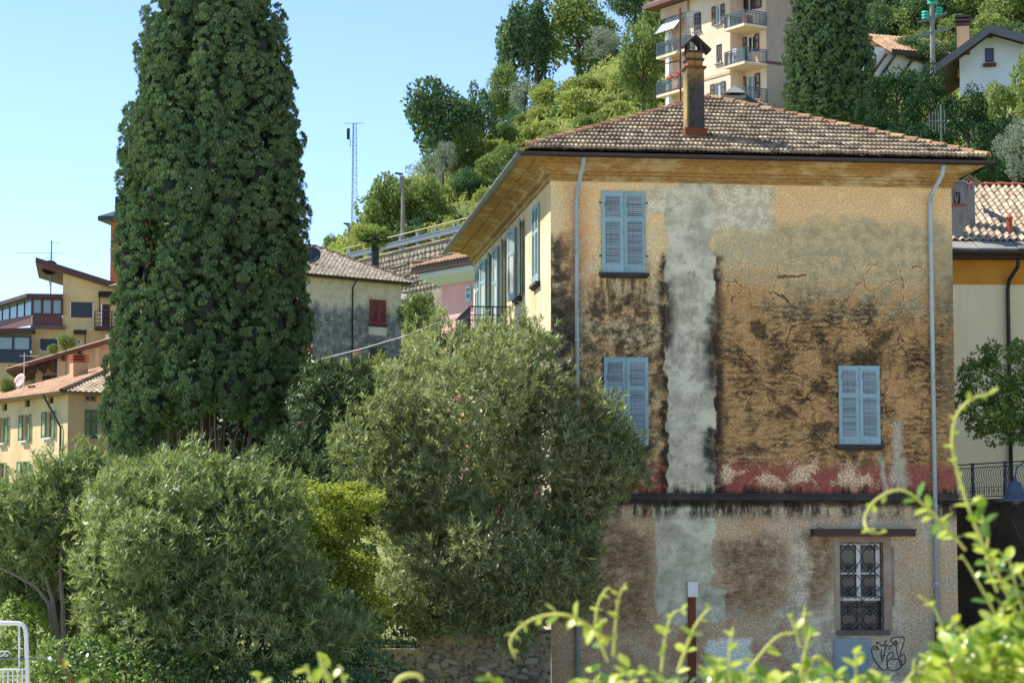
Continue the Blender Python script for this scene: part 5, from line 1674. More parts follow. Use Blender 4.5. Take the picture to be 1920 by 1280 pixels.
cq = WF.front(*z7(775, 250), 4)
MB().box(cq[0] - .45, cq[0] + .45, 3.6, 4.4, cq[1] - 3, cq[1] + .6).build('chimney', M['beige'], wh)
for j in range(3): MB().box(cq[0] - .55, cq[0] + .55, 3.5, 4.5, cq[1] + .65 + j * .3, cq[1] + .82 + j * .3).build('chimney_slab', M['brown'], wh)

# pole with insulators
pp = at(*z7(562, 480), 135)
po = thing('utility_pole', 'grey steel power pole with cross arms and turquoise insulators', 'utility pole', (pp.x, pp.y, pp.z - 9))
H_ = at(*z7(555, 10), 135).z - pp.z + 9
MB().tube([(0, 0, 0), (0, 0, H_ + .5)], [.2, .13], 8).build('pole', M['concrete'], po)
for z_, y_, dx0, dx1 in ((0, 130, -.75, .85), (0, 235, -1.1, 1.1)):
    zz_ = at(*z7(560, y_), 135).z - pp.z + 9
    MB().beam((dx0, -.15, zz_ - .25), (dx1, -.15, zz_ + .3), .12, .12).build('cross_arm', M['grey_metal'], po)
for x_, y_ in ((505, 118), (600, 92), (545, 12), (565, 12)):
    q = at(*z7(x_, y_), 135)
    for j in range(3): MB().lathe([(.05, 0), (.24, .03), (.2, .12), (.06, .16)], (q.x - pp.x, -.15, q.z - pp.z + 9 - .2 + j * .17), 10).build('insulator', M['insul'], po)

# ------------------------------------------------------------------ neighbour house on the right
NF = Fr(at(1787, 600, 72.0), R(2), 3.5)
nh = frthing('neighbour_house', 'pale yellow house with orange frieze, curved tile roof and black downpipe', 'house', NF)
z8 = lambda x, y: zoomL(x, y, 5.33, 1760, 320)
nf = lambda x, y, off=0: NF.front(*z8(x, y), off)
zO1, zO0 = nf(500, 915)[1], nf(500, 1140)[1]
M['ny'] = m_plaster('pale_yellow_neighbour', lin(240, 222, 180), lin(230, 210, 164), None, 0.35, 0.15, 0.1)
M['no'] = m_plaster('orange_frieze', lin(206, 142, 50), lin(190, 122, 38), None, 0.5, 0.3, 0.15)
NL = -1.5
MB().poly((NL, 0, -1), (7, 0, -1), (7, 0, zO0), (NL, 0, zO0)).poly((NL, 0, -1), (NL, 0, zO0), (NL, 9, zO0), (NL, 9, -1)).build('wall', M['ny'], nh)
MB().poly((NL, 0, zO0), (7, 0, zO0), (7, 0, zO1 + .5), (NL, 0, zO1 + .5)).poly((NL, 0, zO0), (NL, 0, zO1 + .5), (NL, 9, zO1 + .5), (NL, 9, zO0)).build('frieze', M['no'], nh)
zG_ = nf(500, 905, -.5)[1]
gutter(nh, (NL - .4, -.62, zG_ + .3), (7.5, -.62, zG_ + .3), .13, M['gutter'], out=(0, 1, 0))
MB().box(NL - .4, 7.5, -.5, 0, zG_ + .1, zG_ + .3).build('eaves_board', M['wood'], nh)
zS0, zS1 = nf(500, 800, -.4)[1], nf(500, 712, .2)[1]
for i in range(7):
    x0_ = NL - .3 + i * 1.25
    A = [(x0_, -.55, zG_ + .34 + .02 * (i % 2)), (x0_ + 1.22, -.55, zG_ + .33), (x0_ + 1.22, .25, zS1), (x0_, .25, zS1 + .02)]
    MB().loft([A, [(x, y, z + .06) for x, y, z in A]]).build('stone_slab', M['concrete'], nh)
y0_ = .15
zR0 = zS1 + .02
RY = 5.0
zR1 = nf(500, 158, RY)[1]
A = [(NL - .4, y0_, zR0), (7.5, y0_, zR0), (7.5, RY, zR1), (NL - .4, RY, zR1)]
nr = MB().poly(*A).poly((NL - .4, RY, zR1), (7.5, RY, zR1), (7.5, 10, zR0), (NL - .4, 10, zR0)).build('roof', M['roofbed'], nh)
sn = math.hypot(RY - y0_, zR1 - zR0)
tN = tile_mesh(.215, .44, 1, .075, .03, M['tile_cream'], 'nei', 8)
tile_slope(nr, A[0], (1, 0, 0), (0, RY - y0_, zR1 - zR0), lambda x, y: x > 1.2, 5.2, sn - .05, .215, .36, .44, tN, M['tile_cream_i'], 300, .02)
hip_line(nr, (NL - .4, RY, zR1), (7.5, RY, zR1), .14, .5, .46, hip_tile_mesh(.13, .5, M['terracotta'], 'nei'), .04)
rz = lambda y: zR0 + (y - y0_) * (zR1 - zR0) / (RY - y0_)
def chim(x0, x1, yt, yb, yo, caps):
    a_, b_ = nf(x0, 400, yo)[0], nf(x1, 400, yo)[0]
    zt_, zb2 = nf((x0 + x1) / 2, yt, yo)[1], rz(yo) - .3
    d_ = b_ - a_
    o = MB().box(a_, b_, yo, yo + d_, zb2, zt_).build('chimney', M['chim_n'], nh)
    return o, a_, b_, zt_, d_
M['chim_n'] = m_plaster('grey_chimney_render', lin(140, 134, 126), lin(112, 106, 100), None, 1.2, 0.5, 0.4)
o, a_, b_, zt_, d_ = chim(130, 255, 352, 690, .3, 0)
z0_ = zt_
MB().box(a_ - .05, b_ + .05, .25, .35 + d_, z0_ + .002, z0_ + .07).build('chimney_slab', M['terracotta'], o)
zV = nf(190, 215, .3)[1]
vb = MB()
vb.box(a_, a_ + .07, .3, .3 + d_, z0_ + .072, zV).box(b_ - .12, b_, .3, .3 + d_, z0_ + .072, zV).box(a_ + .07, b_ - .12, .32 + d_ * .5, .3 + d_, z0_ + .072, zV)
vb.box(a_, b_, .3, .3 + d_, zV + .002, nf(190, 120, .3)[1])
vb.beam(((a_ + b_) / 2 - .03, .33, z0_ + .1), (a_ + .1, .33, zV - .02), .05, .05, (0, 1, 0)).beam(((a_ + b_) / 2 - .02, .36, z0_ + .1), (b_ - .17, .36, zV - .02), .05, .05, (0, 1, 0))
vb.build('vented_head', M['chim_n'], o)
MB().box(a_ - .1, b_ + .12, .22, .38 + d_, nf(190, 118, .3)[1], nf(190, 98, .3)[1]).build('cap_slab', M['concrete'], o)
o, a_, b_, zt_, d_ = chim(256, 364, 190, 450, 1.2, 0)
for x_ in (a_, (a_ + b_) / 2 - .05, b_ - .1): MB().box(x_, x_ + .1, 1.2, 1.2 + d_, zt_ + .002, zt_ + .2).build('cap_post', M['chim_n'], o)
MB().box(a_ + .02, b_ - .02, 1.3, 1.1 + d_, zt_ + .001, zt_ + .2).build('vent', M['void'], o)
for sg in (-1, 1):
    c_ = (a_ + b_) / 2
    A = [(c_, 1.1, zt_ + .46), (c_ + sg * .36, 1.1, zt_ + .22), (c_ + sg * .36, 1.3 + d_, zt_ + .22), (c_, 1.3 + d_, zt_ + .46)]
    MB().loft([A, [(x, y, z - .03) for x, y, z in A]]).build('cap_tile', M['tile_cream'], o)
q0, q1 = nf(470, 440, 2.4), nf(690, 525, 1.2)
yA, yB = 1.4, 2.4
s_ = MB().add([(q0[0] - .05, yB, rz(yB) + .16), (q1[0] - .45, yB, rz(yB) + .16), (q1[0] + .05, yA, rz(yA) + .16), (q0[0] + .45, yA, rz(yA) + .16)], [(0, 1, 2, 3)]).build('skylight', M['skyblue'], nh)
fb = MB()
P4 = [Vector(v.co) for v in s_.data.vertices]
for i in range(4): fb.beam(P4[i], P4[(i + 1) % 4], .07, .12)
fb.build('skylight_frame', M['slate'], s_)
v0 = nf(708, 630, .7)
vp = MB().tube([(v0[0], .7, rz(.7) - .1), (v0[0], .7, nf(708, 478, .7)[1])], .095, 10).build('vent_pipe', M['terracotta'], nh)
zt_ = nf(708, 478, .7)[1]
MB().lathe([(.13, 0), (.13, .03), (.03, .14), (.001, .2)], (v0[0], .7, zt_), 10).build('vent_cap', M['terracotta'], vp)
p1, p2, p3 = nf(790, 930, -.5), nf(785, 1000, -.3), nf(690, 1120, -.12)
downpipe(nh, [(p1[0], -.6, p1[1] + .15), (p1[0], -.5, p2[1] + .1), (p3[0] + .05, -.15, p3[1] + .1), (p3[0], -.12, p3[1] - .2), (p3[0], -.12, 0.2)], .065, M['black'])

# terrace: dark retaining wall, railing, street lamp
tA, tB = at(1760, 950, 63.0), at(1990, 925, 57.5)
dv = (Vector((tB.x, tB.y, 0)) - Vector((tA.x, tA.y, 0)))
TF2 = Fr((tA.x, tA.y), math.atan2(dv.y, dv.x), 0.0)
M['dark_wall'] = m_plaster('black_stained_concrete', lin(104, 98, 92), lin(74, 70, 66), lin(30, 28, 28), 0.8, 0.85, 0.6)
tw_ = frthing('terrace_wall', 'tall black stained retaining wall under the blue railing beside the villa', 'wall', TF2)
zk = TF2.front(1850, 944)[1]
doorh = fbox(1872, 1908, 1088, 1260, TF2)
MB().wall(fm, 0, dv.length, -.5, zk, [doorh], .3).poly((0, 0, zk), (dv.length, 0, zk), (dv.length, 7, zk), (0, 7, zk)).build('wall', M['dark_wall'], tw_)
MB().box(-.05, dv.length, -.08, .3, zk + .003, zk + .12).build('coping', M['stone_sill'], tw_)
MB().box(doorh[0], doorh[1], .2, .28, doorh[2], doorh[3]).build('door', M['slate'], tw_)
rl = frthing('terrace_railing', 'blue wrought iron railing with bowed balusters on the dark terrace wall', 'railing', TF2)
zr0 = zk + .125
ztl = TF2.front(1850, 868)[1]
hr = ztl - zr0
r_ = MB()
for z_, w_ in ((hr, .05), (hr - .1, .025), (.06, .04), (.30, .02)): r_.beam((.2, .08, zr0 + z_), (dv.length - .1, .08, zr0 + z_), w_, w_ * .6)
r_.build('rail', M['rail_iron'], rl)
pm_ = MB().box(-.03, .03, -.03, .03, 0, hr + .03).mesh('post', M['rail_iron'])
px_ = [TF2.front(x, 900)[0] for x in (1819, 1880, 1940)]
for x in px_: link('post', pm_, None, rl, T(x, .08, zr0))
bm_ = MB()
bm_.tube([(0, 0, .06), (0, 0, hr * .45), (0, -.05, hr * .55), (0, -.09, hr * .68), (0, -.06, hr * .8), (0, 0, hr - .06)], .0095, 5)
bme = bm_.mesh('baluster', M['rail_iron'])
sme = MB().tube([(.05 * math.cos(t_ * .5) * (1 - t_ / 22), 0, .18 + .09 * math.sin(t_ * .5) * (1 - t_ / 22)) for t_ in range(18)], .008, 4).mesh('scroll', M['rail_iron'])
n_ = int(dv.length / .115)
for i in range(3, n_):
    link('baluster', bme, None, rl, T(i * .115, .08, zr0))
    if i % 2: link('scroll', sme, None, rl, T(i * .115, .07, zr0))
    link('ring', _rg, None, rl, T(i * .115 + .05, .08, zr0 + hr - .05)) if False else None
lp = at(1904, 940, 54.0)
sl_ = thing('street_lamp', 'blue bell shaped street lamp in front of the terrace railing', 'street lamp', (lp.x, lp.y, 0))
MB().lathe([(.40, 0), (.42, .02), (.40, .05), (.22, .13), (.19, .3), (.16, .33), (.15, .42), (.06, .47), (.03, .55), (.001, .57)], (0, 0, lp.z), 20).build('lamp_shade', M['rail_iron'], sl_, True)
MB().lathe([(.001, -.14), (.09, -.1), (.13, 0), (.13, .03)], (0, 0, lp.z - .01), 12).build('bulb_glass', M['glass'], sl_, True)
MB().tube([(.5, 0, 0), (.5, 0, lp.z + .9)], [.07, .045], 8).build('post', M['black'], sl_)
MB().tube([(.5, 0, lp.z + .55), (.4, 0, lp.z + .85), (.2, 0, lp.z + .9), (.03, 0, lp.z + .75), (0, 0, lp.z + .56)], .025, 6).build('arm', M['rail_iron'], sl_, True)
MB().tube([(0, .01, lp.z - .12), (-.05, .01, lp.z - .5), (.1, .01, lp.z - .85), (.3, .01, lp.z - .95), (.46, .01, lp.z - .8)], .016, 6).build('scroll_bracket', M['black'], sl_, True)

# ------------------------------------------------------------------ hill road: retaining wall, guard rail, lamp, mast
rA, rB = at(640, 497, 174.0), at(935, 426, 158.0)
dr2 = Vector((rB.x - rA.x, rB.y - rA.y, 0))
SF = Fr((rA.x, rA.y), math.atan2(dr2.y, dr2.x), 15.0)
sw = frthing('stone_retaining_wall', 'long grey stone retaining wall carrying the hill road', 'wall', SF)
LW = dr2.length
tz = lambda t: (rA.z + (rB.z - rA.z) * t / LW) - 15.0
M['mortar'] = m_plaster('mortar', lin(150, 140, 122), lin(120, 112, 98))
MB().poly((0, 0, -4), (LW, 0, -4), (LW, 0, tz(LW)), (0, 0, tz(0))).poly((0, 0, tz(0)), (LW, 0, tz(LW)), (LW, 6, tz(LW)), (0, 6, tz(0))).build('wall_core', M['mortar'], sw)
mst = Mt('grey_field_stone')
rr = mst.rand()
nn = mst.noise(mst.n('ShaderNodeNewGeometry').outputs['Position'], 3, 6, .7)
M['stone'] = mst.end(mst.princ(mst.mix(mst.mix(lin(172, 160, 138), lin(132, 122, 106), rr), lin(84, 78, 68), mst.ss(.5, .7, nn)), .95, normal=mst.bump(nn, .6, .05)))
stm = []
for k_ in range(6):
    rnd = random.Random(k_)
    pts = []
    for a_ in range(7):
        an = 2 * math.pi * a_ / 7 + rnd.uniform(-.2, .2)
        rr_ = rnd.uniform(.9, 1.12)
        pts.append((max(-.5, min(.5, .56 * rr_ * math.cos(an))), max(-.5, min(.5, .56 * rr_ * math.sin(an)))))
    b = MB().loft([[(x, 0, z) for x, z in pts], [(x * .96, -.09, z * .94) for x, z in pts], [(x * .7, -.15, z * .66) for x, z in pts]], caps=False)
    n0 = len(b.v)
    b.f.append(tuple(range(n0 - 7, n0)))
    stm.append(b.mesh('stone', M['stone']))
cnt = 0
row = 0
zz_ = -.25
while zz_ > -6 and cnt < 300:
    hh_ = random.uniform(.26, .4)
    t_ = random.uniform(-.2, 0)
    if row in (2, 5): hh_ = .12
    while t_ < LW - .2:
        w_ = random.uniform(.34, .62) if row not in (2, 5) else random.uniform(1.5, 3.0)
        zc = tz(t_ + w_ / 2) + zz_ - hh_ / 2
        if t_ > .1:
            link('stone', random.choice(stm), None, sw, T(t_ + w_ / 2, -.0, zc) @ Matrix.Rotation(random.uniform(-.06, .06) - .0, 4, 'Y') @ Matrix.Diagonal((w_ * .97, .8 if row not in (2, 5) else 1.4, hh_ * .95, 1)))
            cnt += 1
        t_ += w_
    zz_ -= hh_
    row += 1
cpm = MB()
for i in range(int(LW / 1.2)):
    t_ = i * 1.2
    MB().loft([[(t_ + .01, -.12, tz(t_) - .02), (t_ + 1.18, -.12, tz(t_ + 1.18) - .02), (t_ + 1.18, .4, tz(t_ + 1.18) - .02), (t_ + .01, .4, tz(t_) - .02)], [(t_ + .01, -.12, tz(t_) + .1), (t_ + 1.18, -.12, tz(t_ + 1.18) + .1), (t_ + 1.18, .4, tz(t_ + 1.18) + .1), (t_ + .01, .4, tz(t_) + .1)]]).build('coping_stone', M['stone'], sw)
gl = frthing('guard_rail', 'galvanised guard rail with wooden top rail along the hill road', 'guard rail', SF)
for i, x in enumerate((655, 692, 750, 782, 816, 851, 886)):
    t_ = SF.front(x, 460, .3)[0]
    MB().box(t_ - .14, t_ + .14, .28, .42, tz(t_) + .1, tz(t_) + 1.15).build('post', M['grey_metal'], gl)
MB().beam((0, .24, tz(0) + .62), (LW, .24, tz(LW) + .62), .06, .16).beam((0, .22, tz(0) + .78), (LW, .22, tz(LW) + .78), .08, .1).beam((0, .22, tz(0) + .48), (LW, .22, tz(LW) + .48), .08, .1).build('rail', M['grey_metal'], gl)
MB().tube([(0, .3, tz(0) + 1.25), (LW, .3, tz(LW) + 1.25)], .05, 6).build('top_rail', m_paint('pale_rail', lin(170, 160, 110)), gl)
for i, (px2, pt, pb_, lbl, dd_) in enumerate(((755, 324, 465, 'tall concrete lamp post standing on the hill road above the stone wall', 178.0), (657, 418, 486, 'smaller lamp post by the foot of the lattice mast', 200.0))):
    q = at(px2, pb_, dd_)
    top = at(px2, pt, dd_)
    lpst = thing('lamp_post', lbl, 'lamp post', (q.x, q.y, q.z - 1.5))
    hh_ = top.z - q.z + 1.5
    MB().tube([(0, 0, 0), (0, 0, hh_ - .25)], [.19, .11], 8).build('post', M['concrete'], lpst)
    MB().tube([(-.18, 0, hh_ - 1.3), (-.18, 0, hh_ - .25), (-.3, 0, hh_ - .1)], .05, 6).build('arm', M['grey_metal'], lpst)
    MB().loft([[(-.62, -.14, hh_ - .1), (0, -.08, hh_ - .16), (0, .08, hh_ - .16), (-.62, .14, hh_ - .1)], [(-.58, -.12, hh_ + .03), (0, -.06, hh_ - .04), (0, .06, hh_ - .04), (-.58, .12, hh_ + .03)]]).build('lamp_head', M['slate'], lpst)
q = at(663, 470, 235.0)
ms_ = thing('lattice_mast', 'slender lattice radio mast rising above the hill bushes', 'mast', (q.x, q.y, q.z - 3))
hM = at(663, 232, 235).z - q.z + 3
legs = []
for k_ in range(3):
    an = 2 * math.pi * k_ / 3 + .3
    legs.append(lambda z_, an=an: Vector((math.cos(an) * (.42 - .2 * z_ / hM), math.sin(an) * (.42 - .2 * z_ / hM), z_)))
    MB().tube([legs[k_](0), legs[k_](hM)], .03, 5).build('leg', M['grey_metal'], ms_)
bb = MB()
nz_ = int(hM / .75)
for j in range(nz_):
    za_, zb3_ = hM * j / nz_, hM * (j + 1) / nz_
    for k_ in range(3):
        bb.tube([legs[k_](za_), legs[(k_ + 1) % 3](zb3_)], .014, 4, False).tube([legs[k_](zb3_), legs[(k_ + 1) % 3](zb3_)], .013, 4, False)
tag(bb.build('lattice_braces', M['grey_metal'], ms_), kind='stuff')
MB().box(-.75, -.45, -.15, .15, hM - 1.6, hM - .5).build('panel_antenna', M['black'], ms_)
MB().tube([(-1.0, 0, hM + .02), (1.0, 0, hM + .05)], .03, 5).build('top_arm', M['grey_metal'], ms_)
MB().tube([(-.4, 0, hM - 2.4), (-.4, 0, hM - 1.6)], .04, 5).build('whip_antenna', M['grey_metal'], ms_)
# white rail by the roof corner
fence_p = [at(650, 470, 150), at(672, 462, 152), at(690, 480, 150)]
# boulders at the wall foot
M['boulder'] = m_plaster('pale_boulder', lin(196, 190, 178), lin(150, 146, 136), None, 1.0, .2, .3)
for i, (x, y, r__) in enumerate(((752, 560, .4), (768, 562, .5), (782, 566, .45), (796, 570, .5))):
    q = at(x, y, 150 - i)
    b = MB()
    rnd = random.Random(20 + i)
    rings = []
    for k_ in range(5):
        ph_ = math.pi * (k_ + .5) / 5
        rings.append([(r__ * 1.4 * math.sin(ph_) * math.cos(a_) * rnd.uniform(.8, 1.15), r__ * math.sin(ph_) * math.sin(a_) * rnd.uniform(.8, 1.15), -r__ * .8 * math.cos(ph_)) for a_ in [2 * math.pi * t_ / 8 for t_ in range(8)]])
    b.loft(rings)
    o = b.build('boulder', M['boulder'], None, False, T(q.x, q.y, q.z))
    tag(o, 'pale boulder at the foot of the stone retaining wall by the pink house', 'rock', 'boulders below the retaining wall')
# ------------------------------------------------------------------ foliage materials
M['cyp'] = m_leaf('cypress_foliage', lin(66, 98, 72), lin(116, 142, 92), lin(168, 170, 84), .12, .8, 1.1, .06)
M['ole'] = m_leaf('oleander_leaf', lin(76, 94, 62), lin(168, 176, 126), lin(196, 198, 116), .36, .45, .45, .4, lin(160, 176, 70))
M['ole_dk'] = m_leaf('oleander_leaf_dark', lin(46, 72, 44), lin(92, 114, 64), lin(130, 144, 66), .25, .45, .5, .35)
M['ole2'] = m_leaf('oleander_leaf_fresh', lin(72, 98, 62), lin(156, 172, 112), lin(196, 202, 112), .36, .45, .45, .4, lin(160, 180, 70))
M['maple'] = m_leaf('maple_leaf', lin(96, 122, 50), lin(152, 164, 76), lin(186, 188, 90), .34, .55, .8, .25, lin(210, 210, 30))
M['ivy'] = m_leaf('ivy_leaf', lin(34, 66, 36), lin(74, 108, 50), lin(140, 160, 60), .2, .35, .7, .5)
M['vine'] = m_leaf('vine_leaf', lin(72, 104, 42), lin(122, 148, 62), lin(168, 180, 80), .34, .5, .8, .3)
M['t_dark'] = m_leaf('dark_tree_leaf', lin(60, 92, 64), lin(100, 126, 76), lin(142, 154, 82), .28, .65, .15, .12)
M['t_mid'] = m_leaf('mid_tree_leaf', lin(86, 112, 62), lin(138, 154, 84), lin(172, 174, 92), .3, .65, .12, .12)
M['t_lite'] = m_leaf('yellow_green_leaf', lin(116, 134, 62), lin(160, 170, 92), lin(190, 184, 104), .32, .7, .12, .1)
M['t_olive'] = m_leaf('silver_leaf', lin(112, 126, 104), lin(150, 160, 134), lin(170, 176, 150), .2, .6, .3, .25)
M['t_ever'] = m_leaf('evergreen_leaf', lin(24, 54, 34), lin(50, 84, 42), lin(112, 128, 54), .12, .7, .2, .12)
M['t_gloss'] = m_leaf('glossy_leaf', lin(60, 100, 48), lin(124, 152, 70), lin(176, 186, 100), .3, .32, .6, .5)
M['petal'] = m_paint('pink_petal', lin(206, 110, 120), None, .7)
M['petal_w'] = m_paint('white_petal', lin(226, 222, 200), None, .7)


def fol(name, Q, m, parent=None):
    o = link(name, quadmesh(name, Q, m), None, parent)
    return o


# ------------------------------------------------------------------ cypresses
M['core_dark'] = m_paint('dark_core_tone', lin(48, 54, 40), lin(34, 36, 28), .95, .6, 8)  # tone of the added solid cores that keep light out of the crevices


def cypress(name, label, base, prof, hgt0, plumes, tufts, lv, size, seed, scale=1.0, hmax=None, lean=0.0, group=None, clear=None):
    """prof: list of (height, radius). Upswept plumes of small bunched sprays round several stems."""
    global RNG
    RNG = np.random.default_rng(seed)
    t = thing(name, label, 'tree', base, 0, group)
    hs, rs = np.array([p[0] for p in prof]), np.array([p[1] for p in prof])
    rad = lambda h: np.interp(h, hs, rs)
    # lumps spread evenly over the surface, each a bunch of smaller bunches
    hh = np.linspace(hgt0, hs[-1], 400)
    w = rad(hh) + .1
    cdf = np.cumsum(w)
    cdf /= cdf[-1]
    area = 2 * np.pi * np.sum(w) * (hh[1] - hh[0])
    sp = math.sqrt(area / plumes)
    h = np.interp((np.arange(plumes) + .5 + RNG.normal(0, .8, plumes)) / plumes, cdf, hh)
    ph = (np.arange(plumes) * 2.399963 + RNG.normal(0, .12, plumes)) % (2 * np.pi)
    r_ = rad(h)
    a = np.minimum(sp * RNG.uniform(.34, .60, plumes), np.maximum(r_ * .7, .12))
    b = a * RNG.uniform(1.3, 2.2, plumes)
    rr = np.maximum(r_ - a * RNG.uniform(.6, 1.7, plumes), .02)
    C = np.stack([np.cos(ph) * rr + lean * h, np.sin(ph) * rr, h], 1)
    out = np.stack([np.cos(ph), np.sin(ph), np.zeros(plumes)], 1)
    n = plumes * tufts
    ip = np.repeat(np.arange(plumes), tufts)
    d = rdir(n)
    o2 = out[ip]
    bad = np.sum(d * o2, 1) < -.1
    d[bad] -= 2 * np.sum(d[bad] * o2[bad], 1)[:, None] * o2[bad]
    P = C[ip] + d * np.stack([a[ip], a[ip], b[ip]], 1) * RNG.uniform(.84, .98, n)[:, None]
    P += o2 * (d[:, 2:3] * a[ip][:, None] * .3)
    sr = a[ip] * RNG.uniform(.16, .30, n)
    m_ = n * lv
    it = np.repeat(np.arange(n), lv)
    e = nrm(rdir(m_) + d[it] * 1.0 + np.array([0, 0, .25]))
    P2 = P[it] + e * (sr[it] * RNG.uniform(.75, 1.05, m_))[:, None]
    dd = nrm(e * .55 + np.array([0, 0, .85]) + rdir(m_) * .5)
    NN = nrm(e * .6 + d[it] * .8 + rdir(m_) * .3)
    L = size * RNG.uniform(.7, 1.3, m_)
    keep = P2[:, 2] > 0.2
    back = np.sin(ph)[ip][it] > .45            # the far side gets fewer, larger sprays
    keep &= ~(back & (RNG.random(m_) > .22))
    L = np.where(back, L * 1.9, L)
    kp = None
    if clear is not None:
        kp = ~clear(C)
        keep &= kp[ip][it]
    ni = plumes * 70
    hi = np.interp(RNG.random(ni), cdf, hh)
    ai = RNG.random(ni) * 6.2832
    ri = rad(hi) * RNG.uniform(.4, .7, ni)
    Pi = np.stack([np.cos(ai) * ri + lean * hi, np.sin(ai) * ri, hi], 1)
    Q1 = leaves(P2[keep], dd[keep], L[keep], L[keep] * .3, NN[keep], .2)
    Q2 = leaves(Pi, nrm(rdir(ni) + np.array([0, 0, .5])), size * 2.6, size * 1.5)
    # solid hearts of the lumps, so that the crevices stay dark
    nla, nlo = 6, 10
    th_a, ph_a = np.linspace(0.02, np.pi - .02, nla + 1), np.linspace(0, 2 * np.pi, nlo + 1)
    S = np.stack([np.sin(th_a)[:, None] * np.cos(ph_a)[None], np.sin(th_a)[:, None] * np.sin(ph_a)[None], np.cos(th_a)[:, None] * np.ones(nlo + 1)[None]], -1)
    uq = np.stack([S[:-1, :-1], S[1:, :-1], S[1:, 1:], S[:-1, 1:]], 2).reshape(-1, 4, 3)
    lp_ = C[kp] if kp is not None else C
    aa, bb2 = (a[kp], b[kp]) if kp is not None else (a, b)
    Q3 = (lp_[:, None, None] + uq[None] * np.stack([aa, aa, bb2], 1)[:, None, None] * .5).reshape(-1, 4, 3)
    if clear is not None:
        Q2 = Q2[~clear(Q2[:, 0])]
    fol('foliage', np.concatenate([Q1, Q2]), M['cyp'], t)
    fol('dark_cores', Q3, M['core_dark'], t)
    tr = MB()
    H = hs[-1]
    tr.tube([(0, 0, -.5), (0, 0, H * .4), (lean * H * .9, 0, H * .92)], [.32 * scale, .24 * scale, .04], 8)
    tr.build('trunk', M['bark'], t)
    return t, rad


PY = 62.0
pxm = F / PY
cbx = at(390, 1000, PY)
zc = lambda y: at(400, y, PY).z
half = [(900, 150), (870, 178), (800, 201), (700, 194), (600, 188), (500, 181), (400, 180), (300, 175), (200, 161), (100, 142), (0, 112), (-120, 68), (-220, 40), (-290, 6)]
zg = gz(cbx.x, PY)
prof = [(zc(y) - zg, w / pxm * .97) for y, w in half]
lean = (at(402, 0, PY).x - at(388, 850, PY).x) / (zc(0) - zc(850))
skirt = zc(775) - zg
big, rad_ = cypress('cypress_tree', 'huge dense dark green cypress towering over the oleanders', (at(386, 1000, PY).x, PY, zg), prof, prof[0][0] - .1, 430, 38, 46, .085, 11, 1.0, None, lean, clear=lambda Q: (Q[:, 2] < skirt - .35 * np.abs(Q[:, 0] - .25) ** 2) & (Q[:, 1] < 1.5))
# bare lower stems fanning up under the skirt
rnd = random.Random(5)
for i in range(46):
    an = rnd.uniform(math.pi * 1.02, math.pi * 1.98) if i < 36 else rnd.uniform(0, math.pi)
    r0, r1 = rnd.uniform(.1, .7), rnd.uniform(.7, 2.3)
    h1 = prof[0][0] + rnd.uniform(.6, 2.4)
    pts = []
    for k in range(7):
        u = k / 6
        r_ = r0 + (r1 - r0) * u ** 1.5
        pts.append((math.cos(an + .15 * math.sin(u * 5 + i)) * r_, math.sin(an) * r_, .2 + (h1 - .2) * u))
    MB().tube(pts, [.055 - .006 * k for k in range(7)], 5).build('stem', M['bark_grey'], big)
# ragged skirt of drooping sprays on the left and right flanks
RNG = np.random.default_rng(3)

PY2 = 148.0
px2 = F / PY2
q = at(1555, 222, PY2)
half2 = [(232, 60), (215, 82), (150, 86), (100, 83), (50, 76), (0, 66), (-60, 50), (-120, 30), (-180, 5)]
zq = at(1555, 250, PY2).z
prof2 = [(at(1555, y, PY2).z - zq, w / px2) for y, w in half2]
cypress('cypress_tree', 'broad dark cypress beside the apartment block gable on the hill', (q.x, PY2, zq), prof2, prof2[0][0], 300, 20, 20, .15, 12, 1.0)


# ------------------------------------------------------------------ oleanders
def blobpts(E, n, inner=.72):
    """Points through the outer shell of a union of ellipsoids (world units)."""
    E = np.array(E, float)
    area = (E[:, 3] * E[:, 5] + E[:, 3] * E[:, 4] + E[:, 4] * E[:, 5])
    idx = RNG.choice(len(E), n * 2, p=area / area.sum())
    d = rdir(n * 2)
    rr = RNG.uniform(inner, 1.0, n * 2) ** .6
    lump = 1 + .10 * np.sin(d[:, 0] * 6 + idx * 2.1) * np.sin(d[:, 2] * 5 + idx) + .06 * np.sin(d[:, 0] * 13 + d[:, 2] * 11)
    P = E[idx, :3] + d * E[idx, 3:6] * (rr * lump)[:, None]
    N = nrm(d / E[idx, 3:6])
    # drop those deep inside another lobe
    deep = np.zeros(len(P), bool)
    for j in range(len(E)):
        q = (P - E[j, :3]) / E[j, 3:6]
        deep |= np.sum(q * q, 1) < inner ** 2 * .8
    P, N = P[~deep], N[~deep]
    return P[:n], N[:n]


def epx(cx, cy, rx, ry, Y, dy=None):
    k = Y / F
    c = at(cx, cy, Y)
    return (c.x, c.y, c.z, rx * k, (dy if dy else max(rx, ry) * k * .75), ry * k)


def lobes(E, seed, k=8):
    rnd = random.Random(seed)
    out = list(E)
    for e in E:
        for i in range(k):
            d = Vector((rnd.gauss(0, 1), rnd.gauss(0, 1) * .8 - .3, rnd.gauss(0, 1) + .2)).normalized()
            s = rnd.uniform(.22, .5)
            q = rnd.uniform(.7, 1.06)
            r_ = min(e[3], e[5]) * s
            out.append((e[0] + d.x * e[3] * q, e[1] + d.y * e[4] * q, e[2] + d.z * e[5] * q, r_ * rnd.uniform(.8, 1.2), r_, r_ * rnd.uniform(.8, 1.3)))
    return out


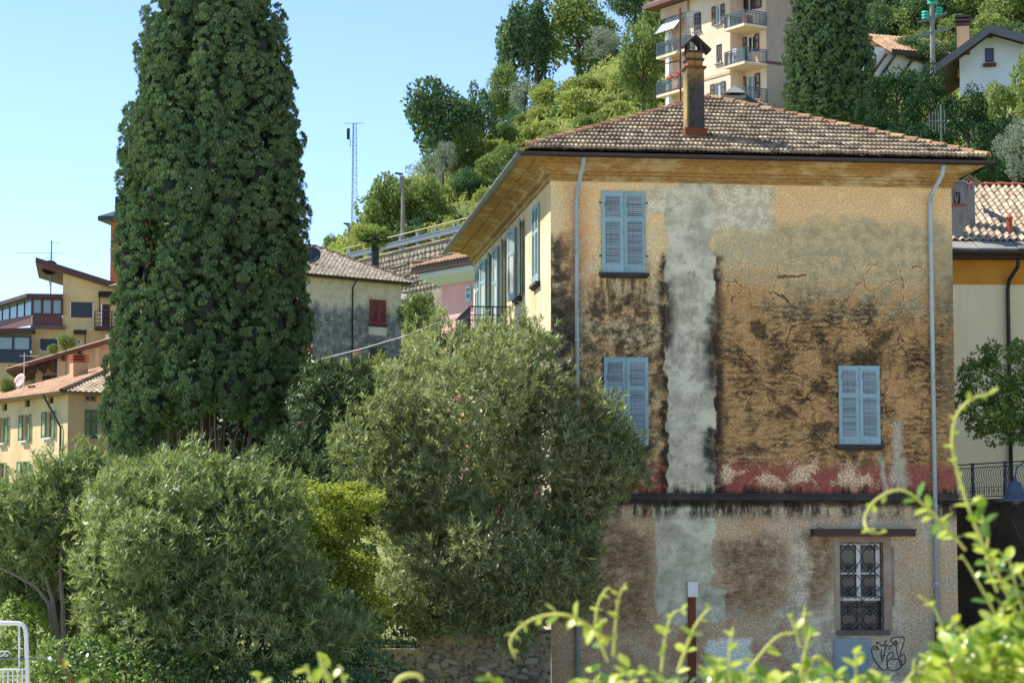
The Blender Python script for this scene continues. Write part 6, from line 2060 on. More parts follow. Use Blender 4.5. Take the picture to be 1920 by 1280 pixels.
def oleander(label, E, base, nros, m, seed, lv=15, L=.16, W=.027, nst=26, flowers=0, petal=None, name='oleander_bush', cat='shrub', spread=1.0, up=.35):
    global RNG
    RNG = np.random.default_rng(seed)
    t = thing(name, label, cat, base)
    B = np.array(base)
    E = lobes(E, seed)
    P, N = blobpts(E, nros)
    ax = nrm(N * .8 + np.array([0, 0, up]) + rdir(len(P)) * .45)
    sh = RNG.random(len(P)) < .3                       # long shoots standing out of the mass
    P[sh] += (nrm(N[sh] * .5 + np.array([0, 0, .9])) * RNG.uniform(.05, .42, sh.sum())[:, None])
    ax[sh] = nrm(ax[sh] * .4 + np.array([0, 0, .8]))
    n = len(P)
    it = np.repeat(np.arange(n), lv)
    m_ = n * lv
    A = ax[it]
    side = nrm(np.cross(A, rdir(m_)))
    sp = RNG.uniform(.45, 1.25, m_) * spread
    D = nrm(A * np.cos(sp)[:, None] + side * np.sin(sp)[:, None])
    off = RNG.uniform(-.13, .02, m_) * (L / .16)
    PP = P[it] + A * off[:, None]
    LL_ = L * RNG.uniform(.7, 1.2, m_)
    Nn = nrm(A + rdir(m_) * .25)
    Q1 = leaves(PP - B, D, LL_, W * RNG.uniform(.8, 1.25, m_), Nn, .25)
    Ei = np.array(E, float)
    Ei[:, 3:6] *= .72
    Pi, Ni = blobpts(Ei, nros // 2, .5)
    Pi = np.repeat(Pi, 3, 0) + RNG.normal(0, .12, (len(Pi) * 3, 3))
    Q2 = leaves(Pi - B, rdir(len(Pi)), L * 1.5, W * 2.6)
    fol('foliage', np.concatenate([Q1, Q2]), m, t)
    rnd = random.Random(seed)
    for i in range(nst):
        tip = Vector(P[rnd.randrange(n)] - B)
        tip = tip * rnd.uniform(.8, 1.0)
        b0 = Vector((rnd.uniform(-.5, .5), rnd.uniform(-.4, .4), -.1))
        mid1 = b0.lerp(tip, .35) + Vector((0, 0, .12 * tip.length))
        mid2 = b0.lerp(tip, .7) + Vector((rnd.uniform(-.2, .2), rnd.uniform(-.2, .2), .1 * tip.length))
        MB().tube([b0, mid1, mid2, tip], [.05, .035, .022, .009], 5).build('stem', M['bark_grey'], t)
    if flowers:
        k = RNG.choice(n, flowers)
        Fp = np.repeat(P[k] + N[k] * .12, 14, 0) + RNG.normal(0, .05, (flowers * 14, 3))
        tag(fol('flowers', leaves(Fp - B, rdir(len(Fp)), .06, .05), petal or M['petal'], t), kind='stuff')
    return t


def gb(px, Y, dx=0): # ground base under a picture column
    x = at(px, 1000, Y).x + dx
    return (x, Y, gz(x, Y))


Y1 = 52.3
oleander('tall grey-green oleander bush leaning across the villa corner', [epx(862, 800, 168, 200, Y1, 1.9), epx(1055, 872, 135, 150, Y1, 1.0), epx(905, 1040, 205, 135, Y1, 2.0), epx(752, 850, 55, 120, Y1, 1.2), epx(860, 1110, 160, 70, Y1 - .3, 1.4), epx(960, 1120, 75, 60, Y1, 1.2), epx(840, 905, 140, 130, Y1 + .2, 1.6), epx(955, 705, 85, 105, Y1 + .4, 1.3), epx(1150, 880, 58, 60, Y1, .9), epx(1060, 1010, 70, 60, Y1, .9), epx(880, 1140, 190, 48, Y1, 1.0)],
         (-1.7, 54.5, 1.1), 9000, M['ole'], 21, 14, .165, .026, 34, 10)
Y2 = 46.5
oleander('broad rounded oleander bush below the big cypress', [epx(375, 1035, 200, 165, Y2, 2.1), epx(440, 1080, 120, 140, Y2 - .3, 1.8), epx(260, 1090, 130, 130, Y2, 1.7), epx(420, 1190, 260, 90, Y2 - .5, 1.8), epx(330, 950, 110, 95, Y2, 1.3), epx(490, 970, 85, 90, Y2, 1.2), epx(240, 970, 80, 80, Y2, 1.2)],
         gb(390, Y2 + .4), 6800, M['ole2'], 22, 14, .165, .026, 30, 8, M['petal_w'])
Y3 = 48.5
oleander('spreading oleander bush with bare leaning trunk near the white gate', [epx(120, 985, 120, 110, Y3, 1.6), epx(50, 1010, 95, 95, Y3, 1.5), epx(215, 1010, 90, 120, Y3 + .5, 1.5), epx(20, 1090, 60, 45, Y3, .9), epx(200, 1130, 110, 70, Y3, 1.3), epx(150, 1080, 120, 80, Y3, 1.3), epx(190, 935, 80, 60, Y3, 1.2)],
         gb(110, Y3), 4600, M['ole2'], 23, 14, .165, .026, 24)
_o3 = bpy.data.objects['oleander_bush.002']
for pth in ([(108, 1240), (92, 1130), (66, 1098), (22, 1074), (-30, 1050)], [(114, 1240), (98, 1120), (84, 1078), (62, 1030), (50, 990)], [(122, 1240), (118, 1130), (112, 1060), (120, 1000), (128, 950)]):
    MB().tube([at(x, y, Y3 - 1.3) - _o3.location for x, y in pth], [.07, .05, .035, .024, .012][:len(pth)], 6).build('trunk', M['bark_grey'], _o3)
Y4 = 58.0
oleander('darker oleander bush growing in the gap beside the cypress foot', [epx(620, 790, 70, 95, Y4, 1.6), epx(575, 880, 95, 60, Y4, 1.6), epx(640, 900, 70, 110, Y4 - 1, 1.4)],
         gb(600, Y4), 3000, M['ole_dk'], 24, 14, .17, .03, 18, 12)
Y5 = 64.0
oleander('young oleander with pale tips below the grey house', [epx(640, 735, 60, 45, Y5, 1.2), epx(690, 740, 45, 50, Y5, 1.0)], gb(650, Y5), 900, M['ole2'], 25, 14, .17, .03, 10, 14)

# golden maple: flat layers of small leaves
RNG = np.random.default_rng(31)
Y6 = 49.6
mb0 = gb(640, Y6)
mp = thing('golden_maple', 'bright yellow-green layered maple between the oleander bushes', 'tree', mb0)
lay = [(600, 925, 40), (650, 940, 45), (620, 970, 55), (670, 990, 55), (600, 1010, 45), (650, 1035, 60), (690, 1050, 40), (600, 1060, 50), (650, 1085, 50), (620, 1125, 50), (680, 1135, 60), (660, 1150, 55), (600, 1140, 40), (560, 960, 30), (570, 1030, 30)]
Qs = []
lay += [(RNG.uniform(555, 700), RNG.uniform(910, 1160), RNG.uniform(14, 34)) for _ in range(60)]
for cx, cy, r in lay:
    c = at(cx, cy, Y6 + RNG.uniform(-1.0, .9))
    n = int(11 * r)
    rr = np.sqrt(RNG.random(n)) * r * Y6 / F
    an = RNG.random(n) * 6.283
    tx, ty = RNG.normal(0, .25, 2)
    P = np.stack([c.x + np.cos(an) * rr, c.y + np.sin(an) * rr * 1.2, c.z - rr * rr * .35 + np.cos(an) * rr * tx + np.sin(an) * rr * ty + RNG.normal(0, .07, n)], 1)
    D = nrm(np.stack([np.cos(an + RNG.normal(0, .9, n)), np.sin(an + RNG.normal(0, .9, n)), RNG.normal(-.3, .35, n)], 1))
    Qs.append(leaves(P - np.array(mb0), D, RNG.uniform(.06, .11, n), RNG.uniform(.045, .08, n), nrm(np.array([0, 0, 1.0]) + rdir(n) * .7)))
fol('foliage', np.concatenate(Qs), M['maple'], mp)
for i, (cx, cy, r) in enumerate(lay[:26]):
    c = at(cx, cy, Y6) - Vector(mb0)
    MB().tube([(0, 0, -.1), (c.x * .3, c.y * .3, c.z * .55), (c.x, c.y, c.z)], [.05, .03, .008], 5).build('branch', M['bark'], mp)

# ------------------------------------------------------------------ garden wall, fence, ivy, gate
GWF = Fr((at(640, 1200, 53.0).x, 53.0), R(4), 0.0)
mm = Mt('rubble_garden_wall')
o_ = mm.obj()
na, nb_ = mm.noise(o_, 1.3, 6, .65), mm.noise(o_, 7, 8, .75)
vo_ = mm.voro(mm.mapv(o_, (2.2, 2.2, 3.4)), 1.0)
cc_ = mm.mix(lin(190, 172, 138), lin(146, 132, 108), mm.ss(.35, .6, na))
cc_ = mm.mix(cc_, lin(178, 162, 130), mm.mul(mm.ss(.42, .2, vo_), .6))
cc_ = mm.mix(cc_, lin(52, 48, 38), mm.mul(mm.ss(.48, .62, nb_), .85))
cc_ = mm.mix(cc_, lin(84, 90, 46), mm.mul(mm.ss(.56, .66, na), .6))
M['rubble'] = mm.end(mm.princ(cc_, .95, normal=mm.bump(mm.add(nb_, mm.mul(mm.ss(.5, .2, vo_), .9)), .9, .06)))
zw1, zw2 = at(900, 1184, 53).z, at(720, 1213, 53).z
xw0, xw1, xw2 = at(0, 1200, 53).x - 2, at(780, 1200, 53).x, HF.p.x - .02
gw_ = thing('garden_wall', 'weathered rubble garden wall below the oleanders joining the villa corner', 'wall', (xw1, 53.2, 0))


def rough_wall(x0, x1, z1, seed, y0=0.0, y1=.45, step=.16):
    rnd = random.Random(seed)
    nx_, nz_ = max(2, int((x1 - x0) / step)), int((z1 + .6) / step)
    b = MB()
    rows = [[(x0 + (x1 - x0) * i / nx_, y0 + rnd.uniform(-.035, .035), -.6 + (z1 + .6) * j / nz_ + (rnd.uniform(-.02, .02) if 0 < j < nz_ else 0)) for i in range(nx_ + 1)] for j in range(nz_ + 1)]
    b.loft(rows, closed=False)
    b.loft([rows[-1], [(x, y1, z) for x, y, z in rows[-1]], [(x, y1, -.6) for x, y, z in rows[-1]]], closed=False)
    b.poly((x0, y0, -.6), (x0, y1, -.6), (x0, y1, z1), (x0, y0, z1))
    return b


rough_wall(0, xw2 - xw1, zw1 - .05, 1).build('wall', M['rubble'], gw_)
rough_wall(xw0 - xw1, -.002, zw2 - .05, 2, .06).build('lower_wall', M['rubble'], gw_)
for i in range(int((xw2 - xw1) / .75) + 1):
    x_ = i * .75
    MB().box(x_ + .004, min(x_ + .746, xw2 - xw1), -.06, .5, zw1 - .048, zw1 + .03 + .006 * (i % 3)).build('coping_stone', M['stone_sill'], gw_)
rnd = random.Random(9)
for i in range(60):                                        # stones showing through the render
    w_, h_ = rnd.uniform(.14, .36), rnd.uniform(.1, .22)
    x_, z_ = rnd.uniform(.2, xw2 - xw1 - .2), rnd.uniform(-.2, zw1 - .3)
    link('stone', rnd.choice(stm), None, gw_, T(x_, -.01, z_) @ Matrix.Rotation(rnd.uniform(-.3, .3), 4, 'Y') @ Matrix.Diagonal((w_, .38, h_, 1)))
fe = thing('garden_fence', 'thin dark iron fence on the lower garden wall under the maple', 'fence', (xw1, 53.35, zw2 - .05))
x_f = at(560, 1200, 53.3).x - xw1
fb_ = MB()
for z_ in (.12, 1.0): fb_.beam((x_f, 0, z_), (0, 0, z_), .03, .03)
fb_.build('rail', M['black'], fe)
bm_ = MB().box(-.009, .009, -.009, .009, 0, 1.08).mesh('bar', M['black'])
for i in range(int(-x_f / .13)): link('bar', bm_, None, fe, T(x_f + i * .13, 0, 0))
MB().box(at(670, 1200, 53.3).x - xw1 - .05, at(670, 1200, 53.3).x - xw1 + .05, -.05, .05, 0, 1.25).build('post', M['rust'], fe)
bo = at(920, 1170, 53.4)
tag(MB().box(-.42, .42, -.2, .2, 0, .42).build('planter_box', M['terracotta'], None, False, T(bo.x, 53.45, zw1 + .03)), 'brown box planter on the garden wall under the tall oleander', 'planter')


def ivy(label, E, n, size, m, name, seed, kind='stuff', cat='ivy', faces=-.6):
    global RNG
    RNG = np.random.default_rng(seed)
    P, N = blobpts(E, n, .8)
    D = nrm(np.array([0, 0, -.5]) + rdir(len(P)) * .8)
    Q = leaves(P, D, size * RNG.uniform(.6, 1.3, len(P)), size * RNG.uniform(.55, 1.0, len(P)), nrm(N + np.array([0, -.3, .35]) + rdir(len(P)) * .55), .12)
    o = fol(name, Q, m)
    return tag(o, label, cat, kind=kind)


ivy('dark glossy ivy smothering the lower garden wall', [epx(420, 1275, 260, 60, 45.5, 1.0), epx(600, 1240, 110, 70, 47.5, .9), epx(650, 1180, 70, 70, 49, .8), epx(250, 1260, 150, 70, 45, 1.0), epx(700, 1270, 70, 45, 48.5, .6), epx(560, 1290, 160, 50, 45, .8)], 13000, .085, M['ivy'], 'ivy', 41)
ivy('sunlit yellow-green creeper beside the white gate', [epx(40, 1190, 60, 70, 47, .8), epx(150, 1240, 90, 50, 44.5, .7), epx(215, 1255, 80, 45, 44.3, .6), epx(60, 1130, 70, 35, 48, .7), epx(90, 1270, 90, 40, 44.2, .6)], 5200, .085, M['vine'], 'creeper', 42)
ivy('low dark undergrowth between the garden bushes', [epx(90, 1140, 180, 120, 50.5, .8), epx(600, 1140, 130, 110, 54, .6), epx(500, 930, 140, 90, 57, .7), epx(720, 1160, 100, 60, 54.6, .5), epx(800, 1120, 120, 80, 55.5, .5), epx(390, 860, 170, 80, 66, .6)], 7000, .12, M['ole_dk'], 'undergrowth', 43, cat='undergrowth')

# white gate: bent tube frame, sub-frame, scrolls and lattice
GY = 43.5
g0 = at(40, 1280, GY)
wg = thing('white_gate', 'white tubular steel gate with scrollwork at the garden entrance', 'gate', (g0.x, GY, 0))
gp = lambda x, y: (lambda v: (v.x - g0.x, 0, v.z))(at(x, y, GY))
MB().tube([gp(53, 1340), gp(51, 1240), gp(49, 1185), gp(45, 1172), gp(36, 1168), gp(0, 1167), gp(-40, 1167)], .042, 8).build('frame', M['white'], wg, True)
MB().tube([gp(36, 1170), gp(36, 1250)], .02, 6).build('upright', M['white'], wg)
MB().tube([gp(-40, 1235), gp(92, 1234)], .022, 6).build('cross_bar', M['grey_metal'], wg)
MB().tube([gp(-40, 1254), gp(50, 1254)], .02, 6).build('cross_bar', M['white'], wg)
MB().lathe([(.001, -.05), (.05, 0), (.001, .05)], gp(94, 1234), 8).build('knob', M['white'], wg)
for i in range(9): MB().tube([gp(-30 + i * 9, 1254), gp(-30 + i * 9, 1340)], .014, 5).build('bar', M['white'], wg)
for y_ in (1266, 1282): MB().tube([gp(-40, y_), gp(48, y_)], .012, 5).build('lattice_bar', M['white'], wg)
for x_ in (3, 12, -8):
    c = gp(x_, 1231)
    MB().tube([(c[0] + .07 * (1 - k / 16) * math.cos(k * .55), 0, c[2] + .05 + .07 * (1 - k / 16) * math.sin(k * .55)) for k in range(13)], .012, 5).build('scroll', M['white'], wg)

# ------------------------------------------------------------------ hill trees
def crown_mesh(name, m, seed, nl=18, per=340, leaf=.09, shape=(1, 1, 1), lobe=(.26, .42), w=.6, up=.2):
    """A crown about 1 unit in radius made of leaf clumps on scattered lobes."""
    global RNG
    RNG = np.random.default_rng(seed)
    d = rdir(nl)
    d[:, 2] = np.abs(d[:, 2]) * np.where(RNG.random(nl) < .68, 1, -1)
    C = d * RNG.uniform(.35, .78, nl)[:, None]
    r = RNG.uniform(lobe[0], lobe[1], nl)
    n = nl * per
    idx = np.repeat(np.arange(nl), per)
    dd = rdir(n)
    P = C[idx] + dd * r[idx][:, None] * (RNG.uniform(.55, 1.08, n) ** .6)[:, None]
    P += RNG.normal(0, .02, P.shape)
    keep = (np.linalg.norm(P, axis=1) > .42)
    P, dd = P[keep], dd[keep]
    P = P * np.array(shape)
    D = nrm(dd * .6 + rdir(len(P)) + np.array([0, 0, up]))
    L = leaf * RNG.uniform(.6, 1.4, len(P))
    return quadmesh(name, leaves(P, D, L, L * w, nrm(dd + rdir(len(P)) * .7), .15), m)


KIND = {
    'round_dark': ([crown_mesh('crown', M['t_dark'], 51 + i, 20, 420, .085) for i in range(2)], 'dark leafy tree on the hillside', 'leafy_tree', 'tree', 'dark leafy trees on the hill'),
    'mid': ([crown_mesh('crown', M['t_mid'], 55 + i, 18, 340, .10) for i in range(3)], 'mid green bushy tree on the hillside', 'bushy_tree', 'tree', 'mid green trees on the hill'),
    'shrub': ([crown_mesh('crown', M['t_lite'], 61 + i, 16, 240, .12, (1, 1, .8)) for i in range(3)], 'low yellow-green shrub on the sunny slope', 'hillside_shrub', 'shrub', 'yellow-green shrubs on the hill'),
    'olive': ([crown_mesh('crown', M['t_olive'], 66 + i, 16, 240, .09, (1, 1, 1.05), (.2, .36), .35, .5) for i in range(2)], 'silvery olive tree on the hillside', 'olive_tree', 'tree', 'silvery olive trees on the hill'),
    'tall': ([crown_mesh('crown', M['t_dark'], 70 + i, 16, 360, .09, (.55, .55, 1.3)) for i in range(2)], 'tall narrow dark tree rising from the slope', 'narrow_tree', 'tree', 'tall narrow trees on the hill'),
    'ever': ([crown_mesh('crown', M['t_ever'], 75 + i, 26, 560, .06, (1, 1, 1.1), (.2, .36), .5, .5) for i in range(3)], 'dense dark evergreen tree behind the villa roof', 'evergreen_tree', 'tree', 'dark evergreens behind the villa'),
    'limb': ([crown_mesh('crown', M['t_dark'], 81, 12, 240, .08, (.8, .8, 1.1), (.16, .3))], 'thin open tree with visible limbs beside the big round tree', 'open_tree', 'tree', None),
}
tcount = {}


def tree(kind, px, py, rx, ry, Y, label=None, group=True):
    ms, lab, nm, cat, grp = KIND[kind]
    i = tcount.get(kind, 0)
    tcount[kind] = i + 1
    c = at(px, py, Y)
    k = Y / F
    RX, RZ = rx * k, ry * k
    g = gz(c.x, Y)
    base = min(g, c.z - RZ * .6)
    t = thing(nm, label or lab, cat, (c.x, Y, base), random.uniform(0, 6.28), (grp if (label is None and grp) else None))
    me = ms[i % len(ms)]
    link('crown', me, None, t, T(0, 0, c.z - base) @ Matrix.Diagonal((RX * 1.05, RX * 1.0, RZ * 1.05, 1)))
    hz = (c.z - base) / max(RZ, .1)
    hc_ = c.z - base
    r0 = .03 * (RX + RZ)
    b = MB().tube([(0, 0, -.3), (.03 * RX, 0, hc_ * .5), (0, .03 * RX, hc_), (.03 * RX, 0, hc_ + .5 * RZ)], [r0 * 1.3, r0, r0 * .6, r0 * .2], 6)
    for k_ in range(5):
        an = 6.283 * k_ / 5 + random.uniform(-.4, .4)
        z0 = hc_ + RZ * random.uniform(-.5, .0)
        b.tube([(0, 0, z0), (math.cos(an) * .3 * RX, math.sin(an) * .3 * RX, z0 + .25 * RZ), (math.cos(an) * .65 * RX, math.sin(an) * .65 * RX, z0 + RZ * random.uniform(.3, .5))], [r0 * .5, r0 * .3, r0 * .1], 5)
    b.build('trunk', M['bark'], t)
    return t


def hill_hit(px, py, y0=150, y1=420):
    d = ray(px, py)
    for Y in np.arange(y0, y1, 3.0):
        p = EYE + d * (Y / d.y)
        if p.z < gz(p.x, Y): return Y
    return None


tree('round_dark', 828, 232, 88, 92, 216, 'large round dark green tree standing against the sky on the hill edge')
tree('limb', 905, 225, 48, 80, 222)
tree('tall', 965, 128, 62, 92, 262)
tree('tall', 1005, 98, 66, 108, 268)
tree('mid', 1085, 72, 84, 98, 272, 'large olive-green rounded tree on the hill crest beside the sky')
tree('round_dark', 1190, 12, 55, 62, 280)
tree('round_dark', 955, 250, 40, 50, 236)
tree('round_dark', 1140, 130, 45, 40, 268)
tree('mid', 945, 175, 40, 60, 250)
tree('mid', 868, 275, 34, 55, 214)
tree('olive', 985, 190, 42, 42, 246)
tree('olive', 1108, 188, 42, 48, 240)
tree('olive', 1130, 82, 42, 34, 262)
tree('olive', 830, 300, 30, 42, 208)
tree('mid', 728, 400, 66, 68, 200, 'round hedge-like bush at the top of the stone retaining wall')
tree('mid', 795, 385, 55, 55, 200)
tree('mid', 1205, 120, 48, 92, 205, 'loose weeping green tree beside the apartment balconies')
tree('mid', 1228, 60, 40, 70, 215)
rnd = random.Random(77)
hillpoly = [(690, 470), (690, 380), (760, 330), (860, 300), (960, 230), (1050, 165), (1230, 90), (1240, 190), (1060, 260), (985, 290), (860, 450)]


def inpoly(x, y, P=hillpoly):
    c = False
    for i in range(len(P)):
        (xa, ya), (xb, yb) = P[i], P[i - 1]
        if (ya > y) != (yb > y) and x < (xb - xa) * (y - ya) / (yb - ya) + xa: c = not c
    return c


placed = []
for k in range(900):
    x, y = rnd.uniform(680, 1245), rnd.uniform(90, 475)
    if not inpoly(x, y): continue
    r = rnd.choice([rnd.uniform(14, 26), rnd.uniform(24, 46)])
    if any((x - a) ** 2 + (y - b) ** 2 < ((r + c) * .40) ** 2 for a, b, c in placed): continue
    Y = hill_hit(x, y + r * .5)
    if Y is None: continue
    placed.append((x, y, r))
    tree(rnd.choice(['shrub', 'shrub', 'mid', 'mid', 'shrub', 'olive', 'round_dark'] if rnd.random() < .6 else ['shrub', 'shrub', 'mid']), x, y, r * 1.15, r * .95, Y)
print('shrubs', len(placed))
# wood behind the upper houses
for kd, x, y, rx, ry, Y in (('round_dark', 1650, 20, 60, 60, 255), ('round_dark', 1745, 30, 60, 60, 265), ('mid', 1690, 62, 52, 46, 240), ('round_dark', 1620, 70, 40, 60, 250), ('mid', 1830, 20, 60, 50, 235), ('mid', 1900, 30, 60, 66, 225), ('mid', 1785, 70, 40, 40, 238), ('round_dark', 1780, 0, 50, 50, 270), ('mid', 1735, 85, 40, 30, 236), ('round_dark', 1690, 5, 50, 40, 275), ('mid', 1860, 70, 50, 40, 230), ('round_dark', 1720, 110, 60, 40, 232), ('round_dark', 1800, 95, 44, 30, 226), ('round_dark', 1655, 60, 45, 50, 240), ('round_dark', 1840, 60, 50, 40, 240), ('mid', 1650, 100, 40, 34, 232), ('round_dark', 1890, 85, 50, 36, 236), ('round_dark', 1700, 45, 44, 40, 246), ('mid', 1760, 50, 44, 40, 246), ('round_dark', 1915, 10, 50, 46, 256), ('mid', 1860, 5, 50, 40, 262)):
    Yh = hill_hit(x, y + ry * .75, 200, 420)
    tree(kd, x, y, rx * 1.15, ry * 1.1, Yh or Y)
for x, y, rx, ry, Y in ((1680, 195, 62, 82, 122), (1745, 215, 66, 88, 118), (1815, 262, 66, 84, 112), (1725, 290, 78, 70, 108), (1650, 270, 50, 60, 120), (1875, 300, 66, 70, 104), (1800, 330, 90, 50, 100), (1900, 340, 70, 50, 98), (1640, 215, 40, 60, 130)):
    tree('ever', x, y, rx, ry, Y)
tree('mid', 1885, 220, 48, 72, 126, 'tall yellow-green conifer-like tree in front of the white gabled house')
tree('mid', 1945, 160, 50, 90, 122)
tree('olive', 1900, 285, 42, 60, 94, 'pale silvery olive tree above the neighbour roof ridge')
tree('mid', 622, 462, 20, 22, 330, 'small distant tree on the skyline above the grey house roof')
tree('mid', 788, 585, 36, 42, 108, 'leafy yellow-green bush between the grey and the pink house')
tree('ever', 770, 600, 30, 40, 112, 'dark bush in the gap beside the grey house corner')
tree('ever', 855, 730, 70, 110, 76, 'dark evergreen bush standing behind the tall oleander')
tree('mid', 125, 640, 18, 18, 158, 'small potted lemon tree in front of the veranda house')
tree('mid', 100, 655, 12, 10, 157, 'little bright bush in front of the veranda house window')
tree('mid', 10, 722, 22, 16, 150, 'low bush at the left end of the cream house roof')
tree('shrub', 670, 470, 20, 30, 186, 'dry straw-coloured shrub at the end of the guard rail')

# hillside undergrowth
RNG = np.random.default_rng(99)
pts = []
tt = np.arange(135, 360, 4.0)
for k in range(150):
    X_ = np.repeat(np.linspace(-26, 70, 900), 1) + RNG.normal(0, .4, 900)
    Y_ = RNG.uniform(150, 330, 900)
    pts.append(np.stack([X_, Y_], 1))
pts = np.concatenate(pts)
Zg = np.concatenate([hgt(pts[i:i + 5000, 0], pts[i:i + 5000, 1]) for i in range(0, len(pts), 5000)])
ok = Zg > 24
P = np.stack([pts[ok, 0], pts[ok, 1], Zg[ok] - .1 + RNG.uniform(0, .9, ok.sum())], 1)
ug = fol('hillside_undergrowth', leaves(P, nrm(rdir(len(P)) + np.array([0, 0, .7])), RNG.uniform(.3, .6, len(P)), RNG.uniform(.15, .3, len(P))), M['t_lite'])
tag(ug, 'dry yellow-green undergrowth covering the hill slope', 'undergrowth', kind='stuff')

# palm beside the retaining wall
q = at(703, 508, 146)
pm = thing('palm_tree', 'small palm tree with dark shaggy trunk in front of the stone wall', 'palm tree', (q.x, q.y, q.z - 3))
hP = at(703, 448, 146).z - q.z + 3
MB().tube([(0, 0, 0), (.03, 0, hP * .5), (0, 0, hP)], [.2, .23, .26], 9).build('trunk', M['black'], pm)
RNG = np.random.default_rng(8)
for i in range(34):
    an = i * 2.399
    el = .95 - 1.75 * (i / 33)
    L_ = random.uniform(.9, 1.25)
    d = Vector((math.cos(an) * math.cos(el), math.sin(an) * math.cos(el), math.sin(el)))
    tip = Vector((0, 0, hP + .1)) + d * L_ * .55
    n = 26
    f_ = (np.arange(n) / (n - 1) - .5) * 3.6
    s = np.array(d.cross(Vector((0, 0, 1))).normalized())
    dn = np.array(d)
    D = nrm(dn * np.cos(f_)[:, None] + s * np.sin(f_)[:, None] + np.array([0, 0, -.25]))
    Pn = np.repeat(np.array(tip)[None], n, 0)
    fo = fol('frond', leaves(Pn, D, .55, .05, np.repeat(np.array([[0, 0, 1.0]]), n, 0)), M['vine'] if i < 15 else M['t_ever'] if i < 27 else m_dead if False else (M['t_lite'] if i >= 27 else M['t_ever']), pm)
    MB().tube([(0, 0, hP), tip], .02, 4).build('frond_stalk', M['bark'], fo)

# glossy tree by the terrace railing
RNG = np.random.default_rng(61)
b0_ = at(1990, 1000, 58)
tr_t = thing('glossy_tree', 'glossy green tree hanging over the terrace railing', 'tree', (b0_.x, 58, at(1990, 935, 58).z))
E = [epx(1850, 720, 55, 50, 58, .8), epx(1900, 690, 60, 45, 58, .9), epx(1870, 780, 60, 55, 58, .9), epx(1920, 760, 60, 70, 58, 1.0), epx(1960, 720, 80, 80, 58, 1.2), epx(1835, 765, 38, 50, 57.8, .6)]
E = lobes(E, 5, 7)
P, N = blobpts(E, 2400, .6)
it = np.repeat(np.arange(len(P)), 8)
D = nrm(N[it] * .6 + rdir(len(it)) + np.array([0, 0, -.1]))
fol('foliage', leaves(P[it] - np.array(tr_t.location), D, RNG.uniform(.07, .13, len(it)), RNG.uniform(.03, .05, len(it)), nrm(N[it] + np.array([0, 0, .6]) + rdir(len(it)) * .5)), M['t_gloss'], tr_t)
for i in range(9):
    e_ = Vector(P[i * 37]) - tr_t.location
    MB().tube([(0, 0, -.2), (0, 0, 1.2), e_.lerp(Vector((0, 0, 2.0)), .5), e_], [.12, .1, .04, .012], 6).build('limb', M['bark'], tr_t)
# ------------------------------------------------------------------ unseen street before the villa, added pale to bounce light onto it
rd = MB().poly((-40, 16, .0), (40, 16, .0), (40, 52.2, .0), (-40, 52.2, .0))
mr = Mt('light_bounce_asphalt')
nn_ = mr.noise(mr.obj(), 3, 6, .7)
M['road'] = mr.end(mr.princ(mr.mix(lin(190, 184, 172), lin(164, 158, 148), nn_), .92, normal=mr.bump(nn_, .3, .01)))
rdo = rd.build('road', M['road'], None, False, T(0, 0, .02))
tag(rdo, kind='structure')

# ------------------------------------------------------------------ out of focus hedge right in front of the camera
M['hedge'] = m_leaf('hedge_leaf', lin(136, 160, 44), lin(196, 206, 90), lin(222, 220, 130), .38, .28, 6.0, .5, lin(200, 220, 50))
M['hedge_dk'] = m_leaf('hedge_leaf_inner', lin(60, 96, 30), lin(110, 148, 50), lin(190, 206, 110), .3, .25, 6.0, .55, lin(170, 200, 40))
M['shoot'] = m_paint('young_shoot', lin(196, 196, 96), lin(176, 132, 66), .6, .5, 30)
M['twig'] = m_paint('brown_twig', lin(120, 84, 50), None, .8)


def leaf_piece(name, L, W, m, curl=.2):
    b = MB()
    st = [(0, .05), (.12, .45), (.35, .95), (.6, 1.0), (.82, .7), (.95, .3), (1, .03)]
    rows = []
    for u, w in st:
        z = curl * L * (u * u) * -.6
        rows.append([(-W / 2 * w, u * L, z + W * .12 * w), (0, u * L, z), (W / 2 * w, u * L, z + W * .12 * w)])
    b.loft(rows, closed=False)
    return b.mesh(name, m, True)


LM = [leaf_piece('leaf', .023, .013, M['hedge'], .2), leaf_piece('leaf', .020, .012, M['hedge'], .5), leaf_piece('leaf', .026, .014, M['hedge_dk'], .1)]
LMy = [leaf_piece('leaf', .013, .007, M['hedge'], .3), leaf_piece('leaf', .010, .006, M['hedge'], .1)]
hc = thing('hedge', 'light green small leaved hedge with long arching shoots across the street from the villa', 'hedge', (.5, 3.4, 1.85))
HO = Vector((.5, 3.4, 1.85))
rnd = random.Random(3)
npieces = {}
stuffv, stufff = {}, {}


def put_leaf(parent, me, p, d, up):
    """One leaf object up to the limit, then into the shared remainder."""
    d = d.normalized()
    x = d.cross(up)
    if x.length < 1e-3: x = d.cross(Vector((1, 0, 0)))
    mt = basis(p, x, d)
    k = parent.name
    npieces[k] = npieces.get(k, 0) + 1
    if npieces[k] <= 300:
        link('leaf', me, None, parent, mt)
    else:
        v, f = stuffv.setdefault((k, me.materials[0].name), []), stufff.setdefault((k, me.materials[0].name), [])
        b0 = len(v)
        v += [tuple(mt @ q.co) for q in me.vertices]
        f += [tuple(b0 + i for i in p_.vertices) for p_ in me.polygons]


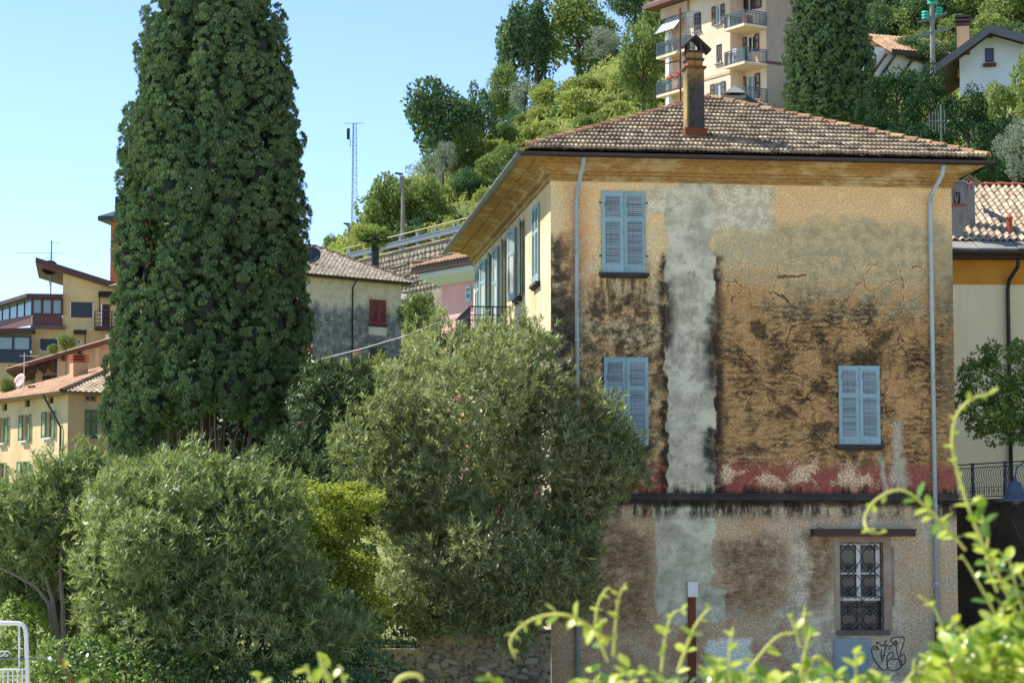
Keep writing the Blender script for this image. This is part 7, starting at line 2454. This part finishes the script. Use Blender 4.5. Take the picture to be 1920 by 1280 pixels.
def shoot(parent, org, path, Y, r0=.0024, r1=.0013, lv=.016, big=False, mat=None, tipfree=0):
    P = [at(x, y, Y + dy) - org for x, y, dy in path]
    sm_ = []
    for i in range(len(P) - 1):
        a, b, c, d = P[max(i - 1, 0)], P[i], P[i + 1], P[min(i + 2, len(P) - 1)]
        for k in range(6):
            t = k / 6
            sm_.append(.5 * (2 * b + (c - a) * t + (2 * a - 5 * b + 4 * c - d) * t * t + (3 * b - a - 3 * c + d) * t ** 3))
    sm_.append(P[-1])
    n = len(sm_)
    MB().tube(sm_, [r0 + (r1 - r0) * i / (n - 1) for i in range(n)], 6).build('shoot', mat or M['shoot'], parent, True)
    acc = 0
    for i in range(1, n):
        seg = sm_[i] - sm_[i - 1]
        acc += seg.length
        if acc > lv:
            acc = 0
            u = i / n
            for sg in (-1, 1):
                side = seg.normalized().cross(Vector((rnd.uniform(-1, 1), rnd.uniform(-1, 1), rnd.uniform(-.4, 1)))).normalized() * sg
                d = seg.normalized() * rnd.uniform(.3, 1.0) + side
                put_leaf(parent, rnd.choice(LM if big or u < .35 else LMy), sm_[i], d, Vector((rnd.uniform(-.5, .5), -.4, 1)))


shoot(hc, HO, [(1140, 1200, .1), (1080, 1158, 0), (1030, 1152, 0), (985, 1168, 0), (957, 1200, -.02), (966, 1232, -.03)], 3.1, lv=.022)
shoot(hc, HO, [(1810, 1030, .1), (1770, 985, .05), (1735, 948, 0), (1690, 918, 0), (1645, 935, 0), (1622, 968, 0), (1628, 995, -.02), (1652, 999, -.02)], 3.2, lv=.02)
shoot(hc, HO, [(1905, 1150, .1), (1878, 1090, .05), (1838, 1010, 0), (1806, 920, 0), (1786, 840, 0), (1793, 780, 0), (1822, 748, 0), (1855, 738, 0), (1872, 728, 0)], 3.0, .003, .0015, .014)
shoot(hc, HO, [(1800, 1260, .1), (1780, 1215, 0), (1765, 1170, 0), (1748, 1135, 0), (1722, 1116, 0)], 3.0, lv=.035)
shoot(hc, HO, [(1880, 1180, 0), (1850, 1120, 0), (1822, 1070, 0), (1803, 1040, 0)], 3.1, lv=.03)
shoot(hc, HO, [(1140, 1240, 0), (1118, 1180, 0), (1122, 1130, 0), (1140, 1102, 0), (1150, 1112, 0)], 3.2, lv=.02)
shoot(hc, HO, [(1150, 1230, 0), (1155, 1160, 0), (1160, 1120, 0), (1174, 1092, 0)], 3.2, lv=.02)
shoot(hc, HO, [(1240, 1260, 0), (1248, 1190, 0), (1262, 1150, 0), (1285, 1142, 0)], 3.3, lv=.02)
shoot(hc, HO, [(1270, 1260, 0), (1300, 1180, 0), (1325, 1145, 0), (1335, 1140, 0)], 3.2, lv=.02)
shoot(hc, HO, [(1370, 1280, 0), (1368, 1220, 0), (1375, 1175, 0)], 3.2, lv=.018, big=True)
shoot(hc, HO, [(1400, 1260, 0), (1455, 1195, 0), (1500, 1185, 0), (1515, 1180, 0)], 3.3, lv=.03)
shoot(hc, HO, [(1500, 1210, 0), (1488, 1170, 0), (1478, 1150, 0)], 3.3, lv=.02)
shoot(hc, HO, [(1508, 1200, 0), (1508, 1160, 0), (1510, 1135, 0)], 3.3, lv=.03)
shoot(hc, HO, [(1500, 1290, 0), (1530, 1230, 0), (1560, 1250, 0)], 3.2, lv=.016, big=True)
shoot(hc, HO, [(1500, 1270, 0), (1512, 1210, 0), (1520, 1180, 0)], 3.2, lv=.014, big=True)
shoot(hc, HO, [(1610, 1300, 0), (1604, 1250, 0), (1606, 1218, 0)], 3.1, lv=.014, big=True)
shoot(hc, HO, [(1690, 1290, 0), (1730, 1245, 0), (1790, 1240, 0)], 3.2, lv=.02)
shoot(hc, HO, [(1870, 1110, 0), (1850, 1050, 0), (1852, 1000, 0), (1835, 950, 0)], 3.1, lv=.016, big=True)
shoot(hc, HO, [(1930, 1100, 0), (1890, 1050, 0), (1868, 1030, 0)], 3.05, lv=.018, big=True)
shoot(hc, HO, [(1920, 1150, 0), (1905, 1100, 0), (1895, 1060, 0)], 3.0, lv=.014, big=True)
shoot(hc, HO, [(1895, 1200, 0), (1880, 1140, 0), (1905, 1110, 0)], 3.0, lv=.016, big=True)
shoot(hc, HO, [(1790, 1260, 0), (1770, 1190, 0), (1800, 1160, 0)], 3.1, lv=.02, big=True)
# body of the hedge: leafy twigs below the shoots
def top_y(x):
    xs = [1060, 1120, 1200, 1300, 1400, 1500, 1600, 1680, 1740, 1800, 1860, 1940]
    ys = [1285, 1262, 1262, 1258, 1244, 1256, 1278, 1284, 1250, 1205, 1180, 1165]
    return float(np.interp(x, xs, ys))


for i in range(270):
    x = rnd.uniform(1060, 1960) if rnd.random() < .42 else rnd.uniform(1740, 1960)
    Y = rnd.uniform(2.9, 3.9)
    ty = top_y(x) + rnd.uniform(-14, 60)
    b0 = at(x + rnd.uniform(-40, 40), ty + rnd.uniform(110, 170), Y) - HO
    p1 = at(x, ty, Y) - HO
    mid = b0.lerp(p1, .55) + Vector((rnd.uniform(-.012, .012), rnd.uniform(-.02, .02), .004))
    n = 7
    if i % 6 == 0: MB().tube([b0, mid, p1], [.0022, .0018, .0012], 5).build('twig', M['twig'], hc)
    for k in range(n):
        u = .25 + .75 * k / (n - 1)
        p = b0.lerp(mid, u / .55) if u < .55 else mid.lerp(p1, (u - .55) / .45)
        ax = (p1 - b0).normalized()
        for sg in (-1, 1):
            s = ax.cross(Vector((rnd.uniform(-1, 1), rnd.uniform(-1, 1), rnd.uniform(-1, 1)))).normalized() * sg
            put_leaf(hc, rnd.choice(LM), p, ax * rnd.uniform(.4, 1.1) + s * .9, Vector((rnd.uniform(-.6, .6), -.5, 1)))
# odd sprigs further along the verge
sp_ = thing('hedge_sprig', 'pale green leafy sprig poking up in front of the ivy', 'sprig', at(615, 1275, 3.0))
so = sp_.location.copy()
shoot(sp_, so, [(630, 1340, 0), (622, 1290, 0), (606, 1250, 0), (598, 1222, 0)], 3.0, .004, .0025, .012, True)
shoot(sp_, so, [(650, 1340, 0), (648, 1290, 0), (640, 1262, 0), (636, 1246, 0)], 3.0, .003, .002, .02)
shoot(sp_, so, [(590, 1340, 0), (592, 1290, 0), (580, 1265, 0), (575, 1245, 0)], 3.0, .003, .002, .016, True)
sp2 = thing('hedge_sprig', 'arched yellowish shoot tip in front of the garden wall', 'sprig', at(770, 1279, 3.1))
shoot(sp2, sp2.location.copy(), [(735, 1330, 0), (742, 1282, 0), (760, 1266, 0), (785, 1266, 0), (792, 1276, 0)], 3.1, .0045, .003, .08)
sp3 = thing('hedge_sprig', 'thin brown twig with pale bud beside the white gate', 'sprig', at(140, 1279, 2.6))
shoot(sp3, sp3.location.copy(), [(160, 1350, 0), (140, 1290, 0), (118, 1245, 0), (108, 1225, 0)], 2.6, .0025, .0016, .03, False, M['twig'])
sp4 = thing('hedge_sprig', 'small pale green sprig in front of the garden wall beside the villa corner', 'sprig', at(925, 1279, 3.1))
shoot(sp4, sp4.location.copy(), [(945, 1340, 0), (930, 1285, 0), (914, 1262, 0)], 3.1, .004, .003, .012, True)
sp5 = thing('hedge_sprig', 'single small green shoot tip in front of the broad rounded oleander', 'sprig', at(520, 1290, 3.1))
shoot(sp5, sp5.location.copy(), [(500, 1340, 0), (490, 1290, 0), (484, 1268, 0)], 3.1, .003, .002, .014, True)
for (k, mn), v in stuffv.items():
    me = bpy.data.meshes.new('leaves')
    me.from_pydata(v, [], stufff[(k, mn)])
    me.polygons.foreach_set('use_smooth', [True] * len(me.polygons))
    tag(link('leaves', me, bpy.data.materials[mn], bpy.data.objects[k]), kind='stuff')
